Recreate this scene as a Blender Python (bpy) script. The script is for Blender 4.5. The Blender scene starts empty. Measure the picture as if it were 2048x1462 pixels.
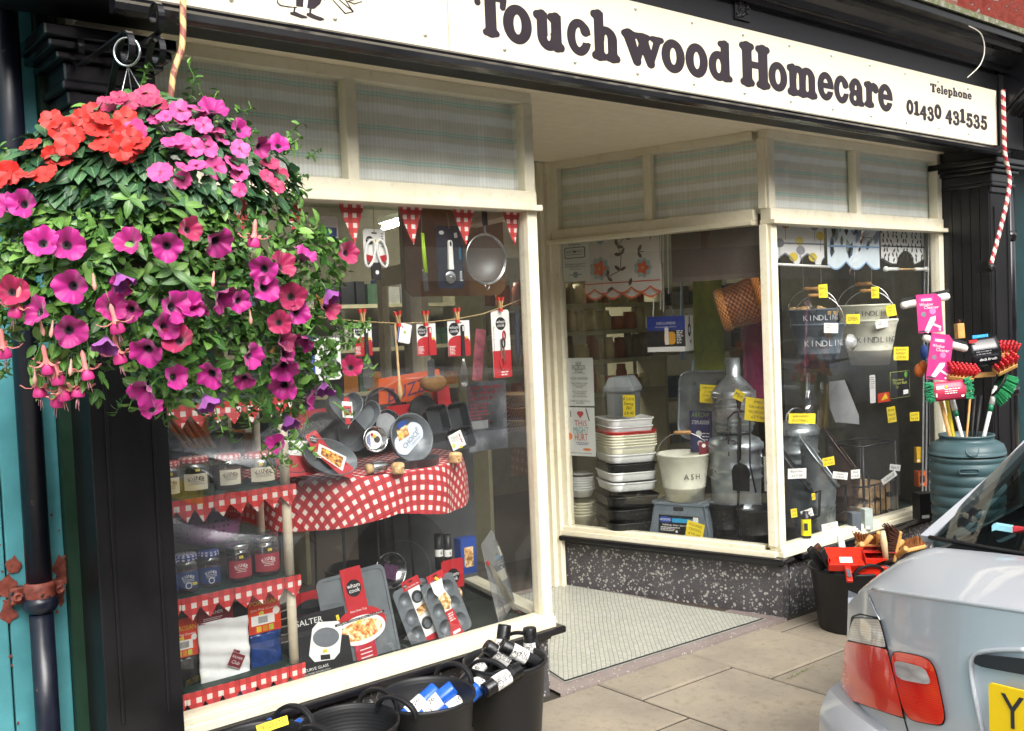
import bpy, math, random, bmesh
import numpy as np
from mathutils import Vector, Matrix
rnd = random.Random(7)
R = math.radians
scene = bpy.context.scene
COL = scene.collection
# ------------------------------------------------------------------ camera
EYE = Vector((0.0, -3.2065, 1.6)); YAW, PITCH, ROLL, FPX = 0.6877, -0.0419, -0.0409, 2012.5
FWD = Vector((math.sin(YAW) * math.cos(PITCH), math.cos(YAW) * math.cos(PITCH), math.sin(PITCH)))
_r0 = Vector((math.cos(YAW), -math.sin(YAW), 0)); _u0 = _r0.cross(FWD)
RGT = _r0 * math.cos(ROLL) + _u0 * math.sin(ROLL); UPV = _u0 * math.cos(ROLL) - _r0 * math.sin(ROLL)
cam = bpy.data.cameras.new('camera'); camo = bpy.data.objects.new('camera', cam); COL.objects.link(camo)
cam.sensor_width = 36.0; cam.lens = 36.0 * FPX / 2048; cam.clip_start = 0.05; cam.clip_end = 500
camo.matrix_world = Matrix(((RGT.x, UPV.x, -FWD.x, EYE.x), (RGT.y, UPV.y, -FWD.y, EYE.y), (RGT.z, UPV.z, -FWD.z, EYE.z), (0, 0, 0, 1)))
scene.camera = camo
# ------------------------------------------------------------------ sky, sun, exposure
world = bpy.data.worlds.new('World'); scene.world = world; world.use_nodes = True
wn = world.node_tree.nodes; wl = world.node_tree.links
sky = wn.new('ShaderNodeTexSky'); sky.sky_type = 'NISHITA'; sky.sun_disc = False
SUN_EL, SUN_AZ = R(42), R(196)
sky.sun_elevation = SUN_EL; sky.sun_rotation = SUN_AZ; sky.dust_density = 6.0; sky.air_density = 1.2; sky.ozone_density = 0.6
hs = wn.new('ShaderNodeHueSaturation'); hs.inputs['Saturation'].default_value = 0.22
wl.new(sky.outputs['Color'], hs.inputs['Color']); wl.new(hs.outputs['Color'], wn['Background'].inputs['Color'])
wn['Background'].inputs['Strength'].default_value = 0.15
sl = bpy.data.lights.new('sun', 'SUN'); sl.energy = 1.35; sl.angle = R(40); sl.color = (1, .97, .92)
so = bpy.data.objects.new('sun', sl); COL.objects.link(so)
sd = Vector((math.sin(SUN_AZ) * math.cos(SUN_EL), math.cos(SUN_AZ) * math.cos(SUN_EL), math.sin(SUN_EL)))
so.rotation_euler = sd.to_track_quat('Z', 'Y').to_euler(); so.location = (0, -6, 12)
scene.view_settings.view_transform = 'Standard'; scene.view_settings.look = 'None'
scene.view_settings.exposure = 1.0; scene.view_settings.gamma = 1.0
scene.cycles.max_bounces = 8; scene.cycles.transparent_max_bounces = 24; scene.cycles.glossy_bounces = 4
scene.cycles.use_denoising = True
# ------------------------------------------------------------------ where a pixel of the survey photograph meets a plane
def ray(u, v): return FWD + RGT * ((u - 1024) / FPX) - UPV * ((v - 731) / FPX)
def AX(u, v, x): d = ray(u, v); return EYE + d * ((x - EYE.x) / d.x)
def AY(u, v, y): d = ray(u, v); return EYE + d * ((y - EYE.y) / d.y)
def AZ(u, v, z): d = ray(u, v); return EYE + d * ((z - EYE.z) / d.z)
def AP(u, v, O, N): d = ray(u, v); return EYE + d * ((O - EYE).dot(N) / d.dot(N))
X_, Y_, Z_ = Vector((1, 0, 0)), Vector((0, 1, 0)), Vector((0, 0, 1))
# ------------------------------------------------------------------ materials
def lin(c):
    if isinstance(c, str):
        c = [int(c[i:i + 2], 16) / 255 for i in (0, 2, 4)]
        c = [x / 12.92 if x <= .04045 else ((x + .055) / 1.055) ** 2.4 for x in c]
    return (*c[:3], 1)
class NT:
    def __init__(s, name):
        s.m = bpy.data.materials.new(name); s.m.use_nodes = True; s.t = s.m.node_tree; s.n = s.t.nodes
        s.p = s.n['Principled BSDF']; s.out = s.n['Material Output']
    def __call__(s, typ, **kw):
        nd = s.n.new('ShaderNode' + typ)
        for k, v in kw.items():
            if k.startswith('i_'):
                key = k[2:].replace('_', ' ')
                nd.inputs[int(key) if key.isdigit() else key].default_value = v
            else: setattr(nd, k, v)
        return nd
    def l(s, a, b): s.t.links.new(a, b)
    def math(s, op, a, b=None, c=None):
        nd = s('Math', operation=op)
        for i, x in enumerate((a, b, c)):
            if x is None: continue
            if isinstance(x, (int, float)): nd.inputs[i].default_value = x
            else: s.l(x, nd.inputs[i])
        return nd.outputs[0]
    def mix(s, f, a, b):
        nd = s('MixRGB')
        for i, x in enumerate((f, a, b)):
            if isinstance(x, (int, float)): nd.inputs[i].default_value = x
            elif isinstance(x, tuple): nd.inputs[i].default_value = x
            else: s.l(x, nd.inputs[i])
        return nd.outputs[0]
    def ramp(s, fac, stops, interp='LINEAR'):
        nd = s('ValToRGB'); cr = nd.color_ramp; cr.interpolation = interp
        while len(cr.elements) < len(stops): cr.elements.new(.5)
        for e, (p, c) in zip(cr.elements, stops): e.position = p; e.color = c if isinstance(c, tuple) else lin(c)
        s.l(fac, nd.inputs[0]); return nd.outputs[0]
    def noise(s, scale, detail=4, vec=None, rough=.55):
        nd = s('TexNoise'); nd.inputs['Scale'].default_value = scale; nd.inputs['Detail'].default_value = detail; nd.inputs['Roughness'].default_value = rough
        if vec is None: vec = s('NewGeometry').outputs['Position']
        s.l(vec, nd.inputs['Vector']); return nd.outputs['Fac']
    def pos(s): return s('NewGeometry').outputs['Position']
    def bump(s, h, strength=.3, dist=.002):
        nd = s('Bump'); nd.inputs['Strength'].default_value = strength; nd.inputs['Distance'].default_value = dist
        s.l(h, nd.inputs['Height']); s.l(nd.outputs[0], s.p.inputs['Normal'])
_mc = {}
def mat(name, col='808080', rough=.5, metal=0., var=.12, scale=14, bump=0., bscale=None, coat=0., spec=.5, sub=None):
    if name in _mc: return _mc[name]
    t = NT(name); c = lin(col); t.p.inputs['Roughness'].default_value = rough; t.p.inputs['Metallic'].default_value = metal
    t.p.inputs['Specular IOR Level'].default_value = spec
    if coat: t.p.inputs['Coat Weight'].default_value = coat; t.p.inputs['Coat Roughness'].default_value = .08
    if var:
        n1 = t.noise(scale, 5)
        lo = tuple(max(0, x * (1 - var * 1.6)) for x in c[:3]) + (1,); hi = tuple(min(1, x * (1 + var)) for x in c[:3]) + (1,)
        t.l(t.ramp(n1, [(.3, lo), (.7, hi)]), t.p.inputs['Base Color'])
        t.l(t.math('MULTIPLY_ADD', n1, .25, rough - .12), t.p.inputs['Roughness'])
    else: t.p.inputs['Base Color'].default_value = c
    if bump: t.bump(t.noise(bscale or scale * 6, 3), bump, .003)
    if sub: t.p.inputs['Transmission Weight'].default_value = sub
    _mc[name] = t.m; return t.m
def thin_glass(name, tint=(1, 1, 1), refl=1.0, rough=0.0, haze=0.0):
    if name in _mc: return _mc[name]
    t = NT(name); t.n.remove(t.p)
    tr = t('BsdfTransparent', i_Color=(*tint, 1)); gl = t('BsdfGlossy', i_Roughness=rough); mx = t('MixShader')
    ge = t('NewGeometry'); dt = t('VectorMath', operation='DOT_PRODUCT'); t.l(ge.outputs['Normal'], dt.inputs[0]); t.l(ge.outputs['Incoming'], dt.inputs[1])
    cs = t.math('ABSOLUTE', dt.outputs['Value']); k = t.math('POWER', t.math('SUBTRACT', 1.0, cs), 5.0)      # both faces of the pane reflect
    f = t.math('MULTIPLY', t.math('MULTIPLY_ADD', k, .92, .085), t.math('MULTIPLY', t.math('SUBTRACT', 1.0, ge.outputs['Backfacing']), refl))
    t.l(f, mx.inputs[0]); t.l(tr.outputs[0], mx.inputs[1]); t.l(gl.outputs[0], mx.inputs[2])
    last = mx.outputs[0]
    if haze:
        df = t('BsdfDiffuse', i_Color=(.8, .8, .8, 1)); m2 = t('MixShader')
        t.l(t.math('MULTIPLY', t.noise(9, 6), haze), m2.inputs[0]); t.l(last, m2.inputs[1]); t.l(df.outputs[0], m2.inputs[2]); last = m2.outputs[0]
    t.l(last, t.out.inputs[0]); _mc[name] = t.m; return t.m
# ------------------------------------------------------------------ text glyphs (built-in font) as flat triangles
_tc = {}
def text2d(s):
    if s in _tc: return _tc[s]
    c = bpy.data.curves.new('t', 'FONT'); c.body = s; c.resolution_u = 2; c.align_x = 'CENTER'; c.align_y = 'CENTER'
    o = bpy.data.objects.new('t', c); me = o.to_mesh()
    vs = [(v.co.x, v.co.y) for v in me.vertices]; fs = [tuple(p.vertices) for p in me.polygons]
    fs = [f if sum(vs[f[i]][0] * vs[f[(i + 1) % len(f)]][1] - vs[f[(i + 1) % len(f)]][0] * vs[f[i]][1] for i in range(len(f))) > 0 else f[::-1] for f in fs]
    o.to_mesh_clear(); bpy.data.objects.remove(o); bpy.data.curves.remove(c)
    _tc[s] = (vs, fs); return _tc[s]
# ------------------------------------------------------------------ frames: origin + right, up, out
class Fr:
    def __init__(s, O, X, Y, N=None):
        s.O, s.X, s.Y = Vector(O), Vector(X).normalized(), Vector(Y).normalized()
        s.N = Vector(N).normalized() if N is not None else s.X.cross(s.Y)
    def p(s, x, y, z=0.): return s.O + s.X * x + s.Y * y + s.N * z
    def turn(s, a):
        c, q = math.cos(a), math.sin(a); return Fr(s.O, s.X * c + s.Y * q, s.Y * c - s.X * q, s.N)
    def at(s, x, y, z=0.): return Fr(s.p(x, y, z), s.X, s.Y, s.N)
    def lean(s, a):     # top tips away from the viewer
        c, q = math.cos(a), math.sin(a); return Fr(s.O, s.X, s.Y * c - s.N * q, s.N * c + s.Y * q)
    def swing(s, a):    # turns about its own up axis
        c, q = math.cos(a), math.sin(a); return Fr(s.O, s.X * c - s.N * q, s.Y, s.N * c + s.X * q)
UPF = lambda O: Fr(O, X_, Y_, Z_)                 # lying flat, out = up
def FF(O): return Fr(O, X_, Z_, -Y_)              # facing the street
class MB:
    def __init__(s, m=None):
        s.v = []; s.f = []; s.mi = []; s.uv = []; s.sm = []; s.mats = []; s.cur = 0
        if m: s.m(m)
    def m(s, mm):
        mm = mm.m if isinstance(mm, NT) else mm
        if mm not in s.mats: s.mats.append(mm)
        s.cur = s.mats.index(mm); return s
    def add(s, vs, fs, uvs=None, smooth=False):
        b = len(s.v); s.v += [tuple(x) for x in vs]
        for i, f in enumerate(fs):
            s.f.append(tuple(b + k for k in f)); s.mi.append(s.cur); s.sm.append(smooth)
            s.uv.append(uvs[i] if uvs else None)
        return s
    def quad(s, a, b, c, d, uv=None): return s.add([a, b, c, d], [(0, 1, 2, 3)], [uv] if uv else None)
    def box(s, x0, x1, y0, y1, z0, z1):
        return s.fbox(UPF(((x0 + x1) / 2, (y0 + y1) / 2, (z0 + z1) / 2)), x1 - x0, y1 - y0, z1 - z0)
    def fbox(s, f, w, h, d, top=1.0):      # centred box of w (X) x h (Y) x d (N); top scales the +N face
        P = [f.p(sx * w / 2 * k, sy * h / 2 * k, sz * d / 2) for sz, k in ((-1, 1), (1, top)) for sx, sy in ((-1, -1), (1, -1), (1, 1), (-1, 1))]
        return s.add(P, [(3, 2, 1, 0), (4, 5, 6, 7), (0, 1, 5, 4), (1, 2, 6, 5), (2, 3, 7, 6), (3, 0, 4, 7)])
    def prism(s, f, pts, d, z0=0.):        # 2-D outline pushed d along N
        n = len(pts); a = sum(pts[i][0] * pts[(i + 1) % n][1] - pts[(i + 1) % n][0] * pts[i][1] for i in range(n))
        if a < 0: pts = pts[::-1]
        P = [f.p(x, y, z0) for x, y in pts] + [f.p(x, y, z0 + d) for x, y in pts]
        fs = [tuple(range(n - 1, -1, -1)), tuple(range(n, 2 * n))] + [(i, (i + 1) % n, n + (i + 1) % n, n + i) for i in range(n)]
        return s.add(P, fs)
    def flat(s, f, pts, z=0.):
        n = len(pts); a = sum(pts[i][0] * pts[(i + 1) % n][1] - pts[(i + 1) % n][0] * pts[i][1] for i in range(n))
        if a < 0: pts = pts[::-1]
        return s.add([f.p(x, y, z) for x, y in pts], [tuple(range(n))])
    def rect(s, f, x0, y0, x1, y1, z=.001): return s.flat(f, [(x0, y0), (x1, y0), (x1, y1), (x0, y1)], z)
    def disc(s, f, r, z=0., n=20, x=0, y=0, ry=None):
        return s.flat(f, [(x + r * math.cos(2 * math.pi * i / n), y + (ry or r) * math.sin(2 * math.pi * i / n)) for i in range(n)], z)
    def text(s, f, txt, size, x=0, y=0, z=.0015, shear=0., w=None):
        vs, fs = text2d(txt)
        if not fs: return s
        sx = 1
        if w:
            ex = max(v[0] for v in vs) - min(v[0] for v in vs); sx = w / (ex * size)
        return s.add([f.p(x + (a * sx + b * shear) * size, y + b * size, z) for a, b in vs], fs)
    def lines(s, f, x0, y0, x1, y1, n, h=None, z=.0013, seed=1, align='L'):   # rows of small print
        q = random.Random(seed); dy = (y1 - y0) / n; h = h or dy * .45
        for i in range(n):
            yy = y1 - dy * (i + .5); e = x1 - (x1 - x0) * q.random() * .35; xs = x0
            if align == 'C': dlt = (x1 - e) / 2; xs += dlt; e = x1 - dlt
            x = xs
            while x < e:
                l = min(h * (1.2 + 3 * q.random()), e - x); s.rect(f, x, yy - h / 2, x + l, yy + h / 2, z); x += l + h * .7
        return s
    def tube(s, pts, r, n=8, closed=False, caps=True, smooth=True):
        pts = [Vector(p) for p in pts]; k = len(pts); rr = r if isinstance(r, (list, tuple)) else [r] * k
        vs = []; up = None
        for i, p in enumerate(pts):
            a = pts[i - 1] if (i > 0 or closed) else p; b = pts[(i + 1) % k] if (i < k - 1 or closed) else p
            t = (b - a)
            t = t.normalized() if t.length > 1e-9 else Vector((0, 0, 1))
            if up is None: up = Vector((0, 0, 1)) if abs(t.z) < .9 else Vector((1, 0, 0))
            e1 = up - t * up.dot(t)
            if e1.length < 1e-6: e1 = t.orthogonal()
            e1.normalize(); e2 = t.cross(e1); up = e1
            vs += [p + (e1 * math.cos(2 * math.pi * j / n) + e2 * math.sin(2 * math.pi * j / n)) * rr[i] for j in range(n)]
        fs = []
        for i in range(k if closed else k - 1):
            for j in range(n):
                fs.append((i * n + j, i * n + (j + 1) % n, ((i + 1) % k) * n + (j + 1) % n, ((i + 1) % k) * n + j))
        if caps and not closed: fs += [tuple(range(n - 1, -1, -1)), tuple(range((k - 1) * n, k * n))]
        return s.add(vs, fs, None, smooth)
    def strap(s, pts, wdir, w, t):         # flat bar along pts, width w along wdir, thickness t
        pts = [Vector(p) for p in pts]; wd = Vector(wdir).normalized(); vs = []
        for i, p in enumerate(pts):
            tg = (pts[min(i + 1, len(pts) - 1)] - pts[max(i - 1, 0)]).normalized(); nn = tg.cross(wd).normalized()
            vs += [p + wd * (a * w / 2) + nn * (b * t / 2) for a, b in ((-1, -1), (1, -1), (1, 1), (-1, 1))]
        k = len(pts); fs = [(i * 4 + j, i * 4 + (j + 1) % 4, i * 4 + 4 + (j + 1) % 4, i * 4 + 4 + j) for i in range(k - 1) for j in range(4)]
        return s.add(vs, fs + [(3, 2, 1, 0), (k * 4 - 4, k * 4 - 3, k * 4 - 2, k * 4 - 1)])
    def lathe(s, prof, f, n=28, smooth=True, sx=1., sy=1., wob=None, uvk=None, sq=None):   # prof [(r, h)] round f.N
        vs = []
        for r, h in prof:
            for j in range(n):
                a = 2 * math.pi * j / n; q = 1 + (wob(a, h) if wob else 0)
                ca, sa = math.cos(a), math.sin(a)
                if sq:
                    e = 2.0 / sq; ca = math.copysign(abs(ca) ** e, ca); sa = math.copysign(abs(sa) ** e, sa)
                vs.append(f.p(r * ca * sx * q, r * sa * sy * q, h))
        fs = [(i * n + j, i * n + (j + 1) % n, (i + 1) * n + (j + 1) % n, (i + 1) * n + j) for i in range(len(prof) - 1) for j in range(n)]
        uvs = None
        if uvk: uvs = [[((j + a) / n * uvk[0], prof[i + b][1] * uvk[1]) for a, b in ((0, 0), (1, 0), (1, 1), (0, 1))] for i in range(len(prof) - 1) for j in range(n)]
        return s.add(vs, fs, uvs, smooth)
    def ball(s, c, r, n=10, sx=1, sy=1, sz=1, f=None):
        f = f or UPF(c); k = n // 2 + 1
        return s.lathe([(max(1e-5, r * math.sin(math.pi * i / k)), -r * sz * math.cos(math.pi * i / k)) for i in range(k + 1)], Fr(c, f.X, f.Y, f.N), n, True, sx, sy)
    def grid(s, fn, nu, nv, uvf=None, smooth=True, flip=False):
        vs = [fn(i / nu, j / nv) for j in range(nv + 1) for i in range(nu + 1)]; fs = []; uvs = []
        for j in range(nv):
            for i in range(nu):
                q = [(i, j), (i + 1, j), (i + 1, j + 1), (i, j + 1)]
                if flip: q = q[::-1]
                fs.append(tuple(b * (nu + 1) + a for a, b in q)); uvs.append([uvf(a / nu, b / nv) for a, b in q] if uvf else None)
        return s.add(vs, fs, uvs if uvf else None, smooth)
    def build(s, name, parent=None, bev=0., sub=0, solid=0., merge=False):
        o_ = Vector(parent['_o']) if parent is not None else Vector((0, 0, 0))
        me = bpy.data.meshes.new(name); me.from_pydata([(a - o_.x, b - o_.y, c - o_.z) for a, b, c in s.v], [], s.f)
        for mm in s.mats: me.materials.append(mm)
        me.polygons.foreach_set('material_index', s.mi); me.polygons.foreach_set('use_smooth', s.sm)
        if any(s.uv):
            ul = me.uv_layers.new(name='UVMap'); i = 0
            for p, u in zip(me.polygons, s.uv):
                for k in range(p.loop_total):
                    ul.data[p.loop_start + k].uv = u[k] if u else (0, 0)
        me.update()
        o = bpy.data.objects.new(name, me); COL.objects.link(o)
        if parent is not None:
            o.parent = parent
        o['_o'] = tuple(o_)
        if merge:
            b = bmesh.new(); b.from_mesh(me); bmesh.ops.remove_doubles(b, verts=b.verts, dist=1e-5); b.to_mesh(me); b.free()
        if solid: md = o.modifiers.new('solid', 'SOLIDIFY'); md.thickness = solid; md.offset = 0
        if bev: md = o.modifiers.new('bevel', 'BEVEL'); md.width = bev; md.segments = 2; md.limit_method = 'ANGLE'; md.angle_limit = R(40)
        if sub: md = o.modifiers.new('subd', 'SUBSURF'); md.levels = md.render_levels = sub
        return o
def tag(o, label=None, cat=None, group=None, kind=None):
    if label: o['label'] = label
    if cat: o['category'] = cat
    if group: o['group'] = group
    if kind: o['kind'] = kind
    return o
def thing(name, loc, label, cat, group=None):
    o = bpy.data.objects.new(name, None); COL.objects.link(o); o.location = loc; o.empty_display_size = .05
    o['_o'] = tuple(loc); return tag(o, label, cat, group)
def single(name, mb, label, cat, group=None, **kw):    # a thing that is one mesh, its origin at its own centre
    c = [(min(v[i] for v in mb.v) + max(v[i] for v in mb.v)) / 2 for i in (0, 1)] + [min(v[2] for v in mb.v)]
    mb.v = [(a - c[0], b - c[1], d - c[2]) for a, b, d in mb.v]
    o = mb.build(name, None, **kw); o.location = c; o['_o'] = tuple(c); return tag(o, label, cat, group)
def struct(name, mb, **kw): o = mb.build(name, None, **kw); o['kind'] = 'structure'; return o
def copy_tree(o, parent=None):
    c = o.copy(); COL.objects.link(c); c.parent = parent
    for ch in list(o.children): copy_tree(ch, c)
    return c
def pf(u0, v0, u1, v1, y, rot=0.):     # frame at the middle of a picture box on the plane y, with its real width and height
    uc, vc = (u0 + u1) / 2, (v0 + v1) / 2; O = AY(uc, vc, y)
    return FF(O).turn(R(rot)), AY(u1, vc, y).x - AY(u0, vc, y).x, AY(uc, v0, y).z - AY(uc, v1, y).z
# ================================================================== THE SETTING
def gz(x): return -0.0177 * (x - 2.75)
XL, XB, XC, XI, YI, XD = 1.165, 2.796, 4.41, 4.07, 1.333, 6.215
ZS, ZG, ZR, ZT0, ZT1, ZF = 0.312, 0.347, 2.07, 2.148, 2.5115, 2.556
XM, XM2 = 1.925, 5.26
rdir = Vector((XI - XC, YI, 0)).normalized(); rin = Vector((rdir.y, -rdir.x, 0))       # right return, and its inward normal
ldir = Vector((0.21, 1, 0)).normalized(); lin_ = Vector((-ldir.y, ldir.x, 0)); XLI = XB + .21 * YI
def AR(u, v, d): return AP(u, v, Vector((XC, 0, 0)) + rin * d, rin)
def RF(O): return Fr(O, -rdir, Z_, -rin)
_c = NT('cream_paint'); _a = _c.noise(5, 6); _b = _c.noise(95, 5, None, .7); _s = _c.noise(2.3, 3); _k = _c.math('MULTIPLY', _c.math('GREATER_THAN', _b, .69), _c.math('GREATER_THAN', _s, .52))
_c.l(_c.mix(_c.math('MULTIPLY', _k, .75), _c.mix(_c.ramp(_c.noise(30, 5), [(.55, (0, 0, 0, 1)), (.8, (.4, .4, .4, 1))]), _c.ramp(_a, [(.3, 'e2dabe'), (.7, 'eee8d2')]), lin('b9aa86')), lin('6d5f4a')), _c.p.inputs['Base Color'])
_c.p.inputs['Roughness'].default_value = .38; _c.bump(_b, .25, .003); cream = _c.m
blackp = mat('black_gloss_paint', '17161a', .22, var=.3, scale=6, bump=.1, bscale=30, coat=.3)
blackm = mat('worn_black_paint', '141316', .40, var=.4, scale=5, bump=.15, bscale=40)
white_p = mat('white_plastic', 'ecebe6', .4, var=.04)
steel = mat('polished_steel', 'c8cacc', .22, 1., var=.05)
galv = mat('galvanised_steel', 'a6adb1', .30, .75, var=.25, scale=9)
blackpl = mat('black_plastic', '17181a', .5, var=.2, scale=8)
# ---- pavement slabs
def slab_mat():
    t = NT('concrete_slabs'); n = t.noise(3.2, 6); n2 = t.noise(230, 3); n3 = t.noise(28, 4)
    c = t.ramp(n, [(.25, '857b6e'), (.5, '978d7d'), (.75, 'a69984')])
    c = t.mix(t.math('MULTIPLY', t.math('GREATER_THAN', n2, .62), .6), c, lin('6d6860'))
    c = t.mix(t.ramp(n3, [(.52, (0, 0, 0, 1)), (.74, (.8, .8, .8, 1))]), c, lin('837a69'))
    v = t('TexVoronoi', i_Scale=5.5); t.l(t.pos(), v.inputs['Vector'])
    spot = t.math('LESS_THAN', v.outputs['Distance'], t.math('MULTIPLY', t.noise(2.2, 2), .085))
    c = t.mix(t.math('MULTIPLY', spot, .8), c, lin('57524a'))
    oi = t('NewGeometry').outputs['Random Per Island']
    hs_ = t('HueSaturation'); t.l(t.math('MULTIPLY_ADD', oi, .16, .92), hs_.inputs['Value']); t.l(c, hs_.inputs['Color'])
    t.l(hs_.outputs[0], t.p.inputs['Base Color']); t.p.inputs['Roughness'].default_value = .8; t.bump(n2, .4, .002); return t.m
slabm = slab_mat(); dirt = mat('joint_dirt', '3d372c', .95, var=.35, scale=40)
pv = MB(slabm)
def slab(x0, x1, y0, y1):
    g = .006; q = rnd.uniform(-.0025, .0025); x0 += g; x1 -= g; y0 += g; y1 -= g; t = .006
    P = []
    for k, dz in ((0, -.03), (0, -.005), (t, q)):
        P += [(x0 + k, y0 + k, gz(x0) + dz), (x1 - k, y0 + k, gz(x1) + dz), (x1 - k, y1 - k, gz(x1) + dz), (x0 + k, y1 - k, gz(x0) + dz)]
    pv.add(P, [(8, 9, 10, 11)] + [(k * 4 + i, k * 4 + (i + 1) % 4, k * 4 + 4 + (i + 1) % 4, k * 4 + 4 + i) for k in (0, 1) for i in range(4)])
xs = [3.03 + .603 * k for k in range(-9, 12)]
joint = {3.03: [-.29, -1.02], 3.633: [-.50, -1.2], 4.236: [-.12, -.78]}
for k, x in enumerate(xs[:-1]):
    js = joint.get(round(x, 3)) or [[-.55, -1.22], [-.3, -1.0], [-.5, -1.2], [-.13, -.8]][k % 4]
    ys = [-.018] + js + [-1.46]
    for a, b in zip(ys[:-1], ys[1:]): slab(x, x + .603, b, a)
struct('pavement', pv)
g = MB(dirt)
g.quad(*[(x, y, gz(x) - .008) for x, y in ((-6, -1.46), (12, -1.46), (12, .3), (-6, .3))]); struct('pavement_bedding', g)
kb = MB(mat('kerb_stone', '8d8880', .8, var=.2, scale=8, bump=.3))
for k in range(-7, 13): kb.fbox(UPF((k * .9 + .45, -1.53, gz(k * .9 + .45) - .07)), .893, .13, .14)
struct('kerb', kb, bev=.008)
def asphalt():
    t = NT('asphalt'); n = t.noise(140, 3); c = t.ramp(n, [(.35, '2f2f31'), (.7, '5a5a5a')]); t.l(c, t.p.inputs['Base Color'])
    t.p.inputs['Roughness'].default_value = .85; t.bump(n, .5, .004); return t.m
g = MB(asphalt()); g.quad(*[(x, y, gz(x) - .115) for x, y in ((-60, -9.2), (60, -9.2), (60, -1.5), (-60, -1.5))]); struct('road', g)
g = MB(slabm); g.quad(*[(x, y, gz(x) - .01) for x, y in ((-60, -11.5), (60, -11.5), (60, -9.2), (-60, -9.2))]); g.quad(*[(x, y, gz(x) - .02) for x, y in ((-60, -1.5), (-6, -1.5), (-6, .3), (-60, .3))]); g.quad(*[(x, y, gz(x) - .02) for x, y in ((12, -1.5), (60, -1.5), (60, .3), (12, .3))]); struct('far_pavement', g)
g = MB(mat('earth', '55524b', .9)); g.quad((-400, -400, -1.6), (400, -400, -1.6), (400, 400, -1.6), (-400, 400, -1.6)); struct('ground', g)
# ---- a few weeds in a joint
wd = MB(mat('weed', '5f7a2f', .7, var=.3))
for k in range(60):
    a = AZ(1575 + k * .9, 1358 - k * .42, -.01); h = rnd.uniform(.004, .014); d = Vector((rnd.uniform(-1, 1), rnd.uniform(-1, 1), .6)).normalized() * h
    b_ = a + Vector((rnd.uniform(-.008, .008), rnd.uniform(-.006, .006), 0)); s_ = Vector((-d.y, d.x, 0)).normalized() * .0022
    wd.add([b_ - s_, b_ + s_, b_ + d], [(0, 1, 2)])
o = struct('weeds', wd); o['kind'] = 'stuff'; tag(o, 'thin green weeds growing in the joint between two paving slabs', 'weeds')
# ---- opposite side of the street, seen in the shop glass
def brick_mat(name, c1, c2, mortar, vert='XZ', scale=1.):
    t = NT(name); sp = t('SeparateXYZ'); t.l(t.pos(), sp.inputs[0]); cb = t('CombineXYZ'); t.l(sp.outputs[0 if vert[0] == 'X' else 1], cb.inputs[0]); t.l(sp.outputs[2], cb.inputs[1])
    b = t('TexBrick', i_Scale=1.0); b.inputs['Brick Width'].default_value = .225 * scale; b.inputs['Row Height'].default_value = .075 * scale; b.inputs['Mortar Size'].default_value = .006 * scale
    b.inputs['Color1'].default_value = lin(c1); b.inputs['Color2'].default_value = lin(c2); b.inputs['Mortar'].default_value = lin(mortar); t.l(cb.outputs[0], b.inputs['Vector'])
    t.l(t.mix(t.math('MULTIPLY', t.noise(7, 5), .55), b.outputs['Color'], lin('3d2c26')), t.p.inputs['Base Color']); t.p.inputs['Roughness'].default_value = .85; t.bump(b.outputs['Fac'], -.4, .004); return t.m
brickA = brick_mat('red_brick', '8a4a38', '6e3a2e', '8f857a'); brickB = brick_mat('brown_brick', '7a5643', '5d4437', '857a6e')
dark_glass = mat('dark_window_glass', '12161a', .08, var=0); slate = mat('slate', '4a4d52', .6, var=.2)
whitew = mat('white_window_paint', 'dcdcd6', .5, var=.05)
def house(x0, x1, h, bm_, shop, label):
    y = -11.5; t = thing('terraced_house', ((x0 + x1) / 2, y - 3, -.1), label, 'house', 'houses across the street')
    w = MB(bm_); w.box(x0 + .002, x1 - .002, y - 7, y, -1.6, h); w.build('wall', t)
    r = MB(slate); r.add([(x0, y + .25, h), (x1, y + .25, h), (x1, y - 3.5, h + 2.2), (x0, y - 3.5, h + 2.2), (x0, y - 7.2, h), (x1, y - 7.2, h)], [(0, 1, 2, 3), (3, 2, 5, 4), (0, 3, 4), (1, 5, 2)]); r.build('roof', t)
    s = MB(mat('shop_paint_' + shop, shop, .4)); s.box(x0 + .2, x1 - .2, y, y + .12, -.1, 3.0); s.build('shop_front', t)
    n = max(2, int((x1 - x0) / 2)); st = (x1 - x0 - .8) / n
    for k in range(n):
        a = x0 + .4 + st * k + .12; q = MB(dark_glass); q.box(a, a + st - .24, y + .12, y + .14, .6, 2.4); q.build('shop_window', t)
    for k in range(n):
        a = x0 + .5 + st * k + st * .22; b_ = a + st * .5
        q = MB(whitew); z0, z1 = 3.9, 5.5
        for c in ((a, b_, z0, z0 + .1), (a, b_, z1 - .1, z1), (a, a + .1, z0 + .1, z1 - .1), (b_ - .1, b_, z0 + .1, z1 - .1), (a + .1, b_ - .1, (z0 + z1) / 2 - .04, (z0 + z1) / 2 + .04)): q.box(c[0], c[1], y, y + .06, c[2], c[3])
        q.box(a - .08, b_ + .08, y, y + .12, z0 - .12, z0 - .003); wi = q.build('window', t)
        q = MB(dark_glass); q.box(a + .1, b_ - .1, y + .002, y + .02, z0 + .1, z1 - .1); q.build('pane', wi)
house(-9, -2.5, 6.0, brickB, '5c8a72', 'brown brick terraced house across the street with a sage green shop front')
house(-2.5, 3.5, 6.6, brickA, '8f9298', 'red brick terraced house across the street with a grey shop front')
house(3.5, 9.5, 6.0, brickB, '6b2a2a', 'brown brick terraced house across the street with a dark red shop front')
house(9.5, 17, 6.9, brickA, 'c9c4b4', 'tall red brick house across the street with a cream shop front')
house(17, 26, 6.2, brickB, '33415a', 'brown brick terraced house across the street with a navy shop front')
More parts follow.
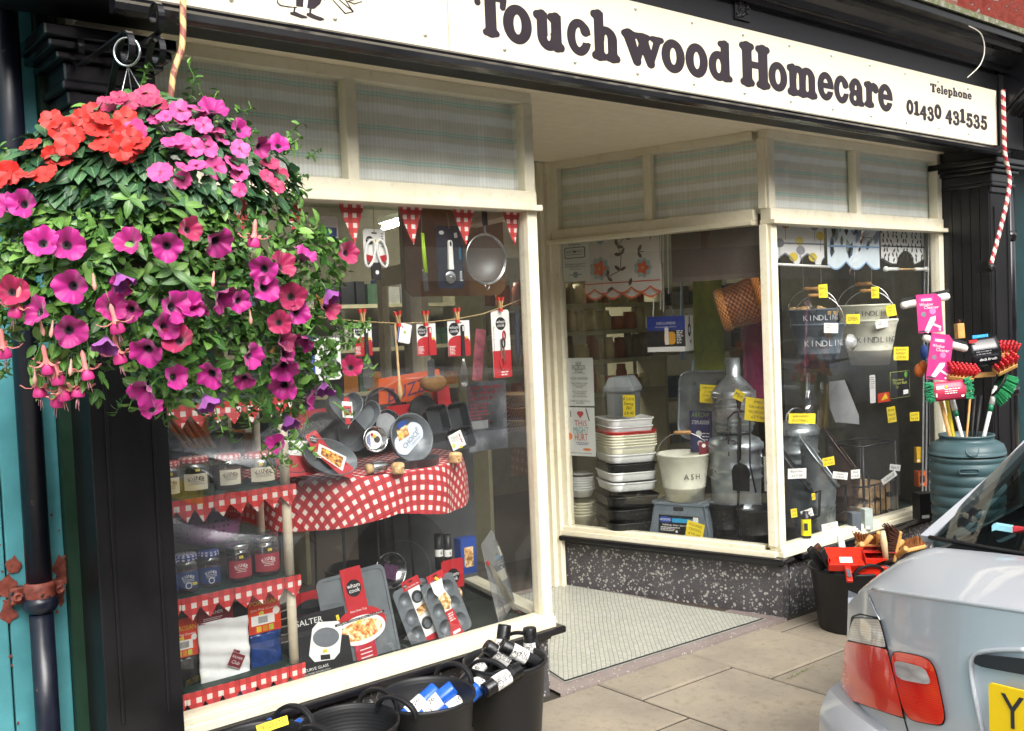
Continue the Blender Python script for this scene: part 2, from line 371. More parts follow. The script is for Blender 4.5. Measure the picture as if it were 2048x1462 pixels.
# ---- the shop building
sh = thing('shop_building', (3.7, 0, 0), 'black and cream painted shop front with two display windows and a recessed entrance', 'shop')
# terrazzo
def terrazzo(name, base, chip, scale=70, thr=.50):
    t = NT(name); v = t('TexVoronoi', i_Scale=scale, i_Randomness=1.0); dn = t('TexNoise', i_Scale=60.); t.l(t.pos(), dn.inputs['Vector'])
    mx = t.mix(.012, t.pos(), dn.outputs['Color']); t.l(mx, v.inputs['Vector'])
    rc = t('SeparateColor'); t.l(v.outputs['Color'], rc.inputs[0])
    f = t.math('LESS_THAN', v.outputs['Distance'], t.math('MULTIPLY', rc.outputs[0], thr + .12))
    f = t.math('MULTIPLY', f, t.math('GREATER_THAN', rc.outputs[1], .30))
    cc = t.ramp(rc.outputs[2], [(.0, chip[0]), (.5, chip[1]), (1, chip[2])])
    v2 = t('TexVoronoi', i_Scale=scale * 2.3); t.l(t.pos(), v2.inputs['Vector']); f2 = t.math('LESS_THAN', v2.outputs['Distance'], .22)
    b = t.mix(t.math('MULTIPLY', f2, .6), t.ramp(t.noise(5, 4), [(.3, base[0]), (.7, base[1])]), lin(chip[0]))
    t.l(t.mix(f, b, cc), t.p.inputs['Base Color']); t.p.inputs['Roughness'].default_value = .45; t.bump(f, .15, .001); return t.m
terr = terrazzo('dark_terrazzo', ('454346', '575558'), ('8f8b87', 'b9b6b0', 'a29e97'))
pinkt = terrazzo('pink_terrazzo', ('857873', '968a85'), ('b9aeaa', 'c9c3bd', '6d5a58'), 60, .25)
def wallseg(mb, a, b, nin, t0, t1, z0, z1):    # box along a->b, from t0 to t1 along nin
    a, b = Vector(a), Vector(b); P = []
    for z in (z0, z1):
        for q, tt in ((a, t0), (b, t0), (b, t1), (a, t1)): P.append((q.x + nin.x * tt, q.y + nin.y * tt, z))
    return mb.add(P, [(3, 2, 1, 0), (4, 5, 6, 7), (0, 1, 5, 4), (1, 2, 6, 5), (2, 3, 7, 6), (3, 0, 4, 7)])
A0, A1 = Vector((XL, 0, 0)), Vector((XB, 0, 0)); B1 = Vector((XLI, YI, 0)); C0 = Vector((XC, 0, 0)); C1 = Vector((XI, YI, 0)); D1 = Vector((XD, 0, 0))
EDG = ((A0, A1, Y_), (A1, B1, lin_), (C1, C0, rin), (C0, D1, Y_))
for i, (a, b, n_) in enumerate(EDG):
    d = (b - a).normalized(); ea = a + d * (.021 if i in (1, 3) else 0); eb = b - d * (.0 if i != 2 else -.0)
    q = MB(terr); wallseg(q, a + d * (.13 if i in (1, 3) else 0), b, n_, .03, .12, -.2, .245); q.build('stall_riser', sh)
    q = MB(blackp)                                                           # black moulded sill under the window
    for z0, z1, pr in ((.245, .272, .0), (.272, .303, -.045)): wallseg(q, a + d * (.11 - pr if i in (1, 3) else pr * 0), b + (d * (-pr) if i in (0, 2) else d * 0), n_, pr, .11, z0, z1)
    q.build('sill_moulding', sh, bev=.009)
# frames and panes
gl = thin_glass('window_glass', (.985, .99, .985), 1.45, haze=.014)
glu = thin_glass('transom_glass', (.985, .995, .99), .8)
def wframe(a, b, n_, mull, name='display_window', posts=(.054, .054), cut=(0, 0)):
    a, b = Vector(a), Vector(b); d = (b - a).normalized(); Ln = (b - a).length; q = MB(cream)
    S = lambda s0, s1, t0, t1, z0, z1: wallseg(q, a + d * s0, a + d * s1, n_, t0, t1, z0, z1)
    S(0 - .0, Ln, -.03, .10, .3035, ZG - .012); S(cut[0], Ln - cut[1], -.018, .06, ZG - .012, ZG + .012)           # bottom rail
    S(cut[0], Ln - cut[1], -.012, .055, ZT0 - .06, ZT0 - .001)            # transom rail
    S(-.008 if not cut[0] else cut[0], Ln + (.008 if not cut[1] else -cut[1]), -.04, .055, ZT0 - .085, ZT0 - .06)
    S(cut[0], Ln - cut[1], -.0, .055, ZT1, ZF)                           # head
    for p0, p1 in ((0, posts[0]), (Ln - posts[1], Ln)):
        S(p0 + (.0015 if p0 else 0), p1, -.009, .055, ZG + .012, ZT0 - .085); S(p0, p1, -.005, .055, ZT0 - .001, ZT1)
    for m_ in mull: S(m_ - .024, m_ + .024, -.004, .05, ZT0 - .001, ZT1)
    f = q.build(name, sh, bev=.004)
    g_ = MB(gl); wallseg(g_, a + d * posts[0], b - d * posts[1], n_, .018, .022, ZG + .012, ZT0 - .085); g_.build('pane', f)
    ed = [posts[0]] + [x for m_ in mull for x in (m_ - .024, m_ + .024)] + [Ln - posts[1]]
    for e0, e1 in zip(ed[::2], ed[1::2]):
        g_ = MB(glu); wallseg(g_, a + d * e0, a + d * e1, n_, .018, .022, ZT0, ZT1); g_.build('transom_pane', f)
    return f
wframe(A0, A1, Y_, [XM - XL], posts=(.010, .054)); wframe(A1 + ldir * .012, B1, lin_, [.68], cut=(.07, 0), posts=(.05, .05))
wframe(C1, C0 - rdir * -.012, rin, [(XI - 4.235) / (XI - XC) * (C0 - C1).length], posts=(.06, .045), cut=(0, .07)); wframe(C0, D1, Y_, [XM2 - XC])
# net curtains behind the transom lights
def netm():
    t = NT('striped_net'); sp = t('SeparateXYZ'); t.l(t.pos(), sp.inputs[0]); z = sp.outputs[2]
    zz = t.math('MULTIPLY', t.math('SUBTRACT', z, ZT0), 1 / .125)
    fr = t.math('FRACT', zz)
    c = t.ramp(fr, [(0, 'e6e4da'), (.12, 'e9e7de'), (.17, 'fbfbf9'), (.40, 'fcfcfa'), (.46, 'e8e5dc'), (.62, 'e6e3d9'), (.66, 'bedaCe'), (.70, 'e8eee6'), (.74, 'bcd8cc'), (.78, 'eaede5'), (.82, 'e8e5db'), (1, 'e6e4da')])
    wv = t.math('ADD', t.noise(14, 2), 0); sx = t.math('MULTIPLY_ADD', t.math('SINE', t.math('MULTIPLY', t.math('ADD', sp.outputs[0], sp.outputs[1]), 420)), .05, .97)
    h = t('HueSaturation', i_Saturation=1.1); t.l(c, h.inputs['Color']); t.l(t.math('MULTIPLY', sx, t.math('MULTIPLY_ADD', wv, .25, .9)), h.inputs['Value'])
    t.l(h.outputs[0], t.p.inputs['Base Color']); t.p.inputs['Roughness'].default_value = .9; t.p.inputs['Transmission Weight'].default_value = 0; return t.m
net = netm()
for i, (a, b, n_) in enumerate(EDG):
    q = MB(net); d = (b - a).normalized(); L_ = (b - a).length
    def fn(s, t_): p = a + d * (.03 + s * (L_ - .06)) + n_ * (.062 + .004 * math.sin(s * 40) + .002 * math.sin(s * 97)); return (p.x, p.y, ZT0 - .02 + t_ * (ZT1 - ZT0 + .035))
    q.grid(fn, 120, 2); o = single('net_curtain', q, ['striped net curtain across the left window transom', 'striped net curtain in the left side of the entrance', 'striped net curtain above the floral blind in the entrance', 'striped net curtain across the right window transom'][i], 'curtain', 'net curtains behind the transom panes')
# recess floor
zf = .006
o_ = [(XB + .02, -.016), (XC + .03, -.016), (XI + .05, YI + .1), (XLI - .05, YI + .1)]
q = MB(pinkt); q.add([(x, y, gz(x) + zf) for x, y in o_] + [(x, y, gz(x) - .05) for x, y in o_], [(0, 1, 2, 3), (0, 4, 5, 1)]); struct('threshold', q)
inn = [AZ(u, v, gz(x) + zf) for u, v, x in ((1130, 1363, 2.9), (1523, 1239, 4.25), (1130, 1170.5, 4.0))]
inn.append(Vector((XLI + .06, inn[2].y, 0))); inn.append(Vector((XB + .2, .32, 0)))
def mosaic():
    t = NT('mosaic_tiles'); a, b = AZ(1200, 1300, 0), AZ(1184, 1180, 0); d = (b - a).normalized(); n_ = Vector((d.y, -d.x, 0))
    def dot(vec): q = t('VectorMath', operation='DOT_PRODUCT'); t.l(t.pos(), q.inputs[0]); q.inputs[1].default_value = vec; return q.outputs['Value']
    cb = t('CombineXYZ'); w1 = t.math('MULTIPLY_ADD', t.noise(3, 2), .012, dot(d)); t.l(w1, cb.inputs[0]); t.l(t.math('MULTIPLY_ADD', t.noise(4, 2), .02, dot(n_)), cb.inputs[1])
    br = t('TexBrick', i_Scale=1.0); br.inputs['Brick Width'].default_value = .021; br.inputs['Row Height'].default_value = .0215; br.inputs['Mortar Size'].default_value = .0013; br.inputs['Mortar Smooth'].default_value = .2
    br.inputs['Color1'].default_value = lin('c6c6ba'); br.inputs['Color2'].default_value = lin('b2b3a7'); br.inputs['Mortar'].default_value = lin('4b4b45'); t.l(cb.outputs[0], br.inputs['Vector'])
    t.l(t.mix(t.math('MULTIPLY', t.noise(4, 4), .3), br.outputs['Color'], lin('8a897c')), t.p.inputs['Base Color']); t.p.inputs['Roughness'].default_value = .4; t.bump(br.outputs['Fac'], -.3, .002); return t.m
cen = sum(inn, Vector()) / len(inn)
for nm, col, k, dz in (('mosaic_border', mat('pale_mosaic', 'b9b8ae', .5), 1.03, .003), ('mosaic_line', mat('black_mosaic', '26272a', .5), 1.018, .005), ('mosaic_floor', mosaic(), 1.0, .007)):
    q = MB(col); q.add([(cen.x + (p.x - cen.x) * k, cen.y + (p.y - cen.y) * k, gz(cen.x + (p.x - cen.x) * k) + zf + dz) for p in inn], [(0, 1, 2, 3, 4)]); struct(nm, q)
# soffit with grooved boards, and recess ceiling
q = MB(mat('soffit_cream', 'f6ead0', .5, var=.03))
y = -.385
while y < YI:
    y1 = min(y + (.38 if y < -.2 else .082), YI); q.box(XL - .2, XD, y, y1 - .005, ZF + .0, ZF + .02); y = y1
q.box(XL - .2, XD, -.38, YI, ZF + .016, ZF + .04); q.build('soffit', sh, bev=.002)
# entrance door set back between the returns
q = MB(cream)
for x, w_, dy in ((XI - .03, .035, .0), (XI - .065, .035, .03), (XI - .095, .03, .06), (XLI, .09, .03)): q.box(x, x + w_, YI - .02 + dy, YI + .14, -.1, ZF - .001)
q.box(XLI + .09, XI - .095, YI + .045, YI + .12, 1.99, 2.07); q.box(XLI + .09, XI - .095, YI + .045, YI + .12, 2.46, ZF)
q.build('door_frame', sh, bev=.004)
q = MB(cream); q.box(XLI + .09, XI - .095, YI + .07, YI + .085, 2.07, 2.46); q.build('fanlight_panel', sh)
dr = MB(cream); f = Fr((XLI + .1, YI + .1, 0), Vector((.28, 1, 0)), Z_)       # the open door, folded back into the shop
for c in ((0, .1, .02, 1.97), (.68, .78, .02, 1.97), (.1, .68, .02, .25), (.1, .68, 1.86, 1.97)): dr.fbox(f.at((c[0] + c[1]) / 2, (c[2] + c[3]) / 2), c[1] - c[0], c[3] - c[2], .045)
do = dr.build('door', sh, bev=.003); q = MB(gl); q.fbox(f.at(.39, 1.05), .58, 1.61, .006); q.build('door_pane', do)
# fascia: moulding, frieze, cornice, flashing
def extr(mb, prof, x0, x1):            # profile [(y, z)] extruded along x
    n = len(prof); return mb.add([(x0, y, z) for y, z in prof] + [(x1, y, z) for y, z in prof], [(i, n + i, n + (i + 1) % n, (i + 1) % n) for i in range(n)] + [tuple(range(n)), tuple(range(2 * n - 1, n - 1, -1))])
q = MB(blackp); extr(q, [(-.385, 2.487), (-.405, 2.484), (-.428, 2.492), (-.436, 2.508), (-.424, 2.520), (-.410, 2.523), (-.412, 2.533), (-.402, 2.542), (-.385, 2.542)][::-1], .95, 6.16); q.build('fascia_moulding', sh)
q = MB(blackm); q.box(.5, 6.5, -.388, -.1, 2.543, 2.975); q.build('fascia_backing', sh)
q = MB(blackp)
extr(q, [(-.388, 2.975), (-.42, 2.978), (-.425, 3.0), (-.45, 3.005), (-.47, 3.03), (-.50, 3.055), (-.54, 3.06), (-.545, 3.085), (-.60, 3.09), (-.605, 3.14), (-.3, 3.20), (-.3, 2.975)][::-1], .45, 6.35)
q.build('cornice', sh)
moss = NT('mossy_lead'); c_ = moss.ramp(moss.noise(22, 6), [(.35, '8a897f'), (.5, '6d6c58'), (.62, '54602f'), (.75, '8f8c84')]); moss.l(c_, moss.p.inputs['Base Color']); moss.p.inputs['Roughness'].default_value = .85; moss.bump(moss.noise(60, 4), .8, .012)
q = MB(moss.m); extr(q, [(-.625, 3.125), (-.625, 3.155), (-.05, 3.26), (-.05, 3.235)][::-1], .45, 6.35); q.build('lead_flashing', sh)
brickU = brick_mat('upper_brick', '8f5a48', '7a4a3d', '8c8078', 'XZ')
q = MB(brickU); q.box(.3, 8, -.06, .3, 3.0, 7.5); q.build('upper_wall', sh)
# little carved rosette on the frieze
q = MB(blackm); f = FF(AY(1483, 22, -.389)); q.fbox(f.at(0, 0, .004), .11, .085, .008)
for k in range(26): q.ball(f.p(rnd.uniform(-.045, .045), rnd.uniform(-.034, .034), .008), rnd.uniform(.006, .012), 6)
q.build('carved_rosette', sh)
# pilasters
def pilaster(x0, x1, yf, yb, name):
    q = MB(blackm); q.box(x0, x1, yf, yb, -.2, 2.28); w = x1 - x0
    q.box(x0 + .04, x0 + .052, yf - .006, yf, .45, 2.2); q.box(x1 - .052, x1 - .04, yf - .006, yf, .45, 2.2); q.box(x0 - .012, x1 + .004, yf - .015, yb, -.19, .35)
    p = q.build(name, sh, bev=.004)
    c = MB(blackp)
    for z0, z1, e in ((2.28, 2.32, .012), (2.32, 2.345, .028), (2.345, 2.40, .02), (2.40, 2.425, .045), (2.425, 2.45, .07), (2.45, 2.487, .085)): c.box(x0 - e, x1 + e * .7, yf - e, yb, z0, z1)
    c.build('capital', p, bev=.006)
pilaster(.905, 1.135, -.15, .055, 'pilaster'); pilaster(6.235, 6.50, -.30, .055, 'pilaster')
q = MB(blackm)
for k in range(5): q.box(6.217, 6.234, -.296 + k * .058, -.296 + k * .058 + .054, -.2, 2.55)
q.build('panelling', sh)
def corbel(x0, x1, y0):
    c = MB(blackp); P = [(-.05, 2.60), (y0 - .05, 2.60), (y0 - .10, 2.64), (y0 - .13, 2.72), (y0 - .22, 2.80), (y0 - .33, 2.90), (y0 - .36, 3.05), (y0 - .36, 3.12), (-.05, 3.12)]
    extr(c, P, x0, x1)
    for k in range(3): extr(c, [(a - .015, b) if i not in (0, 8) else (a, b) for i, (a, b) in enumerate(P)], x0 + .03 + k * (x1 - x0 - .06) / 3 + .008, x0 + .03 + (k + 1) * (x1 - x0 - .06) / 3 - .008)
    c.build('corbel', sh, bev=.005)
corbel(6.22, 6.52, -.22); corbel(.86, 1.12, -.1)
q = MB(blackm); q.box(6.16, 6.22, -.40, -.05, 2.487, 2.97); q.build('fascia_end', sh)
# the shop room
wallin = mat('shop_wall', '8f8b76', .8, var=.1); cloth_g = mat('dark_green_cloth', '1d2a22', .9, var=.25, scale=12, bump=.3)
q = MB(wallin); q.box(.6, 8, 4.2, 4.3, -.1, 2.9); q.box(.5, .6, .31, 4.2, -.1, 2.9); q.box(7.9, 8, .12, 4.2, -.1, 2.9); q.box(XD + .01, 7.9, .06, .12, -.1, 2.9); q.box(.95, XL - .01, .06, .12, -.1, 2.9); q.build('inner_wall', sh)
q = MB(mat('shop_ceiling', '9aa08a', .8)); q.box(.6, 7.9, .1, 4.2, 2.62, 2.7); q.build('ceiling', sh)
q = MB(mat('shop_floor', '4a4038', .6)); q.box(.6, 7.9, .3, 4.2, -.15, -.02); q.build('floor', sh)
q = MB(cloth_g); q.add([(XL - .03, .05, .335), (XB - .01, .05, .335), (XLI - .12, 1.0, .335), (XL - .03, 1.0, .335), (XL - .03, .05, -.1), (XB - .01, .05, -.1), (XLI - .12, 1.0, -.1), (XL - .03, 1.0, -.1)], [(0, 1, 2, 3), (1, 5, 6, 2), (2, 6, 7, 3)]); q.build('display_base', sh)
q = MB(cloth_g); q.add([(XC + .03, .05, .32), (XD, .05, .32), (XD, 1.3, .32), (XI + .12, 1.3, .32), (XC + .03, .05, -.1), (XD, .05, -.1), (XD, 1.3, -.1), (XI + .12, 1.3, -.1)], [(0, 1, 2, 3), (0, 3, 7, 4), (2, 6, 7, 3)]); q.build('display_base', sh)
def lamp_mat():
    t = NT('lit_tube'); t.p.inputs['Emission Color'].default_value = (1, .96, .86, 1); t.p.inputs['Emission Strength'].default_value = 110; return t.m
tube_m = lamp_mat()
for (u0, v0, u1, v1), lb in (((767, 456, 810, 443), 'lit fluorescent ceiling tube seen between the gingham pennants'),):
    a, b = AY(u0, v0, 3.4), AY(u1, v1, 3.1)
    d = (b - a).normalized(); b = a + d * .9
    d_ = .94; t = thing('tube_light', a, lb, 'ceiling light', 'lit tubes on the shop ceiling'); q = MB(white_p); q.fbox(Fr((a + b) / 2 + Z_ * .055, d, d.cross(Z_)), d_, .06, .04); q.build('housing', t)
    q = MB(tube_m); q.tube([a, b], .018, 10); q.build('tube', t)
# ---- the neighbour on the left
teal = mat('teal_paint', '4b8e96', .42, var=.14, scale=7, bump=.15, bscale=70)
nb = thing('neighbouring_shop', (.5, .1, 0), 'bright teal painted timber wall of the neighbouring shop beside the drainpipe', 'wall')
q = MB(teal)
for a, b, yy in ((-3, .56, .058), (.567, .70, .058), (.706, .87, .064)): q.box(a, b, yy, .3, -.2, 3.4)
q.build('boarding', nb, bev=.004)
q = MB(mat('dark_green_edge', '12301f', .5)); q.box(.871, .905, .03, .3, -.2, 2.6); q.build('edge_board', nb)
# ---- the neighbour on the right
nr = thing('neighbouring_shop', (7.2, .1, 0), 'dark neighbouring shop front beyond the right pilaster with red paint above', 'shop')
q = MB(mat('deep_teal_paint', '16363a', .4, var=.2)); q.box(6.50, 9.5, -.10, .3, -.2, 2.9); q.build('boarding', nr)
redp = NT('flaking_red_paint'); c_ = redp.ramp(redp.noise(16, 6), [(.36, '8d3b34'), (.5, 'a14a3e'), (.6, '7f3a39'), (.66, 'b9b3a6'), (.72, '9a9084')]); redp.l(c_, redp.p.inputs['Base Color']); redp.p.inputs['Roughness'].default_value = .75; redp.bump(redp.noise(40, 5), .5, .01)
q = MB(redp.m); extr(q, [(-.05, 3.05), (-.65, 3.12), (-.75, 3.5), (-.05, 3.6)][::-1], 6.36, 9.4); q.build('hood', nr)
q = MB(blackm); extr(q, [(-.05, 2.5), (-.5, 2.62), (-.6, 3.04), (-.05, 3.04)][::-1], 6.6, 9.3); q.build('fascia', nr)
# ================================================================== THE SIGN
def _cap(x, y, x0, y0, x1, y1, r0, r1):
    dx, dy = x1 - x0, y1 - y0; L = dx * dx + dy * dy + 1e-12; t = np.clip(((x - x0) * dx + (y - y0) * dy) / L, 0, 1)
    return np.hypot(x - x0 - dx * t, y - y0 - dy * t) - (r0 + (r1 - r0) * t)
def _ell(x, y, cx, cy, a, b): return (np.hypot((x - cx) / a, (y - cy) / b) - 1) * min(a, b)
def _smin(a, b, k=.07): h = np.clip(.5 + .5 * (b - a) / k, 0, 1); return b + (a - b) * h - k * h * (1 - h)
def _st(x, y, cx, y0, y1, w=.165, foot=1, top=1, both=0):      # a stem with soft slab serifs
    f = _cap(x, y, cx, y0 + .12, cx, y1 - .12, w, w)
    f = np.minimum(f, np.maximum(np.abs(x - cx) - w, np.maximum(y0 + .02 - y, y - y1 + .02)))
    if foot: f = _smin(f, _cap(x, y, cx - .21, y0 + .075, cx + .21, y0 + .075, .08, .08))
    if foot == 2: f = np.minimum(f, _cap(x, y, cx, y0 + .1, cx + .2, y0 + .075, .1, .07))
    if top: f = _smin(f, _cap(x, y, cx - .22, y1 - .09, cx + (.22 if both else .02), y1 - .07, .08, .08))
    return f
def _ring(x, y, cx, cy, a, b, ia, ib): return np.maximum(_ell(x, y, cx, cy, a, b), -_ell(x, y, cx, cy, ia, ib))
def _arch(x, y, x0, x1, top=1.0):
    cx = (x0 + x1) / 2; a = (x1 - x0) / 2; f = _ring(x, y, cx, top - .36, a + .165, .37, max(.05, a - .165), .22); return np.maximum(f, top - .38 - y)
def glyph(ch, x, y):
    if ch == 'o': return _ring(x, y, .45, .5, .45, .54, .17, .37)
    if ch == 'c':
        f = _ring(x, y, .45, .5, .45, .54, .19, .38); f = np.maximum(f, -np.maximum(.5 - x, np.abs(y - .50) - .17)); return np.minimum(_smin(f, _ell(x, y, .70, .74, .15, .15)), _cap(x, y, .6, .15, .82, .30, .09, .05))
    if ch == 'e':
        f = _ring(x, y, .45, .5, .45, .54, .18, .38); f = np.maximum(f, -np.maximum(.45 - x, np.abs(y - .37) - .085)); return np.minimum(f, np.maximum(np.abs(x - .45) - .38, np.abs(y - .53) - .075))
    if ch == 'u':
        f = _st(x, y, .22, .35, 1.0, foot=0); f = np.minimum(f, np.maximum(_ring(x, y, .46, .36, .405, .40, .11, .22), y - .42)); return np.minimum(f, _smin(_st(x, y, .76, 0, 1.0, foot=0), _cap(x, y, .76, .08, .96, .07, .08, .08)))
    if ch == 'h': return np.minimum(np.minimum(_st(x, y, .24, 0, 1.45), _st(x, y, .80, 0, .7, top=0)), _arch(x, y, .26, .80))
    if ch == 'n': return np.minimum(np.minimum(_st(x, y, .24, 0, 1.0), _st(x, y, .80, 0, .7, top=0)), _arch(x, y, .26, .80))
    if ch == 'm': return np.minimum(np.minimum(np.minimum(_st(x, y, .24, 0, 1.0), _st(x, y, .80, 0, .7, top=0)), _st(x, y, 1.36, 0, .7, top=0)), np.minimum(_arch(x, y, .26, .80), _arch(x, y, .82, 1.36)))
    if ch == 'r': return np.minimum(_st(x, y, .24, 0, 1.0), _smin(_cap(x, y, .3, .72, .55, .9, .09, .12), _ell(x, y, .68, .80, .17, .17)))
    if ch == 'd': return np.minimum(_ring(x, y, .42, .5, .42, .53, .15, .36), _smin(_st(x, y, .74, .0, 1.45, foot=0), _cap(x, y, .74, .08, .96, .07, .08, .08)))
    if ch == 'p': return np.minimum(_ring(x, y, .56, .5, .42, .53, .16, .36), _st(x, y, .24, -.45, 1.0))
    if ch == 'l': return _st(x, y, .24, 0, 1.45)
    if ch == 'a':
        f = np.maximum(_ring(x, y, .42, .62, .38, .42, .12, .26), .55 - y); f = _smin(f, _ell(x, y, .17, .70, .14, .13)); f = np.minimum(f, _ring(x, y, .36, .27, .34, .30, .12, .15))
        return np.minimum(np.minimum(f, _cap(x, y, .66, .7, .66, .15, .155, .155)), _cap(x, y, .66, .1, .86, .07, .11, .07))
    if ch == 'w':
        f = np.minimum(_cap(x, y, .16, .92, .44, .1, .16, .12), _cap(x, y, .44, .08, .68, .80, .07, .09)); f = np.minimum(f, np.minimum(_cap(x, y, .66, .85, .94, .1, .16, .12), _cap(x, y, .94, .08, 1.2, .85, .07, .09)))
        for a, b in ((0, .36), (.5, .84), (1.04, 1.36)): f = _smin(f, _cap(x, y, a, .94, b, .94, .065, .065))
        return f
    if ch == 'T':
        f = _st(x, y, .56, 0, 1.42, w=.18, top=0); f = np.minimum(f, _cap(x, y, .05, 1.35, 1.07, 1.35, .07, .07)); return np.minimum(f, np.minimum(_cap(x, y, .04, 1.35, .08, 1.08, .09, .08), _cap(x, y, 1.08, 1.35, 1.04, 1.08, .09, .08)))
    if ch == 'H': return np.minimum(np.minimum(_st(x, y, .28, 0, 1.42, w=.18, both=1), _st(x, y, 1.0, 0, 1.42, w=.18, both=1)), np.maximum(np.abs(x - .64) - .5, np.abs(y - .73) - .085))
    if ch == '0': return _ring(x, y, .38, .6, .38, .64, .15, .45)
    if ch == '1': return np.minimum(_st(x, y, .3, 0, 1.2, w=.14, top=0), _cap(x, y, .08, 1.0, .3, 1.12, .07, .09))
    if ch == '4': return np.minimum(np.minimum(_cap(x, y, .55, 0, .55, 1.1, .14, .14), _cap(x, y, .08, .42, .5, 1.1, .08, .1)), np.maximum(np.abs(x - .4) - .4, np.abs(y - .4) - .075))
    if ch == '3':
        f = np.maximum(_ring(x, y, .33, .9, .36, .34, .14, .2), -np.maximum(x - .25, np.abs(y - .78) - .2)); return np.minimum(np.minimum(f, np.maximum(_ring(x, y, .34, .35, .42, .40, .17, .24), -np.maximum(x - .25, np.abs(y - .5) - .22))), np.minimum(_ell(x, y, .12, .22, .13, .13), _ell(x, y, .12, .95, .11, .11)))
    if ch == '5':
        f = np.maximum(_ring(x, y, .34, .40, .42, .44, .17, .27), -np.maximum(x - .22, np.abs(y - .45) - .2)); return np.minimum(np.minimum(f, np.minimum(_ell(x, y, .13, .2, .13, .13), np.maximum(np.abs(x - .19) - .085, np.abs(y - .9) - .33))), np.maximum(np.abs(x - .40) - .3, np.abs(y - 1.13) - .12))
def contours(ch, N=84):
    x0, x1, y0, y1 = -.25, 1.75, -.6, 1.65; xs_ = np.linspace(x0, x1, N); ys_ = np.linspace(y0, y1, N); Xg, Yg = np.meshgrid(xs_, ys_); F = glyph(ch, Xg, Yg) - .035
    seg = {}
    def ip(a, b):
        (i, j), (k, l) = a, b; fa, fb = F[j, i], F[l, k]; t = fa / (fa - fb); return (xs_[i] + (xs_[k] - xs_[i]) * t, ys_[j] + (ys_[l] - ys_[j]) * t)
    for j in range(N - 1):
        for i in range(N - 1):
            c = [(i, j), (i + 1, j), (i + 1, j + 1), (i, j + 1)]; s = [F[q[1], q[0]] < 0 for q in c]
            if all(s) or not any(s): continue
            outs = []; ins = []
            for k in range(4):
                if s[k] and not s[(k + 1) % 4]: outs.append((c[k], c[(k + 1) % 4]))
                if not s[k] and s[(k + 1) % 4]: ins.append((c[(k + 1) % 4], c[k]))
            for a, b in zip(outs, ins if len(ins) == 1 else ins): seg[a] = b
    loops = []
    while seg:
        k0 = next(iter(seg)); k = k0; lp = []
        while k in seg: lp.append(ip(*k)); k = seg.pop(k)
        if len(lp) > 8: loops.append(lp)
    return loops
_gc = {}
def letter_mesh(mb, ch, f, bx, th=.0014):      # bx = (x0, x1, y0, y1) real box in the frame
    if ch not in _gc:
        lp = contours(ch); c = bpy.data.curves.new('g', 'CURVE'); c.dimensions = '2D'; c.fill_mode = 'BOTH'; c.extrude = .5
        for l in lp:
            sp = c.splines.new('POLY'); sp.points.add(len(l) - 1); sp.use_cyclic_u = True
            for p, q in zip(sp.points, l): p.co = (q[0], q[1], 0, 1)
        o = bpy.data.objects.new('g', c); me = o.to_mesh(); vs = [tuple(v.co) for v in me.vertices]; fs = [tuple(p.vertices) for p in me.polygons]; o.to_mesh_clear(); bpy.data.objects.remove(o); bpy.data.curves.remove(c)
        a = np.array(vs); _gc[ch] = (a, fs)
    a, fs = _gc[ch]; mn, mx_ = a.min(0), a.max(0)
    return mb.add([f.p(bx[0] + (v[0] - mn[0]) / (mx_[0] - mn[0]) * (bx[1] - bx[0]), bx[2] + (v[1] - mn[1]) / (mx_[1] - mn[1]) * (bx[3] - bx[2]), (v[2] + .5) * th) for v in a], fs)
YSG = -.394
sg = thing('shop_sign', (3.5, -.39, 2.54), 'long white shop sign reading Touchwood Homecare with a telephone number', 'sign')
signw = mat('sign_white', 'e0d7be', .45, var=.02, scale=2)
q = MB(signw); JX = AY(897, 60, YSG).x
q.box(.95, JX - .0015, YSG, -.386, 2.543, 2.868); q.box(JX + .0015, 6.135, YSG, -.386, 2.543, 2.868); q.build('board', sg)
inkm = mat('sign_ink', '2b2228', .35, var=.1)
word = [('T', 947, 1014, -14, 75), ('o', 1006, 1063, 10, 88), ('u', 1067, 1128, 22, 102), ('c', 1134, 1181, 38, 111), ('h', 1182, 1239, 22, 124), ('w', 1243, 1328, 63, 134), ('o', 1323, 1369, 79, 146), ('o', 1371, 1415, 87, 155), ('d', 1417, 1464, 79, 163),
        ('H', 1479, 1540, 86, 177), ('o', 1537, 1574, 124, 183), ('m', 1574, 1634, 131, 196), ('e', 1635, 1667, 144, 201), ('c', 1668, 1697, 151, 207), ('a', 1698, 1728, 157, 213), ('r', 1728, 1757, 163, 217), ('e', 1756, 1785, 168, 223)]
u = 1861.; du = [14, 9, 6, 9, 10, 10, 10, 10, 9]
for c, w_ in zip('Telephone', [12, 8.5, 5.5, 8.5, 10, 10, 9.5, 10, 8.5]):
    k = (u - 1861) / 80.
    b_ = 185 + k * 15.5; t_ = b_ - (18 if c in 'Tlh' else 12.5)
    if c == 'p': b_ += 5
    word.append((c, u - (1 if c == 'T' else 0), u + w_ - .4, t_, b_)); u += w_
u = 1812.5
for c in '01430 431535':
    w_ = {'1': 12, ' ': 7, '0': 15}.get(c, 14.5); k = (u - 1812) / 165.; dz = 7 if c in '435' else 0
    if c != ' ': word.append((c, u, u + w_ - .8, 199 + k * 28 + dz, 229 + k * 27 + dz))
    u += w_
fS = FF((0, YSG, 0))
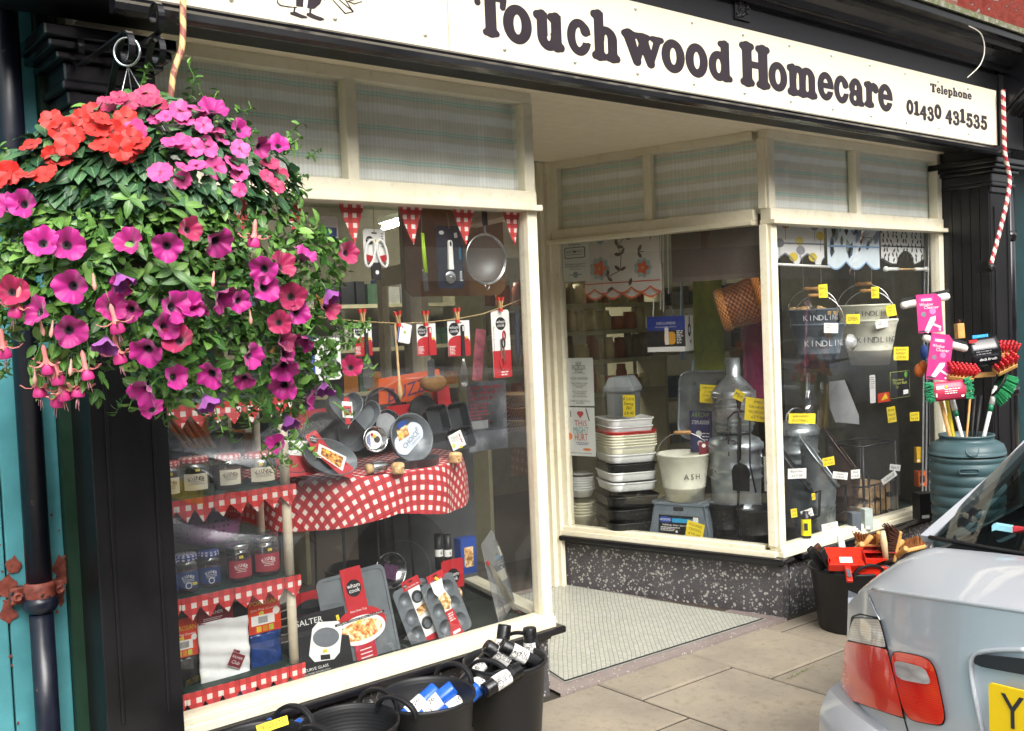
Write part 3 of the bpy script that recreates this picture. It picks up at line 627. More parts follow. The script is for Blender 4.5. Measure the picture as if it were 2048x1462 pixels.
for c, u0, u1, v0, v1 in word:
    um, vm = (u0 + u1) / 2, (v0 + v1) / 2; a, b_ = AY(u0, vm, YSG).x, AY(u1, vm, YSG).x; z0, z1 = AY(um, v1, YSG).z, AY(um, v0, YSG).z
    letter_mesh(MB(inkm), c, fS, (a, b_, z0, z1)).build('letter', sg) if 0 else letter_mesh((lq := MB(inkm)), c, fS, (a, b_, z0, z1)) and lq.build('letter', sg)
def pxp(mb, pts, y, th=.0012):        # outline given in picture points on the plane y, printed as a thin layer
    P = [AY(u, v, y) for u, v in pts]; return mb.prism(FF((0, y, 0)), [(p.x, p.z) for p in P], th)
q = MB(inkm)          # lower half of the shop's printed emblem: two figures' feet and a bundle of planks
for pts in (((592, -6), (607, -6), (606, 14), (592, 12)), ((617, -6), (646, -6), (640, 8), (628, 18), (614, 16)), ((580, 24), (592, 24), (600, 28), (613, 33), (615, 36), (604, 37), (592, 33), (581, 29)), ((613, 26), (622, 26), (632, 31), (646, 36), (649, 40), (640, 42), (622, 36), (613, 31)), ((588, 14), (591, 14), (590, 25), (586, 25)), ((619, 17), (623, 17), (622, 27), (618, 27)),
            ((554, -5), (556, -5), (556, 5), (562, 10), (580, 13), (594, 14), (594, 15.5), (578, 15), (560, 12), (554, 6)), ((661, -4), (663, -4), (691, 26), (689, 27.5)), ((673, -4), (675, -4), (707, 22), (705, 24)), ((689, 26), (707, 22.5), (707, 24.5), (690, 28)), ((687, -4), (689, -4), (707, 23), (705, 24)), ((693, 2), (722, -5), (722, -3), (694, 4)), ((697, 2), (709, 7), (708, 9), (696, 4)), ((708, 7), (724, 2), (724, 4), (709, 9)), ((646, -5), (648, -5), (650, 1), (648, 1))):
    pxp(q, pts, YSG)
q.build('emblem', sg)
scm = mat('screw_cap', 'dddcd6', .35, var=.05)
for k in range(14):
    x = 1.30 + k * .345
    for z in (2.585, 2.842): q = MB(scm); q.lathe([(.0085, 0), (.0085, .004), (.006, .0075), (.0001, .008)], FF((x, YSG, z)), 12); q.build('screw_cap', sg)
# ================================================================== THE LEFT WINDOW DISPLAY
GR = 'goods in the left window'
redm = mat('red_card', 'b2232b', .45, var=.06); wcard = mat('white_card', 'e9e8e4', .5, var=.03); bcard = mat('black_card', '1b1c1f', .4, var=.1); ycard = mat('yellow_tag', 'f2dc1e', .6, var=.05)
pink = mat('grey_print', '77777a', .6, var=0); winec = mat('wine_card', '7a2531', .5, var=.08); bluec = mat('blue_card', '24489a', .45, var=.08); wood = mat('pale_wood', 'c9a673', .6, var=.18, scale=30); twine = mat('twine', 'b49a6a', .9)
nstick = mat('nonstick_steel', '6c7277', .36, .15, var=.10); dkstick = mat('dark_nonstick', '34373b', .36, .1, var=.12); pizzam = None
def food(name, a, b, c, scale=40):
    t = NT(name); cc = t.ramp(t.noise(scale, 5), [(.36, a), (.5, b), (.62, c)]); t.l(cc, t.p.inputs['Base Color']); t.p.inputs['Roughness'].default_value = .5; return t.m
pizza = food('pizza_photo', 'b8401e', 'e0b060', 'f3e8c4', 55); pie = food('pie_photo', '5a2c18', 'd08a3a', 'f0c878', 75); cakep = food('cake_photo', '8a5a2c', 'd9a860', 'f0e0c0', 60)
def gingham(name, red='c02a33', pitch=1.):      # UV in pairs of stripes
    t = NT(name); uv = t('UVMap'); sp = t('SeparateXYZ'); t.l(uv.outputs[0], sp.inputs[0])
    a = [t.math('GREATER_THAN', t.math('FRACT', t.math('MULTIPLY', sp.outputs[i], pitch)), .47) for i in (0, 1)]
    s_ = t.math('ADD', a[0], a[1]); c = t.ramp(t.math('MULTIPLY', s_, .5), [(0, 'ece6de'), (.25, red), (.75, tuple(x * .72 for x in lin(red)[:3]) + (1,))], 'CONSTANT')
    wv = t.noise(900, 1); c = t.mix(t.math('MULTIPLY', wv, .18), c, lin('8a4040'))
    t.l(c, t.p.inputs['Base Color']); t.p.inputs['Roughness'].default_value = .75; return t.m
ging = gingham('red_gingham'); gingp = gingham('paper_gingham', 'd23a3a')
def stringm(pts, r=.0014): return MB(twine).tube(pts, r, 6)
# bunting
bt = thing('bunting', AY(800, 395, .035), 'red and white gingham bunting strung across the top of the left window', 'bunting')
q = MB(mat('pink_ribbon', 'c4565c', .7, var=.12)); a, b_ = AY(330, 377, .034), AY(1043, 400, .034); q.fbox(FF((a + b_) / 2), b_.x - a.x, .03, .002); q.build('ribbon', bt)
for (u0, v0, u1, v1, u2, v2) in ((352, 378, 414, 381, 385, 455), (452, 384, 514, 386, 486, 462), (560, 388, 613, 390, 589, 468), (671, 393, 733, 396, 710, 488), (791, 398, 849, 403, 827, 489), (900, 405, 953, 409, 932, 490), (1001, 410, 1043, 412, 1030, 490)):
    a, b_, c = AY(u0, v0, .036), AY(u1, v1, .036), AY(u2, v2, .036); w_ = (b_ - a).length; q = MB(gingp)
    n = 6; hgt = a.z - c.z
    for k in range(n):
        t0, t1 = k / n, (k + 1) / n
        def L(t): return a.lerp(c, t) + Vector((0, .006 * math.sin(t * 3), 0))
        def Rr(t): return b_.lerp(c, t) + Vector((0, .006 * math.sin(t * 3 + .5), 0))
        P = [L(t0), L(t1), Rr(t1), Rr(t0)]; q.quad(*P, uv=[((p.x - a.x) / .037 + .1, (p.z - a.z) / .037) for p in P])
    q.build('pennant', bt, solid=.0012)
def disclogo(q, f, x, y, r, txt=('wham', 'cook'), col=None):
    q.m(bcard).disc(f, r, .0014, 20, x, y); q.m(wcard)
    for i, s_ in enumerate(txt): q.text(f, s_, r * .72, x, y + r * (.28 - .56 * i), .0022)
def tagy(q, f, x, y, w=.016, h=.010, rot=0):
    q.m(ycard).rect(f.at(x, y).turn(rot), -w / 2, -h / 2, w / 2, h / 2, .0022); q.m(pink).lines(f.at(x, y).turn(rot), -w * .4, -h * .3, w * .4, h * .3, 2, h * .14, .0028)
def card(box, y, col, rot=0, th=.0018, lean=0, hole=True):
    f, w, h = pf(*box, y, rot); f = f.lean(lean) if lean else f; q = MB(col); r_ = min(w, h) * .08
    q.prism(f, [(-w / 2 + r_, -h / 2), (w / 2 - r_, -h / 2), (w / 2, -h / 2 + r_), (w / 2, h / 2 - r_), (w / 2 - r_, h / 2), (-w / 2 + r_, h / 2), (-w / 2, h / 2 - r_), (-w / 2, -h / 2 + r_)], th, -th)
    return q, f, w, h
# kitchen scissors on a card
t = thing('kitchen_scissors', AY(749, 525, .10), 'white card holding scissors with white and red oval handles, hung on twine between two pennants', 'scissors', GR)
q, f, w, h = card((727, 458, 771, 526), .10, wcard); q.m(bcard).rect(f, -w * .12, h * .36, w * .12, h * .40); disclogo(q, f, -w * .22, h * .16, w * .17); tagy(q, f, w * .03, h * .14, .014, .012, .6); q.m(pink).lines(f, w * .3, -h * .05, w * .42, h * .4, 6); q.build('card', t)
for sx in (-1, 1):
    c = f.at(sx * w * .27, -h * .18, .01).turn(sx * .22); q = MB(wcard); P = [c.p(w * .21 * math.cos(a), h * .36 * math.sin(a) * (1 + .25 * (a > math.pi)), .0) for a in [2 * math.pi * i / 20 for i in range(20)]]; q.tube(P, .0055, 6, True); hh = q.build('handle', t)
    q = MB(redm); q.flat(c, [(w * .17 * math.cos(a), -h * .1 + h * .2 * math.sin(a)) for a in [math.pi + math.pi * i / 10 for i in range(11)]], .001); q.build('inlay', hh)
q = MB(blackpl); q.fbox(f.at(-.0, -h * .74, .004), w * .42, h * .5, .012); q.m(wcard).disc(f.at(0, -h * .78), .008, .0115); q.build('sheath', t, bev=.003)
stringm([AY(746, 395, .1), f.p(0, h * .38, .002)]).build('cord', t)
# lime stick
t = thing('kitchen_knife', AY(848, 540, .10), 'slim lime green handled tool with a silver tip dangling from twine', 'utensil', GR)
a, b_, c = AY(843, 466, .1), AY(850, 545, .1), AY(852, 586, .1); q = MB(mat('lime_plastic', 'a5cc1e', .4)); q.tube([a, a.lerp(b_, .5), b_], [.004, .006, .006], 8); q.tube([a + X_ * .007, b_ + X_ * .009], .004, 8); q.build('handle', t); q = MB(steel); q.fbox(FF(b_.lerp(c, .4)).turn(.05), .021, .085, .003); q.build('blade', t, bev=.001)
stringm([AY(843, 428, .1), a]).build('cord', t)
# pizza cutter
t = thing('pizza_cutter', AY(900, 577, .10), 'white pizza cutter tied on a black card printed pizza cutter', 'pizza cutter', GR)
q, f, w, h = card((874, 452, 927, 577), .10, mat('navy_card', '1d2230', .4, var=.1)); q.m(wcard).disc(f, .013, .0012, 12, -w * .3, h * .39, .008); q.text(f.turn(R(90)), 'pizza', .021, -h * .30, -w * .36, .0015); q.m(mat('sky_print', '2aa7d8', .5)).text(f.turn(R(90)), 'cutter', .021, h * .07, -w * .36, .0015); q.m(wcard).rect(f.turn(.1), w * .24, h * .30, w * .36, h * .38); q.build('card', t)
q = MB(white_p); q.prism(f.at(-w * .04, 0), [(-.010, h * .24), (-.006, h * .27), (.006, h * .27), (.010, h * .24), (.0115, -.02), (.013, -h * .2), (-.013, -h * .2), (-.0115, -.02)], .012, .002); q.m(bcard).disc(f.at(-w * .04, h * .21), .005, .0145, 10, 0, 0, .011); q.build('handle', t, bev=.002)
q = MB(steel); q.lathe([(.0001, .010), (.024, .0095), (.026, .008), (.024, .0065), (.0001, .006)], f.at(-w * .06, -h * .32), 28); q.lathe([(.006, .0105), (.006, .014), (.0001, .014)], f.at(-w * .06, -h * .32), 12); q.build('wheel', t)
stringm([AY(894, 425, .1), f.p(0, h * .46, .002)]).build('cord', t)
# sieve
t = thing('sieve', AY(972, 577, .11), 'round wire sieve with a black handle hung upside down against the left window', 'sieve', GR)
f, w, h = pf(933, 468, 1012, 568, .11); rx, rz = w / 2, h / 2
q = MB(steel); rg = lambda k, z=0: [f.p(rx * k * math.cos(a), rz * k * math.sin(a), z) for a in [2 * math.pi * i / 40 for i in range(40)]]
q.tube(rg(1), .0042, 8, True); q.tube(rg(.97, -.006), .003, 6, True); q.build('rim', t)
mt = NT('wire_mesh'); mt.p.inputs['Base Color'].default_value = lin('9aa0a2'); mt.p.inputs['Metallic'].default_value = .6; tr = mt('BsdfTransparent'); mx = mt('MixShader', i_Fac=.38); mt.l(tr.outputs[0], mx.inputs[1]); mt.l(mt.p.outputs[0], mx.inputs[2]); mt.l(mx.outputs[0], mt.out.inputs[0])
q = MB(mt.m); q.lathe([(rx * math.cos(a), -.075 * math.sin(a)) for a in [math.pi / 2 * i / 7 for i in range(7)]] + [(.0005, -.075)], f, 32, True, 1, rz / rx); q.build('mesh_bowl', t)
q = MB(blackpl); q.strap([f.p(.002, rz + .035), f.p(-.001, rz + .12)], f.X, .024, .014); q.build('handle', t, bev=.005); q = MB(steel); q.tube([f.p(0, rz * .99), f.p(.0, rz + .04)], .006, 8); q.tube([f.p(-.012, -rz), f.p(-.008, -rz - .018), f.p(.0, -rz - .024), f.p(.008, -rz - .018), f.p(.012, -rz)], .0018, 6); q.build('rest_hook', t)
# brown board, pale blue packet behind the flowers
q, f, w, h = card((812, 398, 1011, 592), .62, mat('kraft_board', '8a6238', .6, var=.12), th=.006); single('notice_board', q, 'plain brown board hanging behind the sieve and pizza cutter', 'board', GR)
q, f, w, h = card((642, 432, 676, 478), .13, wcard); q.m(bluec).rect(f, -w * .4, -h * .4, w * .4, 0); single('hanging_packet', q, 'small blue and white packet hanging beside the first full pennant', 'packet', GR)
# the line with pegs
line = [AY(u, v, .13) for u, v in ((560, 622), (668, 638), (727, 643), (796, 647), (852, 645), (913, 638), (965, 628), (1001, 615), (1044, 598))]
q = stringm(line, .0022); q.m(steel).tube([line[-1] + Vector((.008 * math.cos(a), 0, .008 * math.sin(a))) for a in [i * .7 for i in range(9)]], .0015, 6); single('twine_line', q, 'twine line tied to a hook with red tipped pegs along it', 'twine')
def peg(u, v, lb, tilt=0):
    f = FF(AY(u, v, .124)).turn(tilt); t = thing('clothes_peg', f.p(0, -.03), lb, 'clothes peg', 'red tipped pegs on the twine line'); sc = .9
    q = MB(wood)
    for s_ in (-1, 1): q.strap([f.p(s_ * .004 * sc, -.028 * sc), f.p(s_ * .0055 * sc, .002), f.p(s_ * .011 * sc, .020 * sc)], f.N, .011, .006 * sc)
    q.build('body', t); rr = mat('peg_red', 'd8352b', .4)
    q = MB(rr)
    for s_ in (-1, 1): q.strap([f.p(s_ * .0108 * sc, .018 * sc), f.p(s_ * .0125 * sc, .034 * sc)], f.N, .0125, .0095 * sc)
    q.build('tip', t); q = MB(rr); q.fbox(f.p and f.at(0, -.026 * sc), .014, .014, .013); q.build('tip', t)
for u, v, lb, tl in ((725, 634, 'red tipped peg holding the black handled grater card', .05), (796, 638, 'red tipped peg holding the small recipe card beside a wooden spoon', .12), (851, 637, 'red tipped peg holding the red handled grater card', 0), (914, 631, 'red tipped peg holding the whisk card', .06), (1001, 609, 'red tipped peg holding the tall scissors card', 0)): peg(u, v, lb, tl)
def tool_card(box, lb, cat, hcol, extra, nm):
    f, w, h = pf(*box, .135); t = thing(nm, f.p(0, -h / 2), lb, cat, GR); q = MB(wcard); q.prism(f, [(-w / 2, -h / 2), (w / 2, -h / 2), (w / 2, h / 2), (-w / 2, h / 2)], .0016, -.0016)
    q.m(redm).flat(f, [(-w / 2, -h / 2), (w / 2, -h / 2)] + [(w / 2 * math.cos(a), -h * .12 + h * .20 * math.sin(a)) for a in [math.pi * i / 10 for i in range(11)]], .0008)
    q.m(bcard).rect(f, -w * .14, h * .42, w * .14, h * .45); disclogo(q, f, -w * .22, h * .26, w * .24); tagy(q, f, w * .34, h * .02, .012, .009, .4); q.m(wcard).lines(f, -w * .45, -h * .45, -w * .15, -h * .2, 6, None, .0014); q.build('card', t)
    q = MB(hcol); P = [(.0075, h * .34), (.004, h * .38), (-.004, h * .38), (-.0075, h * .34), (-.0065, 0), (-.0085, -h * .5), (.0085, -h * .5), (.0065, 0)]; q.prism(f.at(w * .12, 0), P, .011, .002); q.m(wcard).rect(f.at(w * .12, 0), -.003, h * .20, .003, h * .34, .0134); q.build('handle', t, bev=.002)
    extra(t, f.at(w * .12, -h * .5), h); return t
def flat_grater(t, f, h):
    q = MB(steel); q.tube([f.p(-.018, -.03, .006), f.p(-.005, -.008, .006), f.p(.003, -.002, .006), f.p(.01, -.010, .006), f.p(.020, -.03, .006)], .0025, 6); q.prism(f, [(-.021, -.03), (.023, -.03), (.023, -.125), (-.021, -.125)], .002, .005); q.build('blade', t)
def mini_grater(t, f, h):
    q = MB(steel); q.tube([f.p(-.014, -.025, .006), f.p(0, -.006, .006), f.p(.015, -.025, .006)], .0016, 6); q.prism(f, [(-.016, -.02), (.018, -.02), (.018, -.09), (-.016, -.09)], .002, .004)
    q.m(dkstick)
    for i in range(5):
        for j in range(9): q.disc(f, .0017, .0068, 6, -.011 + i * .0058, -.028 - j * .0068)
    q.build('blade', t)
def whisk(t, f, h):
    q = MB(steel)
    for k in range(6):
        a = math.pi * k / 6; q.tube([f.p(.016 * math.sin(s_ * math.pi) * math.cos(a) * (1 if s_ < 2 else 1), -.13 * (1 - abs(1 - 2 * s_ / 2)) if 0 else -.13 * math.sin(math.pi * min(s_, 1) / 2), .006 + .016 * math.sin(s_ * math.pi) * math.sin(a)) for s_ in [i / 9 for i in range(10)]], .0011, 5)
        q.tube([f.p(-.016 * math.sin(s_ * math.pi) * math.cos(a), -.13 * math.sin(math.pi * s_ / 2), .006 - .016 * math.sin(s_ * math.pi) * math.sin(a)) for s_ in [i / 9 for i in range(10)]], .0011, 5)
    q.build('wires', t)
tool_card((709, 646, 744, 712), 'black handled flat grater hanging on a white and red card from the twine', 'grater', blackpl, flat_grater, 'hand_grater')
tool_card((834, 646, 872, 711), 'red handled mini grater hanging on a white and red card from the twine', 'grater', redm, mini_grater, 'hand_grater')
tool_card((896, 641, 940, 712), 'black handled balloon whisk hanging on a white and red card from the twine', 'whisk', blackpl, whisk, 'balloon_whisk')
t = thing('wooden_spoon', AY(801, 803, .135), 'long wooden spoon clipped to the twine with a small recipe card', 'spoon', GR)
a, b_ = AY(790, 648, .135), AY(801, 800, .135); q = MB(wood); q.tube([a, a.lerp(b_, .75), a.lerp(b_, .82), a.lerp(b_, .92), b_], [.0045, .0055, .009, .011, .003], 8); q.build('spoon', t)
q, f, w, h = card((796, 647, 822, 686), .12, wcard, -12); q.m(mat('leaf_print', '9ab04a', .6)).disc(f, .006, .001, 10, 0, .004); q.m(redm).disc(f, .003, .001, 10, -w * .2, h * .3); q.m(bluec).rect(f, -w * .5, -h * .5, -w * .4, h * .5); q.build('card', t)
t = thing('kitchen_scissors', AY(1003, 755, .13), 'tall card of black and red scissors on the rightmost peg of the twine', 'scissors', GR)
q, f, w, h = card((985, 620, 1021, 755), .135, wcard, 1); q.m(redm).rect(f, -w / 2, -h / 2, w / 2, -h * .1); disclogo(q, f, -.0, h * .30, w * .28); q.m(bcard).text(f.turn(R(-90)), 'Pack of 2 dry scissors', .012, -h * .05 if 0 else -h * .08, -w * .40, .001); q.m(wcard).lines(f, -w * .1, -h * .48, w * .3, -h * .4, 2, None, .0014); q.build('card', t)
for x, y, m_, sc in ((.006, .004, blackpl, 1), (-.006, -.085, redm, 1.25), (.012, .035, redm, .9)):
    q = MB(m_); q.tube([f.p(x + .008 * sc * math.cos(a), y + .02 * sc * math.sin(a), .006) for a in [2 * math.pi * i / 14 for i in range(14)]], .0035, 6, True); q.build('handle', t)
q = MB(steel); q.strap([f.p(.006, -.016, .005), f.p(.010, -.085, .005)], f.X, .008, .002); q.strap([f.p(-.006, -.06, .005), f.p(-.008, .02, .005)], f.X, .008, .002); q.build('blade', t)
q = MB(mat('navy_spots', '2c3350', .6, var=.9, scale=160)); a, b_ = AY(1033, 620, .14), AY(1037, 726, .14); q.tube([a, a.lerp(b_, .3), a.lerp(b_, .8), b_], [.004, .012, .011, .003], 10); single('rolled_umbrella', q, 'rolled navy spotted cloth hanging beside the right post of the left window', 'umbrella', GR)
q, f, w, h = card((948, 658, 968, 762), .30, mat('pink_pack', 'a85a66', .5, var=.3, scale=30), -8); single('hanging_packet', q, 'narrow pink packet hanging behind the whisk and the scissors', 'packet', GR)
q, f, w, h = card((624, 676, 682, 760), .14, wcard); q.m(bluec).rect(f, -w / 2, -h / 2, -w * .40, h / 2); q.m(redm).disc(f, .008, .001, 12, -w * .25, h * .33); q.m(mat('tin_print', 'a9adb0', .3, .6)).disc(f, w * .33, .001, 24, w * .1, -h * .2); q.m(pink).text(f, 'with attached', .012, w * .12, h * .34, .001, w=w * .55); q.text(f, 'whisk & cutters', .012, w * .12, h * .25, .001, w=w * .5); single('hanging_packet', q, 'white card with a round tin printed on it, half hidden by the flowers', 'packet', GR)
# ---- gingham trimmed shelf unit in the left window
shelf = thing('display_shelf', AY(450, 1400, .2), 'four tier display shelf with red gingham zigzag edging in the left window', 'shelf')
darkgreen = mat('shelf_green', '22382f', .6, var=.15)
XS1 = AY(566, 800, .10).x + .012; XS0 = XL + .004
zsh = [AY(u, v, .085).z for u, v in ((525, 797), (584, 968), (591, 1150), (596, 1327))]
for k, z in enumerate(zsh):
    q = MB(darkgreen); q.box(XS0, XS1, .09, .36, z - .016, z); q.build('board', shelf, bev=.002)
    q = MB(gingp); n = 8; st = (XS1 - XS0 + .012) / n; W = .0395
    for i in range(n):
        x0 = XS0 + i * st; x1 = x0 + st; yv = .080 + .003 * math.sin(i * 2.1 + k); za, zb = z + .001, z - .037; jt = rnd.uniform(-.006, .006)
        P = [(x0, yv, zb), (x1, yv, zb), (x1, yv, za), (x0, yv, za)]; q.quad(*P, uv=[(p[0] / W, (p[2] - za) / W) for p in P])
        P = [(x0, yv, zb), ((x0 + x1) / 2 + jt, yv - .006, zb - .042 + jt), (x1, yv, zb)]; q.add(P, [(0, 1, 2)], [[(p[0] / W, (p[2] - za) / W) for p in P]])
    q.build('gingham_edging', shelf, solid=.001)
q = MB(mat('cream_post', 'd8cdb4', .5, var=.06)); a = AY(555.5, 820, .10).x; b_ = AY(573, 820, .10).x; rpo = (b_ - a) / 2
for z0, z1 in zip(zsh[1:], zsh[:-1]): q.tube([((a + b_) / 2, .105, z0 + .0005), ((a + b_) / 2, .105, z1 - .0165)], rpo, 14)
q.tube([((a + b_) / 2, .105, .3355), ((a + b_) / 2, .105, zsh[3] - .0165)], [rpo * 1.6, rpo], 14)
q.build('post', shelf)
q = MB(mat('cream_post', 'd8cdb4')); q.tube([(XS1 - .015, .33, .336), (XS1 - .015, .33, zsh[0] - .017)], rpo * .9, 10); q.build('post', shelf)
jarglass = thin_glass('jar_glass', (.90, .93, .93), 1.6)
lidb = gingham('blue_gingham', '3a5a9c'); lidr = gingham('red_lid_gingham', 'c8504f')
labm = mat('cream_label', 'd9d2bc', .6, var=.04); navyl = mat('navy_label', '23396e', .5, var=.08); redl = mat('red_label', '9c2f3c', .5, var=.08)
def jar(x, y, z, r, h, lb, lab, lidm, txt, fill=None, labw=.8, tagx=None):
    t = thing('storage_jar', (x, y, z), lb, 'jar', 'glass jars on the gingham shelves'); f = UPF((x, y, z))
    q = MB(jarglass); q.lathe([(r * .86, .001), (r * .98, .006), (r, h * .12), (r, h * .72), (r * .9, h * .80), (r * .84, h * .84)], f, 24); q.build('glass', t)
    q = MB(lidm); q.lathe([(r * .9, h * .84), (r * .93, h * .85), (r * .93, h * .95)], f, 24, True, 1, 1, None, (14, 90)); q.lathe([(r * .93, h * .95), (r * .85, h), (.0001, h * 1.0)], f, 24, True, 1, 1, None, (14, 300)); q.build('lid', t)
    if fill: q = MB(fill); q.lathe([(.0001, .003), (r * .88, .004), (r * .92, h * .1), (r * .92, h * .62), (.0001, h * .64)], f, 20); q.build('contents', t)
    q = MB(lab); a0 = -math.pi / 2 - .23; n = 10; P = []
    for j in range(n + 1):
        aa = a0 - labw + 2 * labw * j / n
        for zz in (h * .14, h * .58): P.append(f.p((r + .0012) * math.cos(aa), (r + .0012) * math.sin(aa), zz))
    q.add(P, [(2 * j, 2 * j + 2, 2 * j + 3, 2 * j + 1) for j in range(n)], None, True)
    fc = Fr(f.p((r + .0022) * math.cos(a0), (r + .0022) * math.sin(a0), h * .38), Vector((-math.sin(a0), math.cos(a0), 0)), Z_)
    pm = wcard if lab is not labm else mat('label_ink', '5b4a44', .6, var=0); q.m(pm)
    for i, c in enumerate(txt):
        an = (i - (len(txt) - 1) / 2) * .155; aa = a0 + an; fq = Fr(f.p((r + .002) * math.cos(aa), (r + .002) * math.sin(aa), h * (.46 - 2.2 * an * an * .12)), Vector((-math.sin(aa), math.cos(aa), 0)), Z_).turn(-an * 1.2); q.text(fq, c, r * .36, 0, 0, .0004)
    q.lines(fc, -r * .5, -h * .10, r * .5, h * .02, 3, h * .012, .0006, 3, 'C')
    if lab is navyl: q.disc(fc, r * .26, .0006, 18, 0, -h * .16); q.m(navyl).disc(fc, r * .2, .0010, 18, 0, -h * .16)
    if tagx is not None: tagy(q, fc, tagx, h * .30 if lab is not navyl else -h * .12, .014, .009, .1)
    q.build('label', t)
pinkfill = mat('dark_jam', '3a1015', .3)
z = zsh[1]
def jx(u, v, y): return AY(u, v, y).x
for u, w_, hh, y, lb, tg in ((338, 26, .125, .17, 'clear glass jar with a cream label cut off by the pilaster edge', .0), (388, 63, .128, .19, 'large clear glass jar with a cream label and a yellow tag on its shoulder', .005), (457, 55, .122, .2, 'clear glass jar holding brown spice with a small cream label on the second shelf', None), (521, 62, .116, .19, 'clear squat glass jar with a broad cream label nearest the shelf post', -.01)):
    r_ = (jx(u + w_ / 2, 930, y) - jx(u - w_ / 2, 930, y)) / 2; jar(jx(u, 960, y), y, z, max(r_, .042), hh, lb, labm, lidr, 'KILNER', mat('spice', '4a2c22') if u == 457 else None, .75, tg)
z = zsh[2]
for u, w_, hh, y, lb, l_, tg in ((334, 46, .125, .17, 'blue labelled jar with a checked lid half hidden by the pilaster', navyl, None), (373, 48, .13, .17, 'navy labelled glass jar with a blue checked lid and a yellow tag', navyl, .02), (419, 44, .125, .18, 'navy labelled glass jar with a blue checked lid without a tag', navyl, None), (479, 49, .137, .17, 'red labelled glass jar with a steel lid, shorter one beside the blue jars', redl, .0), (533, 52, .147, .18, 'red labelled glass jar with a steel lid, taller one beside the shelf post', redl, .005)):
    r_ = (jx(u + w_ / 2, 1130, y) - jx(u - w_ / 2, 1130, y)) / 2; jar(jx(u, 1150, y), y, z, r_, hh, lb, l_, lidb if l_ is navyl else steel, 'KILNER', pinkfill, 1.0, tg)
# spoons, sieve cloth and other things at the back of the shelves
t = thing('wooden_spoons', AY(365, 890, .25), 'bundle of pale wooden spoon handles leaning on the top of the jars', 'spoons', GR)
for k in range(5): a, b_ = AY(372 + k * 14, 895, .28), AY(328 + k * 16, 835, .26); q = MB(wood); q.tube([a, b_, b_ + (b_ - a).normalized() * .06], .007, 8); q.build('handle', t)
q, f, w, h = card((388, 835, 418, 895), .29, mat('orange_pack', 'e0932a', .5, var=.25, scale=30)); single('hanging_packet', q, 'orange and yellow packet behind the wooden spoon handles', 'packet', GR)
pur = NT('purple_dots'); sp = pur('SeparateXYZ'); pur.l(pur.pos(), sp.inputs[0]); vv = pur('TexVoronoi', i_Scale=55, i_Randomness=.0); pur.l(pur.pos(), vv.inputs['Vector']); pur.l(pur.mix(pur.math('LESS_THAN', vv.outputs['Distance'], .28), lin('9a4f86'), lin('2b1426')), pur.p.inputs['Base Color'])
f = UPF(AY(415, 1085, .30)); q = MB(pur.m); q.lathe([(.06, .0), (.11, .02), (.125, .09), (.118, .09), (.10, .022), (.0001, .01)], f, 28); single('colander', q, 'purple colander with round holes on the shelf behind the blue jars', 'colander', GR)
def pot_covers(box, lb, full):
    f, w, h = pf(*box, .16); t = thing('pot_cover_packet', f.p(0, -h / 2), lb, 'packet', 'orange pot cover packets on the bottom shelf')
    q = MB(mat('orange_card', 'd8401f', .45, var=.06)); q.prism(f, [(-w / 2, 0), (w / 2, 0), (w / 2, h / 2), (-w / 2, h / 2)], .002); yl = mat('yellow_print', 'f2cf2a', .5)
    q.m(yl).text(f, 'POROSAN', .024, 0, h * .37, .003, w=w * .9); q.m(wcard).text(f, 'Jam Pot Covers', .011, 0, h * .29, .003, w=w * .85); q.disc(f, w * .11, .003, 14, w * .36, h * .24); q.rect(f, -w * .42, h * .10, w * .3, h * .22, .003); q.m(bcard)
    for k in range(9): q.rect(f, -w * .2 + k * .004, h * .12, -w * .2 + k * .004 + .0022, h * .20, .0036)
    for k, cc in enumerate(('c23b2c', 'e3c23a', 'd88a2a', 'b8c04a', 'c23b2c')): q.m(mat('jam_' + str(k), cc, .5)).rect(f, -w * .46 + k * w * .19, h * .015, -w * .31 + k * w * .19, h * .085, .003)
    tagy(q, f, -w * .1, h * .24, .018, .012, .3); q.build('card', t)
    q = MB(mat('navy_bag' if full else 'dark_clear_bag', '1d3c78' if full else '2b2c2c', .15, var=.3, scale=30)); q.grid(lambda a, b: f.p((a - .5) * w * .96, -h / 2 + b * h * .5, .012 * math.sin(a * math.pi) * math.sin(b * math.pi) + .003 * math.sin(a * 17 + b * 9)), 12, 10); q.build('bag', t, solid=.001)
pot_covers((342, 1236, 398, 1392), 'orange pot cover packet with a dark clear bag beside the pilaster', 0); pot_covers((498, 1182, 563, 1345), 'orange pot cover packet with a navy bag beside the shelf post', 1)
f, w, h = pf(397, 1205, 497, 1372, .15); t = thing('muslin_pack', f.p(0, -h / 2), 'white muslin cloth in a clear pack with a wine red header between two orange packets', 'packet', GR)
mus = mat('white_muslin', 'eceeee', .6, var=.05, scale=20); q = MB(mus); q.grid(lambda a, b: f.p((a - .5) * w, -h / 2 + b * h * .82, .006 + .0035 * math.sin(b * 13 + a * 2) + .0025 * math.sin(b * 31 + a * 5 + 1)), 16, 40); q.build('cloth', t, solid=.006)
q = MB(winec); q.rect(f, -w / 2, h * .30, w * .2, h / 2, .012); q.m(bcard).rect(f, w * .2, h * .30, w / 2, h / 2, .012); q.m(wcard).text(f, 'KILNER', .016, -w * .15, h * .42, .013); q.lines(f, -w * .4, h * .33, .0, h * .37, 2, .002, .013); q.m(jarglass).disc(f, .014, .013, 14, w * .3, h * .4); q.build('header', t)
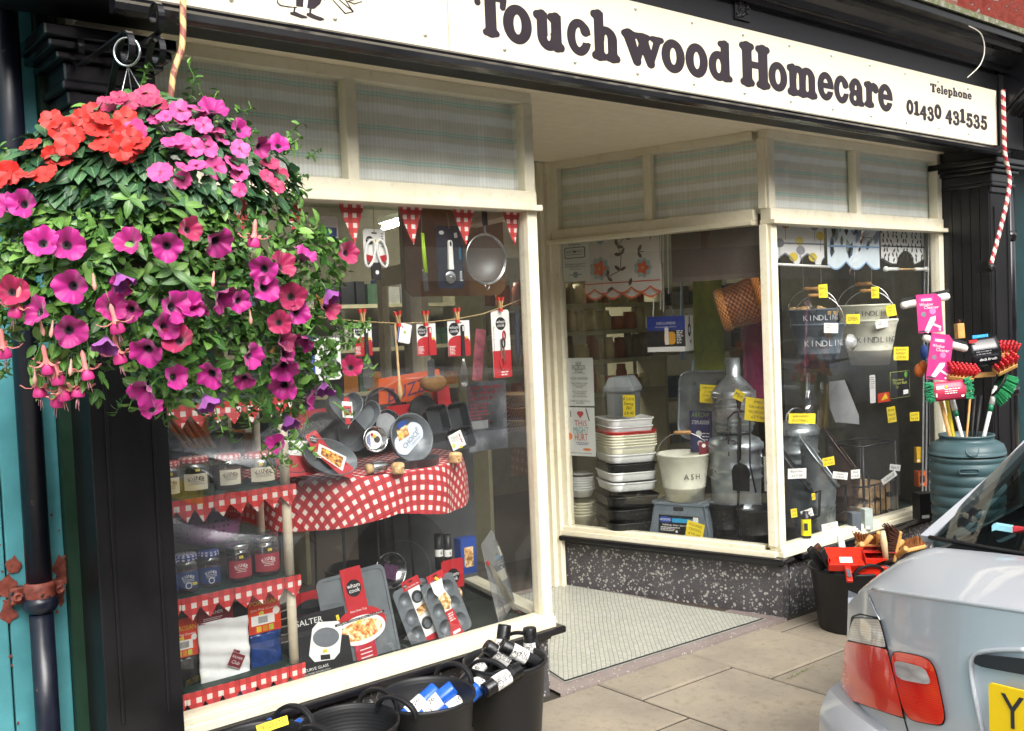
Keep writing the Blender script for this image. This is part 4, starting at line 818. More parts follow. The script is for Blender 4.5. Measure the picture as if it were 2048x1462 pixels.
q = MB(winec); g_ = f.at(w * .20, -h * .22, .016).turn(-.5); q.rect(g_, -.026, -.024, .026, .026, .0); q.rect(g_, -.026, .028, .0, .036, .0); q.m(wcard).text(g_, 'KILNER', .011, 0, .012, .001, w=.04); q.text(g_, 'Club', .017, 0, -.006, .001, .2); q.rect(g_, -.026, -.023, .026, -.0215, .001); q.build('badge', t)
# ---- table with gingham cloth
zt = AY(760, 952, .14).z; CT = Vector((2.20, .62, zt)); rt = .49
tb = thing('display_table', (CT.x, CT.y, .336), 'round wire legged display table under the gingham cloth in the left window', 'table')
q = MB(dkstick); q.lathe([(.0001, 0), (rt - .012, 0), (rt - .012, -.012), (.0001, -.012)][::-1], UPF(CT), 40); q.build('top', tb)
for a in (-2.2, -1.75, -1.2, .4, 1.6, 2.9):
    q = MB(blackpl); p0 = Vector((CT.x + .33 * math.cos(a), CT.y + .33 * math.sin(a), .337)); q.tube([p0, Vector((CT.x + .30 * math.cos(a), CT.y + .30 * math.sin(a), zt - .013))], .006, 8); q.build('leg', tb)
q = MB(ging); K = .041
def clothpt(th, d):          # th angle, d distance beyond the table edge
    rip = math.sin(th * 9 + .6) * .5 + math.sin(th * 14 + 1.2) * .35
    fl = min(1, d / .10); rr = rt + .004 + .012 * (1 - math.exp(-d / .03)) + fl * (.022 * rip + .03 * d)
    return Vector((CT.x + rr * math.cos(th), CT.y + rr * math.sin(th), zt + .003 - max(0, d - .006) * .985))
NT_ = 150
def hem(th): return .185 + .045 * abs(math.sin(2 * (th + math.pi / 2 + .05) / 1.0 + .2)) - .02
def uvc(th, d): return (((rt + d) * math.cos(th)) / K, ((rt + d) * math.sin(th)) / K)
for i in range(NT_):
    a0, a1 = -math.pi - .4 + i / NT_ * (math.pi + .8), -math.pi - .4 + (i + 1) / NT_ * (math.pi + .8)
    for j in range(14):
        d = [(hem(a) * k / 14) for k in (j, j + 1) for a in (a0, a1)]
        q.add([clothpt(a0, d[0]), clothpt(a1, d[1]), clothpt(a1, d[3]), clothpt(a0, d[2])][::-1], [(0, 1, 2, 3)], [[uvc(a0, d[2]), uvc(a1, d[3]), uvc(a1, d[1]), uvc(a0, d[0])]], True)
    P = [(CT.x, CT.y, zt + .003), clothpt(a0, 0), clothpt(a1, 0)]; q.add(P, [(0, 1, 2)], [[(0, 0), uvc(a0, 0), uvc(a1, 0)]], True)
single('tablecloth', q, 'red and white gingham tablecloth hanging in folds round the display table', 'tablecloth', merge=True)
# ---- things on the table
def tin(f, r, h, lb, cat, m_, sy=1., lip=.005, label=None, nm='cake_tin', flare=1.06, n=40):
    t = thing(nm, f.p(0, -r * sy), lb, cat, GR); q = MB(m_)
    q.lathe([(.0001, 0), (r, 0), (r * flare, h), (r * flare + lip, h + .001), (r * flare + lip, h - .003), (r * flare + .001, h - .004), (r + .0015, -.0018), (.0001, -.002)], f, n, True, 1, sy); q.build('pan', t)
    if label: label(t, f, r)
    return t
def facef(u, v, y, lean, rot=0): return FF(AY(u, v, y)).turn(R(rot)).lean(R(lean))
def lab_pie(t, f, r):
    q = MB(redm); q.flat(f, [(-r * 1.0, r * .62), (-r * .55, r * .95), (-r * .1, r * .40), (r * .95, -r * .30), (r * .80, -r * .72), (r * .3, -r * .62), (-r * .7, r * .1)], .022); disclogo(q, f.at(0, 0, .022), -r * .66, r * .55, r * .16); q.m(wcard).flat(f, [(-r * .45, r * .42), (r * .65, r * .10), (r * .45, -r * .48), (-r * .55, -r * .0)], .024); q.m(pie).flat(f, [(-r * .36, r * .30), (r * .52, r * .06), (r * .36, -r * .40), (-r * .42, -r * .0)], .0255); q.m(wcard).lines(f, -r * .6, r * .05 - r * .2, -r * .3, r * .1, 3, None, .0225); tagy(q, f.at(0, 0, .024), -r * .12, r * .15, .016, .011, .2); q.build('sleeve', t)
tin(facef(655, 918, .205, 28, -16), .108, .024, 'large oval pie dish with a red sleeve and pie picture', 'pie dish', nstick, .62, label=lab_pie, nm='pie_dish')
def lab_white(t, f, r):
    q = MB(redm); q.flat(f, [(-r, -r * .1), (r * .6, r * .1), (r * .8, -r * .9), (-r * .6, -r * .9)], .03); q.m(wcard).flat(f, [(-r * .6, r * .6), (r * .7, r * .4), (r * .5, -r * .2), (-r * .5, 0)], .032); q.m(bcard); disclogo(q, f.at(0, 0, .032), -r * .2, r * .3, r * .18); q.build('sleeve', t)
tin(facef(588, 912, .27, 25, 0), .10, .03, 'dark oval roasting dish with a white paper picture behind the shelf post', 'pie dish', dkstick, .7, label=lab_white, nm='pie_dish')
def lab_choice(t, f, r):
    q = MB(mat('pale_blue_label', 'cfd8e6', .5, var=.04)); q.flat(f.turn(.62), [(r * .90 * math.cos(a), r * .60 * math.sin(a) if abs(math.sin(a)) < .75 else math.copysign(r * .46, math.sin(a))) for a in [2 * math.pi * i / 30 for i in range(30)]], .004); g_ = f.turn(.62)
    q.m(bluec).flat(g_.turn(-.62), [(-r * .5, r * .70), (-r * .2, r * .84), (r * .12, r * .80), (-r * .5, r * .40)], .0055); q.m(cakep).flat(f, [(-r * .6, r * .42), (-r * .02, r * .62), (r * .05, r * .15), (-r * .55, -r * .08)], .0055); q.m(mat('choice_print', '5a5f6a', .5, var=0)).text(g_, 'CHOICE', r * .30, r * .02, -r * .10, .0056); q.m(pink).text(g_, 'Sandwich tin', r * .12, r * .22, -r * .30, .0056); tagy(q, f.at(0, 0, .004), -r * .42, r * .18, .014, .015); q.build('label', t)
    q = MB(bcard); q.lines(g_, r * .55, -r * .05, r * .7, r * .12, 4, None, .0056); q.build('barcode', t)
rT = (jx(858, 880, .25) - jx(776, 880, .25)) / 2 / 1.10
tin(facef(817, 877, .25, 14), rT, .03, 'round cake tin labelled choice standing on edge at the middle of the table', 'cake tin', nstick, 1.0, label=lab_choice)
f = UPF(AZ(834, 932, zt + .004)); tin(Fr(f.O, X_, Y_, Z_), .098, .034, 'shallow dark sandwich tin lying flat below the choice tin', 'cake tin', dkstick, .62)
def lab_lid(t, f, r):
    q = MB(wcard); q.disc(f, r * .78, .006, 28); q.m(lidb).add([f.p(x, y, .0068) for x, y in ((-r * .72, -r * .2), (-r * .4, -r * .6), (-r * .28, r * .55), (-r * .66, r * .3))], [(0, 1, 2, 3)], [[(0, 0), (3, 0), (3, 8), (0, 8)]]); q.m(redm).disc(f, r * .14, .007, 12, -r * .1, r * .45); q.m(mat('whisk_photo', '4f4a48', .5, var=.5, scale=160)).disc(f, r * .30, .007, 14, r * .3, 0); q.m(pink).lines(f, -r * .2, r * .1, r * .1, r * .35, 3, None, .007); tagy(q, f.at(0, 0, .007), r * .1, r * .3, .014, .012, .4); q.build('label', t)
tin(facef(746, 880, .24, 12), .048, .022, 'small round tin of cutters with a white picture label left of the choice tin', 'cake tin', steel, .95, label=lab_lid, nm='cutter_tin')
def lab_p(t, f, r): q = MB(mat('silver_label', 'b8bcc0', .3, .4)); q.disc(f, r * .8, .004, 28); q.m(mat('purple_print', '6a5a94', .5)).text(f, 'P3', r * .4, r * .45, -r * .25, .005); q.build('label', t)
tin(facef(772, 850, .32, 12), .062, .012, 'silver fluted tart tin standing behind the small round cutter tin', 'tart tin', steel, .9, label=lab_p, nm='tart_tin')
def heart(u, v, y, s_, lb, tg):
    f = facef(u, v, y, 16, -8); t = thing('heart_tin', f.p(0, -s_), lb, 'cake tin', GR); P = []
    for i in range(40): a = 2 * math.pi * i / 40; P.append((s_ * .068 * 16 * math.sin(a) ** 3 / 1.1, s_ * .068 * (13 * math.cos(a) - 5 * math.cos(2 * a) - 2 * math.cos(3 * a) - math.cos(4 * a))))
    q = MB(nstick); n = len(P); lev = [(.0, -.002, .02), (.94, -.002, 0), (1.0, .035, 0), (1.05, .036, 0), (1.05, .033, 0)]
    V = [f.p(x * k, y_ * k, zz) for k, zz, _ in lev[1:] for x, y_ in P]; q.add(V, [tuple(range(n))] + [(r_ * n + i, r_ * n + (i + 1) % n, (r_ + 1) * n + (i + 1) % n, (r_ + 1) * n + i) for r_ in range(3) for i in range(n)], None, False); q.build('pan', t)
    if tg: q = MB(redm); q.rect(f, -.012, -s_ * .95, .010, s_ * .5, .04); q.m(wcard).rect(f, -.024, -.045, .022, .02, .0415); q.m(redm).rect(f, -.019, -.035, .017, .002, .043); disclogo(q, f.at(0, 0, .043), 0, -.016, .010); q.build('tag', t)
heart(684, 818, .27, .074, 'grey heart shaped cake tin with a red tag hanging on it', 1); heart(722, 832, .31, .070, 'second heart shaped cake tin half hidden behind the tagged one', 0)
def loaf(u, v, y, w_, h_, d, lb, rot, lab, lean=14):
    f = facef(u, v, y, lean, rot); t = thing('loaf_tin', f.p(0, -h_ / 2), lb, 'loaf tin', GR); q = MB(dkstick); L = []
    for k, zz in ((.80, 0), (1., d), (1.06, d + .001), (1.06, d - .003)): L += [f.p(sx * (w_ / 2 - .012 * (1 - abs(c))) * k, sy * (h_ / 2 - .012 * abs(c)) * k, zz) for sx, sy, c in ((-1, -1, 1), (-1, -1, 0), (1, -1, 0), (1, -1, 1), (1, 1, 1), (1, 1, 0), (-1, 1, 0), (-1, 1, 1))]
    q.add(L, [tuple(range(8))] + [(r_ * 8 + i, r_ * 8 + (i + 1) % 8, r_ * 8 + 8 + (i + 1) % 8, r_ * 8 + 8 + i) for r_ in range(3) for i in range(8)]); q.build('pan', t)
    if lab: q = MB(wcard); g_ = f.turn(.12); q.flat(g_, [(-w_ * .42, -h_ * .40), (w_ * .12, -h_ * .36), (w_ * .12, h_ * .42), (-w_ * .42, h_ * .34)], d * .8); q.m(redm).lines(g_.turn(math.pi / 2), -h_ * .2, -w_ * .05, h_ * .3, w_ * .03, 1, .006, d * .8 + .001); q.m(mat('lime_print', 'b8c060', .6)).disc(g_, .010, d * .8 + .001, 10, -w_ * .34, -h_ * .18); tagy(q, g_.at(0, 0, d * .8), -w_ * .1, -h_ * .36); q.m(pink).lines(g_, -w_ * .35, -h_ * .05, w_ * .05, h_ * .25, 5, None, d * .8 + .001); q.build('label', t)
loaf(914, 880, .28, .135, .088, .035, 'dark loaf tin with a white paper label at the right end of the table', 6, 1)
tin(facef(760, 820, .50, 10), .085, .03, 'large dark cake tin standing at the very back of the table', 'cake tin', dkstick); tin(facef(640, 868, .40, 14), .075, .03, 'dark round cake tin behind the oval pie dish', 'cake tin', dkstick); tin(facef(700, 872, .36, 14), .06, .03, 'grey fluted cake tin between the pie dish and the cutter tin', 'cake tin', nstick)
loaf(866, 842, .34, .105, .115, .045, 'tall dark loaf tin standing behind the choice tin', 3, 0); loaf(908, 838, .38, .10, .12, .045, 'dark bread tin standing at the back right of the table', 5, 0)
q = MB(mat('matt_black', '141517', .7)); q.lathe([(.0001, 0), (.075, .004), (.075, .012), (.0001, .014)], facef(845, 825, .44, 8), 28); single('baking_sheet', q, 'black round baking sheet standing behind the loaf tins', 'baking sheet', GR)
f = Fr(AZ(756, 935, zt + .03), Vector((1, -.25, .06)), Z_, Vector((-.25, -1, 0))); q = MB(steel); g_ = Fr(f.O, Y_, Z_, X_); q.lathe([(.024, -.028), (.025, -.026), (.025, .026), (.024, .028), (.022, .026), (.022, -.026)], g_, 24); q.m(wood).lathe([(.0001, -.03), (.020, -.03), (.020, -.05), (.0001, -.052)], g_, 16); single('pastry_cutter', q, 'shiny round steel pastry cutter lying beside the currant scone', 'cutter', GR)
scm_ = NT('scone_crust'); c_ = scm_.ramp(scm_.noise(60, 5), [(.35, 'c08a4c'), (.55, 'e0bd86'), (.7, 'ead3a6')]); vv = scm_('TexVoronoi', i_Scale=70); scm_.l(scm_.pos(), vv.inputs['Vector']); cur = scm_.math('MULTIPLY', scm_.math('LESS_THAN', vv.outputs['Distance'], .3), scm_.math('GREATER_THAN', scm_.noise(35, 2), .55)); scm_.l(scm_.mix(cur, c_, lin('3a2318')), scm_.p.inputs['Base Color']); scm_.p.inputs['Roughness'].default_value = .8; scm_.bump(scm_.noise(90, 4), .6, .006)
def scone(u, v, r, h, lb):
    P = AZ(u, v, zt + .004); f = UPF(P); q = MB(scm_.m); q.lathe([(.0001, 0), (r * .92, 0), (r, h * .2), (r * .96, h * .45), (r * 1.02, h * .6), (r * .95, h * .9), (r * .7, h * 1.02), (.0001, h * 1.05)], f, 26, True, 1, 1, lambda a, z_: .05 * math.sin(a * 3 + z_ * 90) + .03 * math.sin(a * 7 + 1)); single('scone', q, lb, 'scone', 'scones on the gingham table')
scone(796, 947, .026, .042, 'currant scone in front of the flat sandwich tin'); scone(911, 925, .028, .042, 'plain scone below the labelled loaf tin')
f = FF(AY(820, 775, .5)).turn(R(2)); w, h = .34, .16; q = MB(mat('orange_packaging', 'e2622a', .4, var=.08, scale=4)); q.flat(f, [(-w * .48, -h * .36), (w * .5, -h * .40), (w * .48, h * .42), (-w * .46, h * .34)], 0); q.flat(f, [(-w * .48, -h * .36), (-w * .46, h * .34), (w * .48, h * .42), (w * .5, -h * .40)], -.004); q.m(mat('violet_print', '4b3a6e', .5)).text(f.turn(.16), 'BUZZ', .082, -.02, -.010, .0015, .25); q.m(winec).text(f, 'Pop-Up Food Cover', .017, -.05, -h * .36, .0015); tagy(q, f, w * .26, -h * .05, .016, .012); single('food_cover_pack', q, 'bright orange packet printed buzz standing behind the tins', 'packet', GR)
q = MB(mat('kraft_paper', 'a77c48', .65, var=.15, scale=25)); q.lathe([(.0001, .04), (.03, .038), (.055, .026), (.062, .0), (.055, -.02), (.0001, -.028)], FF(AY(866, 766, .40)), 24, True, 1.05, .62); single('bread_loaf', q, 'smooth round brown loaf behind the mini grater', 'loaf', GR)
for u, v, sx, sz, m_, lb in ((612, 838, .17, .07, redm, 'flat red box at the back left of the table behind the heart tins'), (795, 822, .12, .05, redm, 'red box standing behind the silver tart tin'), (884, 795, .07, .10, redm, 'small red box behind the loaf tins at the right of the table'), (853, 798, .03, .06, mat('pale_tag', 'cfc9bd'), 'small pale box between the brown loaf and the loaf tins')):
    q = MB(m_); q.fbox(facef(u, v, .47, 6, rnd.uniform(-8, 8)), sx, sz, .03); single('product_box', q, lb, 'box', GR)
# poster taped to the entrance side pane, seen from behind
pm_ = NT('faded_poster'); c_ = pm_.ramp(pm_.noise(9, 5), [(.4, '3b3d42'), (.55, '565a60'), (.7, '7d8186')]); pm_.l(c_, pm_.p.inputs['Base Color'])
f, w, h = pf(936, 762, 1014, 900, .42); q = MB(pm_.m); q.prism(f, [(-w / 2, -h / 2), (w / 2, -h / 2), (w / 2, h / 2), (-w / 2, h / 2)], .0015); q.m(mat('poster_red', '8e2f3a', .5)); q.lines(f, -w * .45, -h * .1, w * .1, h * .2, 6, h * .025, .002); q.m(winec).lines(f, -w * .45, h * .22, w * .45, h * .45, 3, h * .05, .002); q.m(mat('poster_pale', '8d9092')).rect(f, -w * .44, -h * .18, 0, -h * .06, .0022); q.m(bcard).ball(f.p(w * .1, -h * .1, .0), .012, 8); single('poster', q, 'faded grey and red poster hung on the glass beside the doorway', 'poster', GR)
wick = NT('pale_wicker'); wv = wick('TexWave', i_Scale=60., i_Distortion=1.5); wick.l(wick.pos(), wv.inputs['Vector']); wick.l(wick.ramp(wv.outputs['Fac'], [(.2, '3a2a18'), (.8, '8a6a40')]), wick.p.inputs['Base Color'])
q = MB(wick.m)
P = AY(1043, 862, .55)
for k in range(3): q.lathe([(.0001, 0), (.085, .0), (.10, .055), (.107, .06), (.10, .062), (.08, .01), (.0001, .008)], UPF(P + Z_ * k * .062), 24)
single('basket_stack', q, 'stack of three small brown baskets in the corner beside the poster', 'baskets', GR)
q = MB(mat('grey_shelf', '4c4f52', .5)); q.box(2.45, 2.98, .75, 1.0, .336, 1.12); single('side_cabinet', q, 'dark grey cabinet standing at the back of the left window under the baskets', 'cabinet', GR, bev=.004)
# ---- the floor of the window
f, w, h = pf(594, 1224, 700, 1350, .15); f = f.lean(R(14))
t = thing('kitchen_scale_box', f.p(0, -h / 2), 'black box picturing a white glass kitchen scale at the foot of the shelf post', 'box', GR)
q = MB(bcard); q.fbox(f.at(0, 0, -.022), w, h, .044); q.m(wcard); P = [(-.05, -.075), (-.072, -.05), (-.055, .045), (-.03, .068), (.055, .066), (.072, .045), (.055, -.05), (.03, -.072)]; q.flat(f.at(.012, .01).turn(-.14), P, .001); q.m(mat('grey_scale', '6d7278', .3)).flat(f.at(.014, .02).turn(-.14), [(.055 * math.cos(a), .036 * math.sin(a)) for a in [2 * math.pi * i / 24 for i in range(24)]], .0018); q.m(bcard).rect(f.at(.0, -.05).turn(-.14), -.022, -.009, .018, .009, .0018)
q.m(wcard).text(f, 'SALTER', .030, -w * .2, h * .38, .001, w=w * .5); q.text(f, 'CURVE GLASS', .015, -w * .2, -h * .34, .001, w=w * .45); q.text(f, 'ELECTRONIC KITCHEN SCALE', .007, -w * .2, -h * .40, .001, w=w * .5); q.lines(f, -.09, -.108, .06, -.099, 1, .003, .001); tagy(q, f, .075, .080, .012, .02, .1); tagy(q, f, .0, -.028, .018, .013)
for k in range(6): q.m([redm, wcard, redm, wcard, redm, mat('orange_pack', 'e0932a')][k]).rect(f, -.09 + k * .014, -.114, -.080 + k * .014, -.106, .001)
q.build('box', t, bev=.0015)
def rrect(w, h, r, n=5): return [(sx * (w / 2 - r) + r * math.cos(a), sy * (h / 2 - r) + r * math.sin(a)) for sx, sy, a0 in ((1, 1, 0), (-1, 1, math.pi / 2), (-1, -1, math.pi), (1, -1, 1.5 * math.pi)) for a in [a0 + math.pi / 2 * i / n for i in range(n + 1)]]
def tray(q, f, w, h, d, r=.03):
    O = rrect(w, h, r); n = len(O); L = []
    for k, zz in ((1.0, .0), (1.0, .004), (.93, .004), (.90, -d), (0, -d)): L += [f.p(x * (1 - (1 - k)) if k else x * .9, y * k if k else y * .9, zz) for x, y in O]
    q.add(L[:4 * n], [(r_ * n + i, r_ * n + (i + 1) % n, r_ * n + n + (i + 1) % n, r_ * n + n + i) for r_ in range(3) for i in range(n)] + [tuple(range(3 * n, 4 * n)), tuple(range(n))[::-1]])
f = FF(AY(718, 1240, .17)).turn(R(3)).lean(R(12)); a = AY(650, 1240, .17); w = AY(788, 1240, .17).x - a.x; h = AY(718, 1140, .17).z - AY(718, 1335, .17).z
t = thing('oven_tray', f.p(0, -h / 2), 'grey oven tray with a tall red pizza sleeve leaning behind the scale box', 'oven tray', GR); q = MB(nstick); tray(q, f, w, h, .014); q.build('tray', t)
q = MB(redm); sx = w * .30; q.rect(f, -sx * .5, -h * .54, sx * .5, h * .54, .008); q.rect(f, -sx * .62, h * .54, sx * .42, h * .62, .008) if 0 else None; q.disc(f, w * .37, .0085, 30, 0, -h * .06, h * .19); disclogo(q, f.at(0, 0, .008), 0, h * .33, sx * .36); q.m(wcard).disc(f, w * .345, .0092, 30, 0, -h * .10, h * .145); q.m(pizza).disc(f, w * .31, .010, 26, -w * .01, -h * .10, h * .10); q.m(bcard).rect(f, -w * .36, h * .005, w * .36, h * .03, .0105); q.m(wcard).text(f, 'Double Coated Teflon Non-Stick', .009, 0, h * .018, .0112, w=w * .66); q.text(f, '34cm Oven Tray', .012, 0, h * .10, .0105, w=sx * .8)
for k in range(4): q.rect(f, -sx * .28, -h * (.30 + .04 * k), sx * .28, -h * (.29 + .04 * k), .009)
q.rect(f, -sx * .3, -h * .47, sx * .3, -h * .43, .009); tagy(q, f.at(0, 0, .011), -.01, -h * .01, .016, .011, .3); q.build('sleeve', t)
def muffin(u, v, y, rot, lb, style, nx, ny):
    f = FF(AY(u, v, y)).turn(R(rot)).lean(R(14)); pt = .072; w, h = nx * pt + .022, ny * pt + .03
    t = thing('muffin_tray', f.p(0, -h / 2), lb, 'muffin tray', GR); q = MB(nstick); O = rrect(w, h, .022); n = len(O); cs = [((i - (nx - 1) / 2) * pt, (j - (ny - 1) / 2) * pt) for i in range(nx) for j in range(ny)]
    q.add([f.p(x, y, -.003) for x, y in O] + [f.p(x * 1.0, y, .001) for x, y in O], [(i, (i + 1) % n, n + (i + 1) % n, n + i) for i in range(n)])
    c = bpy.data.curves.new('g', 'CURVE'); c.dimensions = '2D'; c.fill_mode = 'BOTH'
    for lp in [O] + [[(cx + .030 * math.cos(-2 * math.pi * i / 24), cy + .030 * math.sin(-2 * math.pi * i / 24)) for i in range(24)] for cx, cy in cs]:
        s_ = c.splines.new('POLY'); s_.points.add(len(lp) - 1); s_.use_cyclic_u = True
        for p, b in zip(s_.points, lp): p.co = (b[0], b[1], 0, 1)
    o = bpy.data.objects.new('g', c); me = o.to_mesh(); q.add([f.p(a.co.x, a.co.y, .001) for a in me.vertices], [tuple(p.vertices) for p in me.polygons]); o.to_mesh_clear(); bpy.data.objects.remove(o); bpy.data.curves.remove(c)
    for cx, cy in cs: q.lathe([(.0315, .0025), (.030, .001), (.024, -.028), (.0001, -.029)], f.at(cx, cy), 24)
    q.build('tray', t); q = MB(redm if style else wcard)
    if style: # sleeve with a burst photo
        q.flat(f, [(-w * .22, h * .52), (w * .22, h * .52), (w * .16, h * .2), (w * .2, 0), (w * .1, -h * .2), (-w * .1, -h * .1), (-w * .16, h * .1)], .0035) if 0 else None
        q.m(wcard).flat(f, [(-w * .20, h * .50), (w * .16, h * .50), (w * .10, h * .30), (w * .18, h * .12), (w * .10, -h * .06), (-w * .10, -h * .06), (-w * .06, h * .14), (-w * .20, h * .3)], .004); q.m(cakep).flat(f, [(-w * .14, h * .20), (w * .10, h * .24), (w * .18, h * .08), (w * .05, -h * .05), (-w * .08, -h * .02)], .005); q.m(redm).flat(f, [(-w * .10, -h * .06), (w * .14, -h * .06), (w * .18, -h * .52), (-w * .24, -h * .52), (-w * .1, -h * .3)], .0045); q.m(wcard).lines(f, -w * .06, -h * .25, w * .1, -h * .1, 4, None, .0052); q.rect(f, -w * .1, -h * .46, w * .12, -h * .41, .0052); q.m(redm).rect(f, -w * .25, h * .47, w * .25, h * .60, .004); q.m(bcard).rect(f, -w * .06, h * .54, w * .06, h * .57, .005); tagy(q, f.at(0, 0, .005), 0, h * .5, .012, .018, .7)
    else:
        q.rect(f, -.034, -h * .52, .034 + w * .0, h * .4, .0035) if 0 else q.flat(f, [(-.012, -h * .42), (.045, -h * .42), (.045, h * .45), (-.012, h * .45)], .0032)
        q.m(redm).rect(f, -.03, h * .42, .055, h * .58, .0035); q.rect(f, -.012, -h * .52, .055, -h * .40, .0035); q.m(bcard).rect(f, .004, h * .52, .022, h * .55, .0042); disclogo(q, f.at(0, 0, .0035), -.018, h * .5, .008); q.m(wcard).text(f, '12 Cup Muffin Tin', .009, .012, h * .46, .0042); q.m(cakep).flat(f, [(-.008, h * .08), (.040, h * .12), (.044, -h * .02), (-.006, -h * .05)], .0038)
        q.m(dkstick)
        for cy in (h * .26, -h * .20): q.disc(f, .026, .0044, 20, .016, cy); q.m(nstick).disc(f, .017, .0050, 16, .018, cy - .004); q.m(dkstick)
    q.build('sleeve', t)
muffin(838, 1226, .17, 13, 'muffin tray with a white card sleeve and red header, nearer the oven tray', 0, 2, 3); muffin(893, 1214, .13, 13, 'six hole muffin tray with a torn picture sleeve, in front at the right', 1, 2, 3)
tin(facef(778, 1141, .42, 10), .068, .02, 'round tin with a clear lid and purple label above the muffin trays', 'cake tin', steel, 1.0, label=lambda t, f, r: MB(mat('plum_label', '5d3a5c', .5, var=.4, scale=40)).fbox(f.at(0, -.005, .008).turn(-.4), r, r * .9, .002).build('label', t), nm='cake_tin')
q, f, w, h = card((586, 1182, 652, 1238), .36, bcard); q.m(redm).rect(f, -w * .5, h * .0, w * .5, h * .5); q.m(dkstick).disc(f, w * .45, .0015, 24, 0, -h * .15, h * .35); single('hanging_packet', q, 'black and red hanging card behind the scale box', 'packet', GR)
q, f, w, h = card((884, 1118, 928, 1205), .30, redm); disclogo(q, f, 0, h * .1, w * .3); q.m(bcard).rect(f, -w / 2, -h / 2, w / 2, -h * .18); q.m(cakep).disc(f, w * .3, .002, 14, w * .1, -h * .35); single('hanging_packet', q, 'red hanging card with a black disc behind the front muffin tray', 'packet', GR)
for u, lb in ((879, 'black and white roll of bags beside the black bin, left one of two'), (897, 'black and white roll of bags beside the blue carton, right one of two')):
    p = AY(u, 1137, .34); q = MB(bcard); q.lathe([(.0001, 0), (.018, 0), (.018, .055)], UPF(p), 16); q.m(wcard).lathe([(.0181, .055), (.0181, .085)], UPF(p), 16); q.m(bcard).lathe([(.018, .085), (.018, .15), (.0001, .15)], UPF(p), 16); q.text(FF(p + Vector((0, -.019, .07))).turn(R(90)), '40', .014); single('bag_roll', q, lb, 'roll', GR)
p = AY(931, 1110, .42); q = MB(bluec); q.fbox(FF(p), .085, .16, .05); q.m(cakep).rect(FF(p + Vector((0, -.025, 0))), -.025, -.05, .025, .04, .001); q.m(wcard).text(FF(p + Vector((0, -.025, .06))), 'Zyliss', .02, 0, 0, .001) if 0 else None; single('carton', q, 'blue carton with a small picture under the right edge of the tablecloth', 'box', GR)
q = MB(blackpl); q.lathe([(.0001, 0), (.12, 0), (.14, .22), (.147, .225), (.14, .228), (.11, .01)], UPF((2.22, .62, .336)), 28); single('storage_tub', q, 'black plastic tub standing under the display table', 'tub', GR)
q = MB(mat('grey_pulp', '9b958a', .8, var=.1))
for k in range(6): q.lathe([(.0001, 0), (.05, .0), (.10, .045), (.112, .05), (.104, .052), (.05, .008)], Fr((1.80 - k * .006, .50 + k * .004, .34 + k * .03), Vector((1, 0, .1)), Y_), 24)
single('bowl_stack', q, 'stack of pale grey bowls under the table behind the oven tray', 'bowls', GR)
def slicer(u0, v0, u1, v1, y, wd, lb, red):
    a, b_ = AY(u0, v0, y), AY(u1, v1, y); t = thing('cake_slice', b_, lb, 'cake slice', GR); d = (b_ - a); q = MB(steel); L = d.length; f = Fr(a.lerp(b_, .5), Vector((d.z, 0, -d.x)), d * -1); q.prism(f, [(-wd * .3, -L * .44), (wd * .5, -L * .46), (wd * .5, L * .2), (0, L * .48), (-wd * .5, L * .3)], .002); q.build('blade', t)
    if red: q = MB(redm); q.fbox(f.at(wd * .1, -L * .47), wd * .9, L * .06, .004); q.fbox(f.at(0, L * .46), wd * .4, L * .07, .004); q.build('end_guard', t)
slicer(973, 1122, 1040, 1232, .17, .026, 'steel slicer with red ends lying at the right corner of the left window', 1)
q = MB(thin_glass('clear_acrylic', (.75, .78, .8), 2.2, haze=.25)); a = [AY(984, 1058, .28), AY(962, 1090, .2), AY(998, 1250, .09), AY(1030, 1205, .25)]; q.quad(*a); q.quad(AY(984, 1058, .28), AY(1005, 1110, .34), AY(1030, 1205, .25), AY(1030, 1205, .25) + Vector((.01, .05, 0))); single('acrylic_holder', q, 'tall pointed clear acrylic sheet holder behind the steel slicer', 'holder', GR, solid=.002)
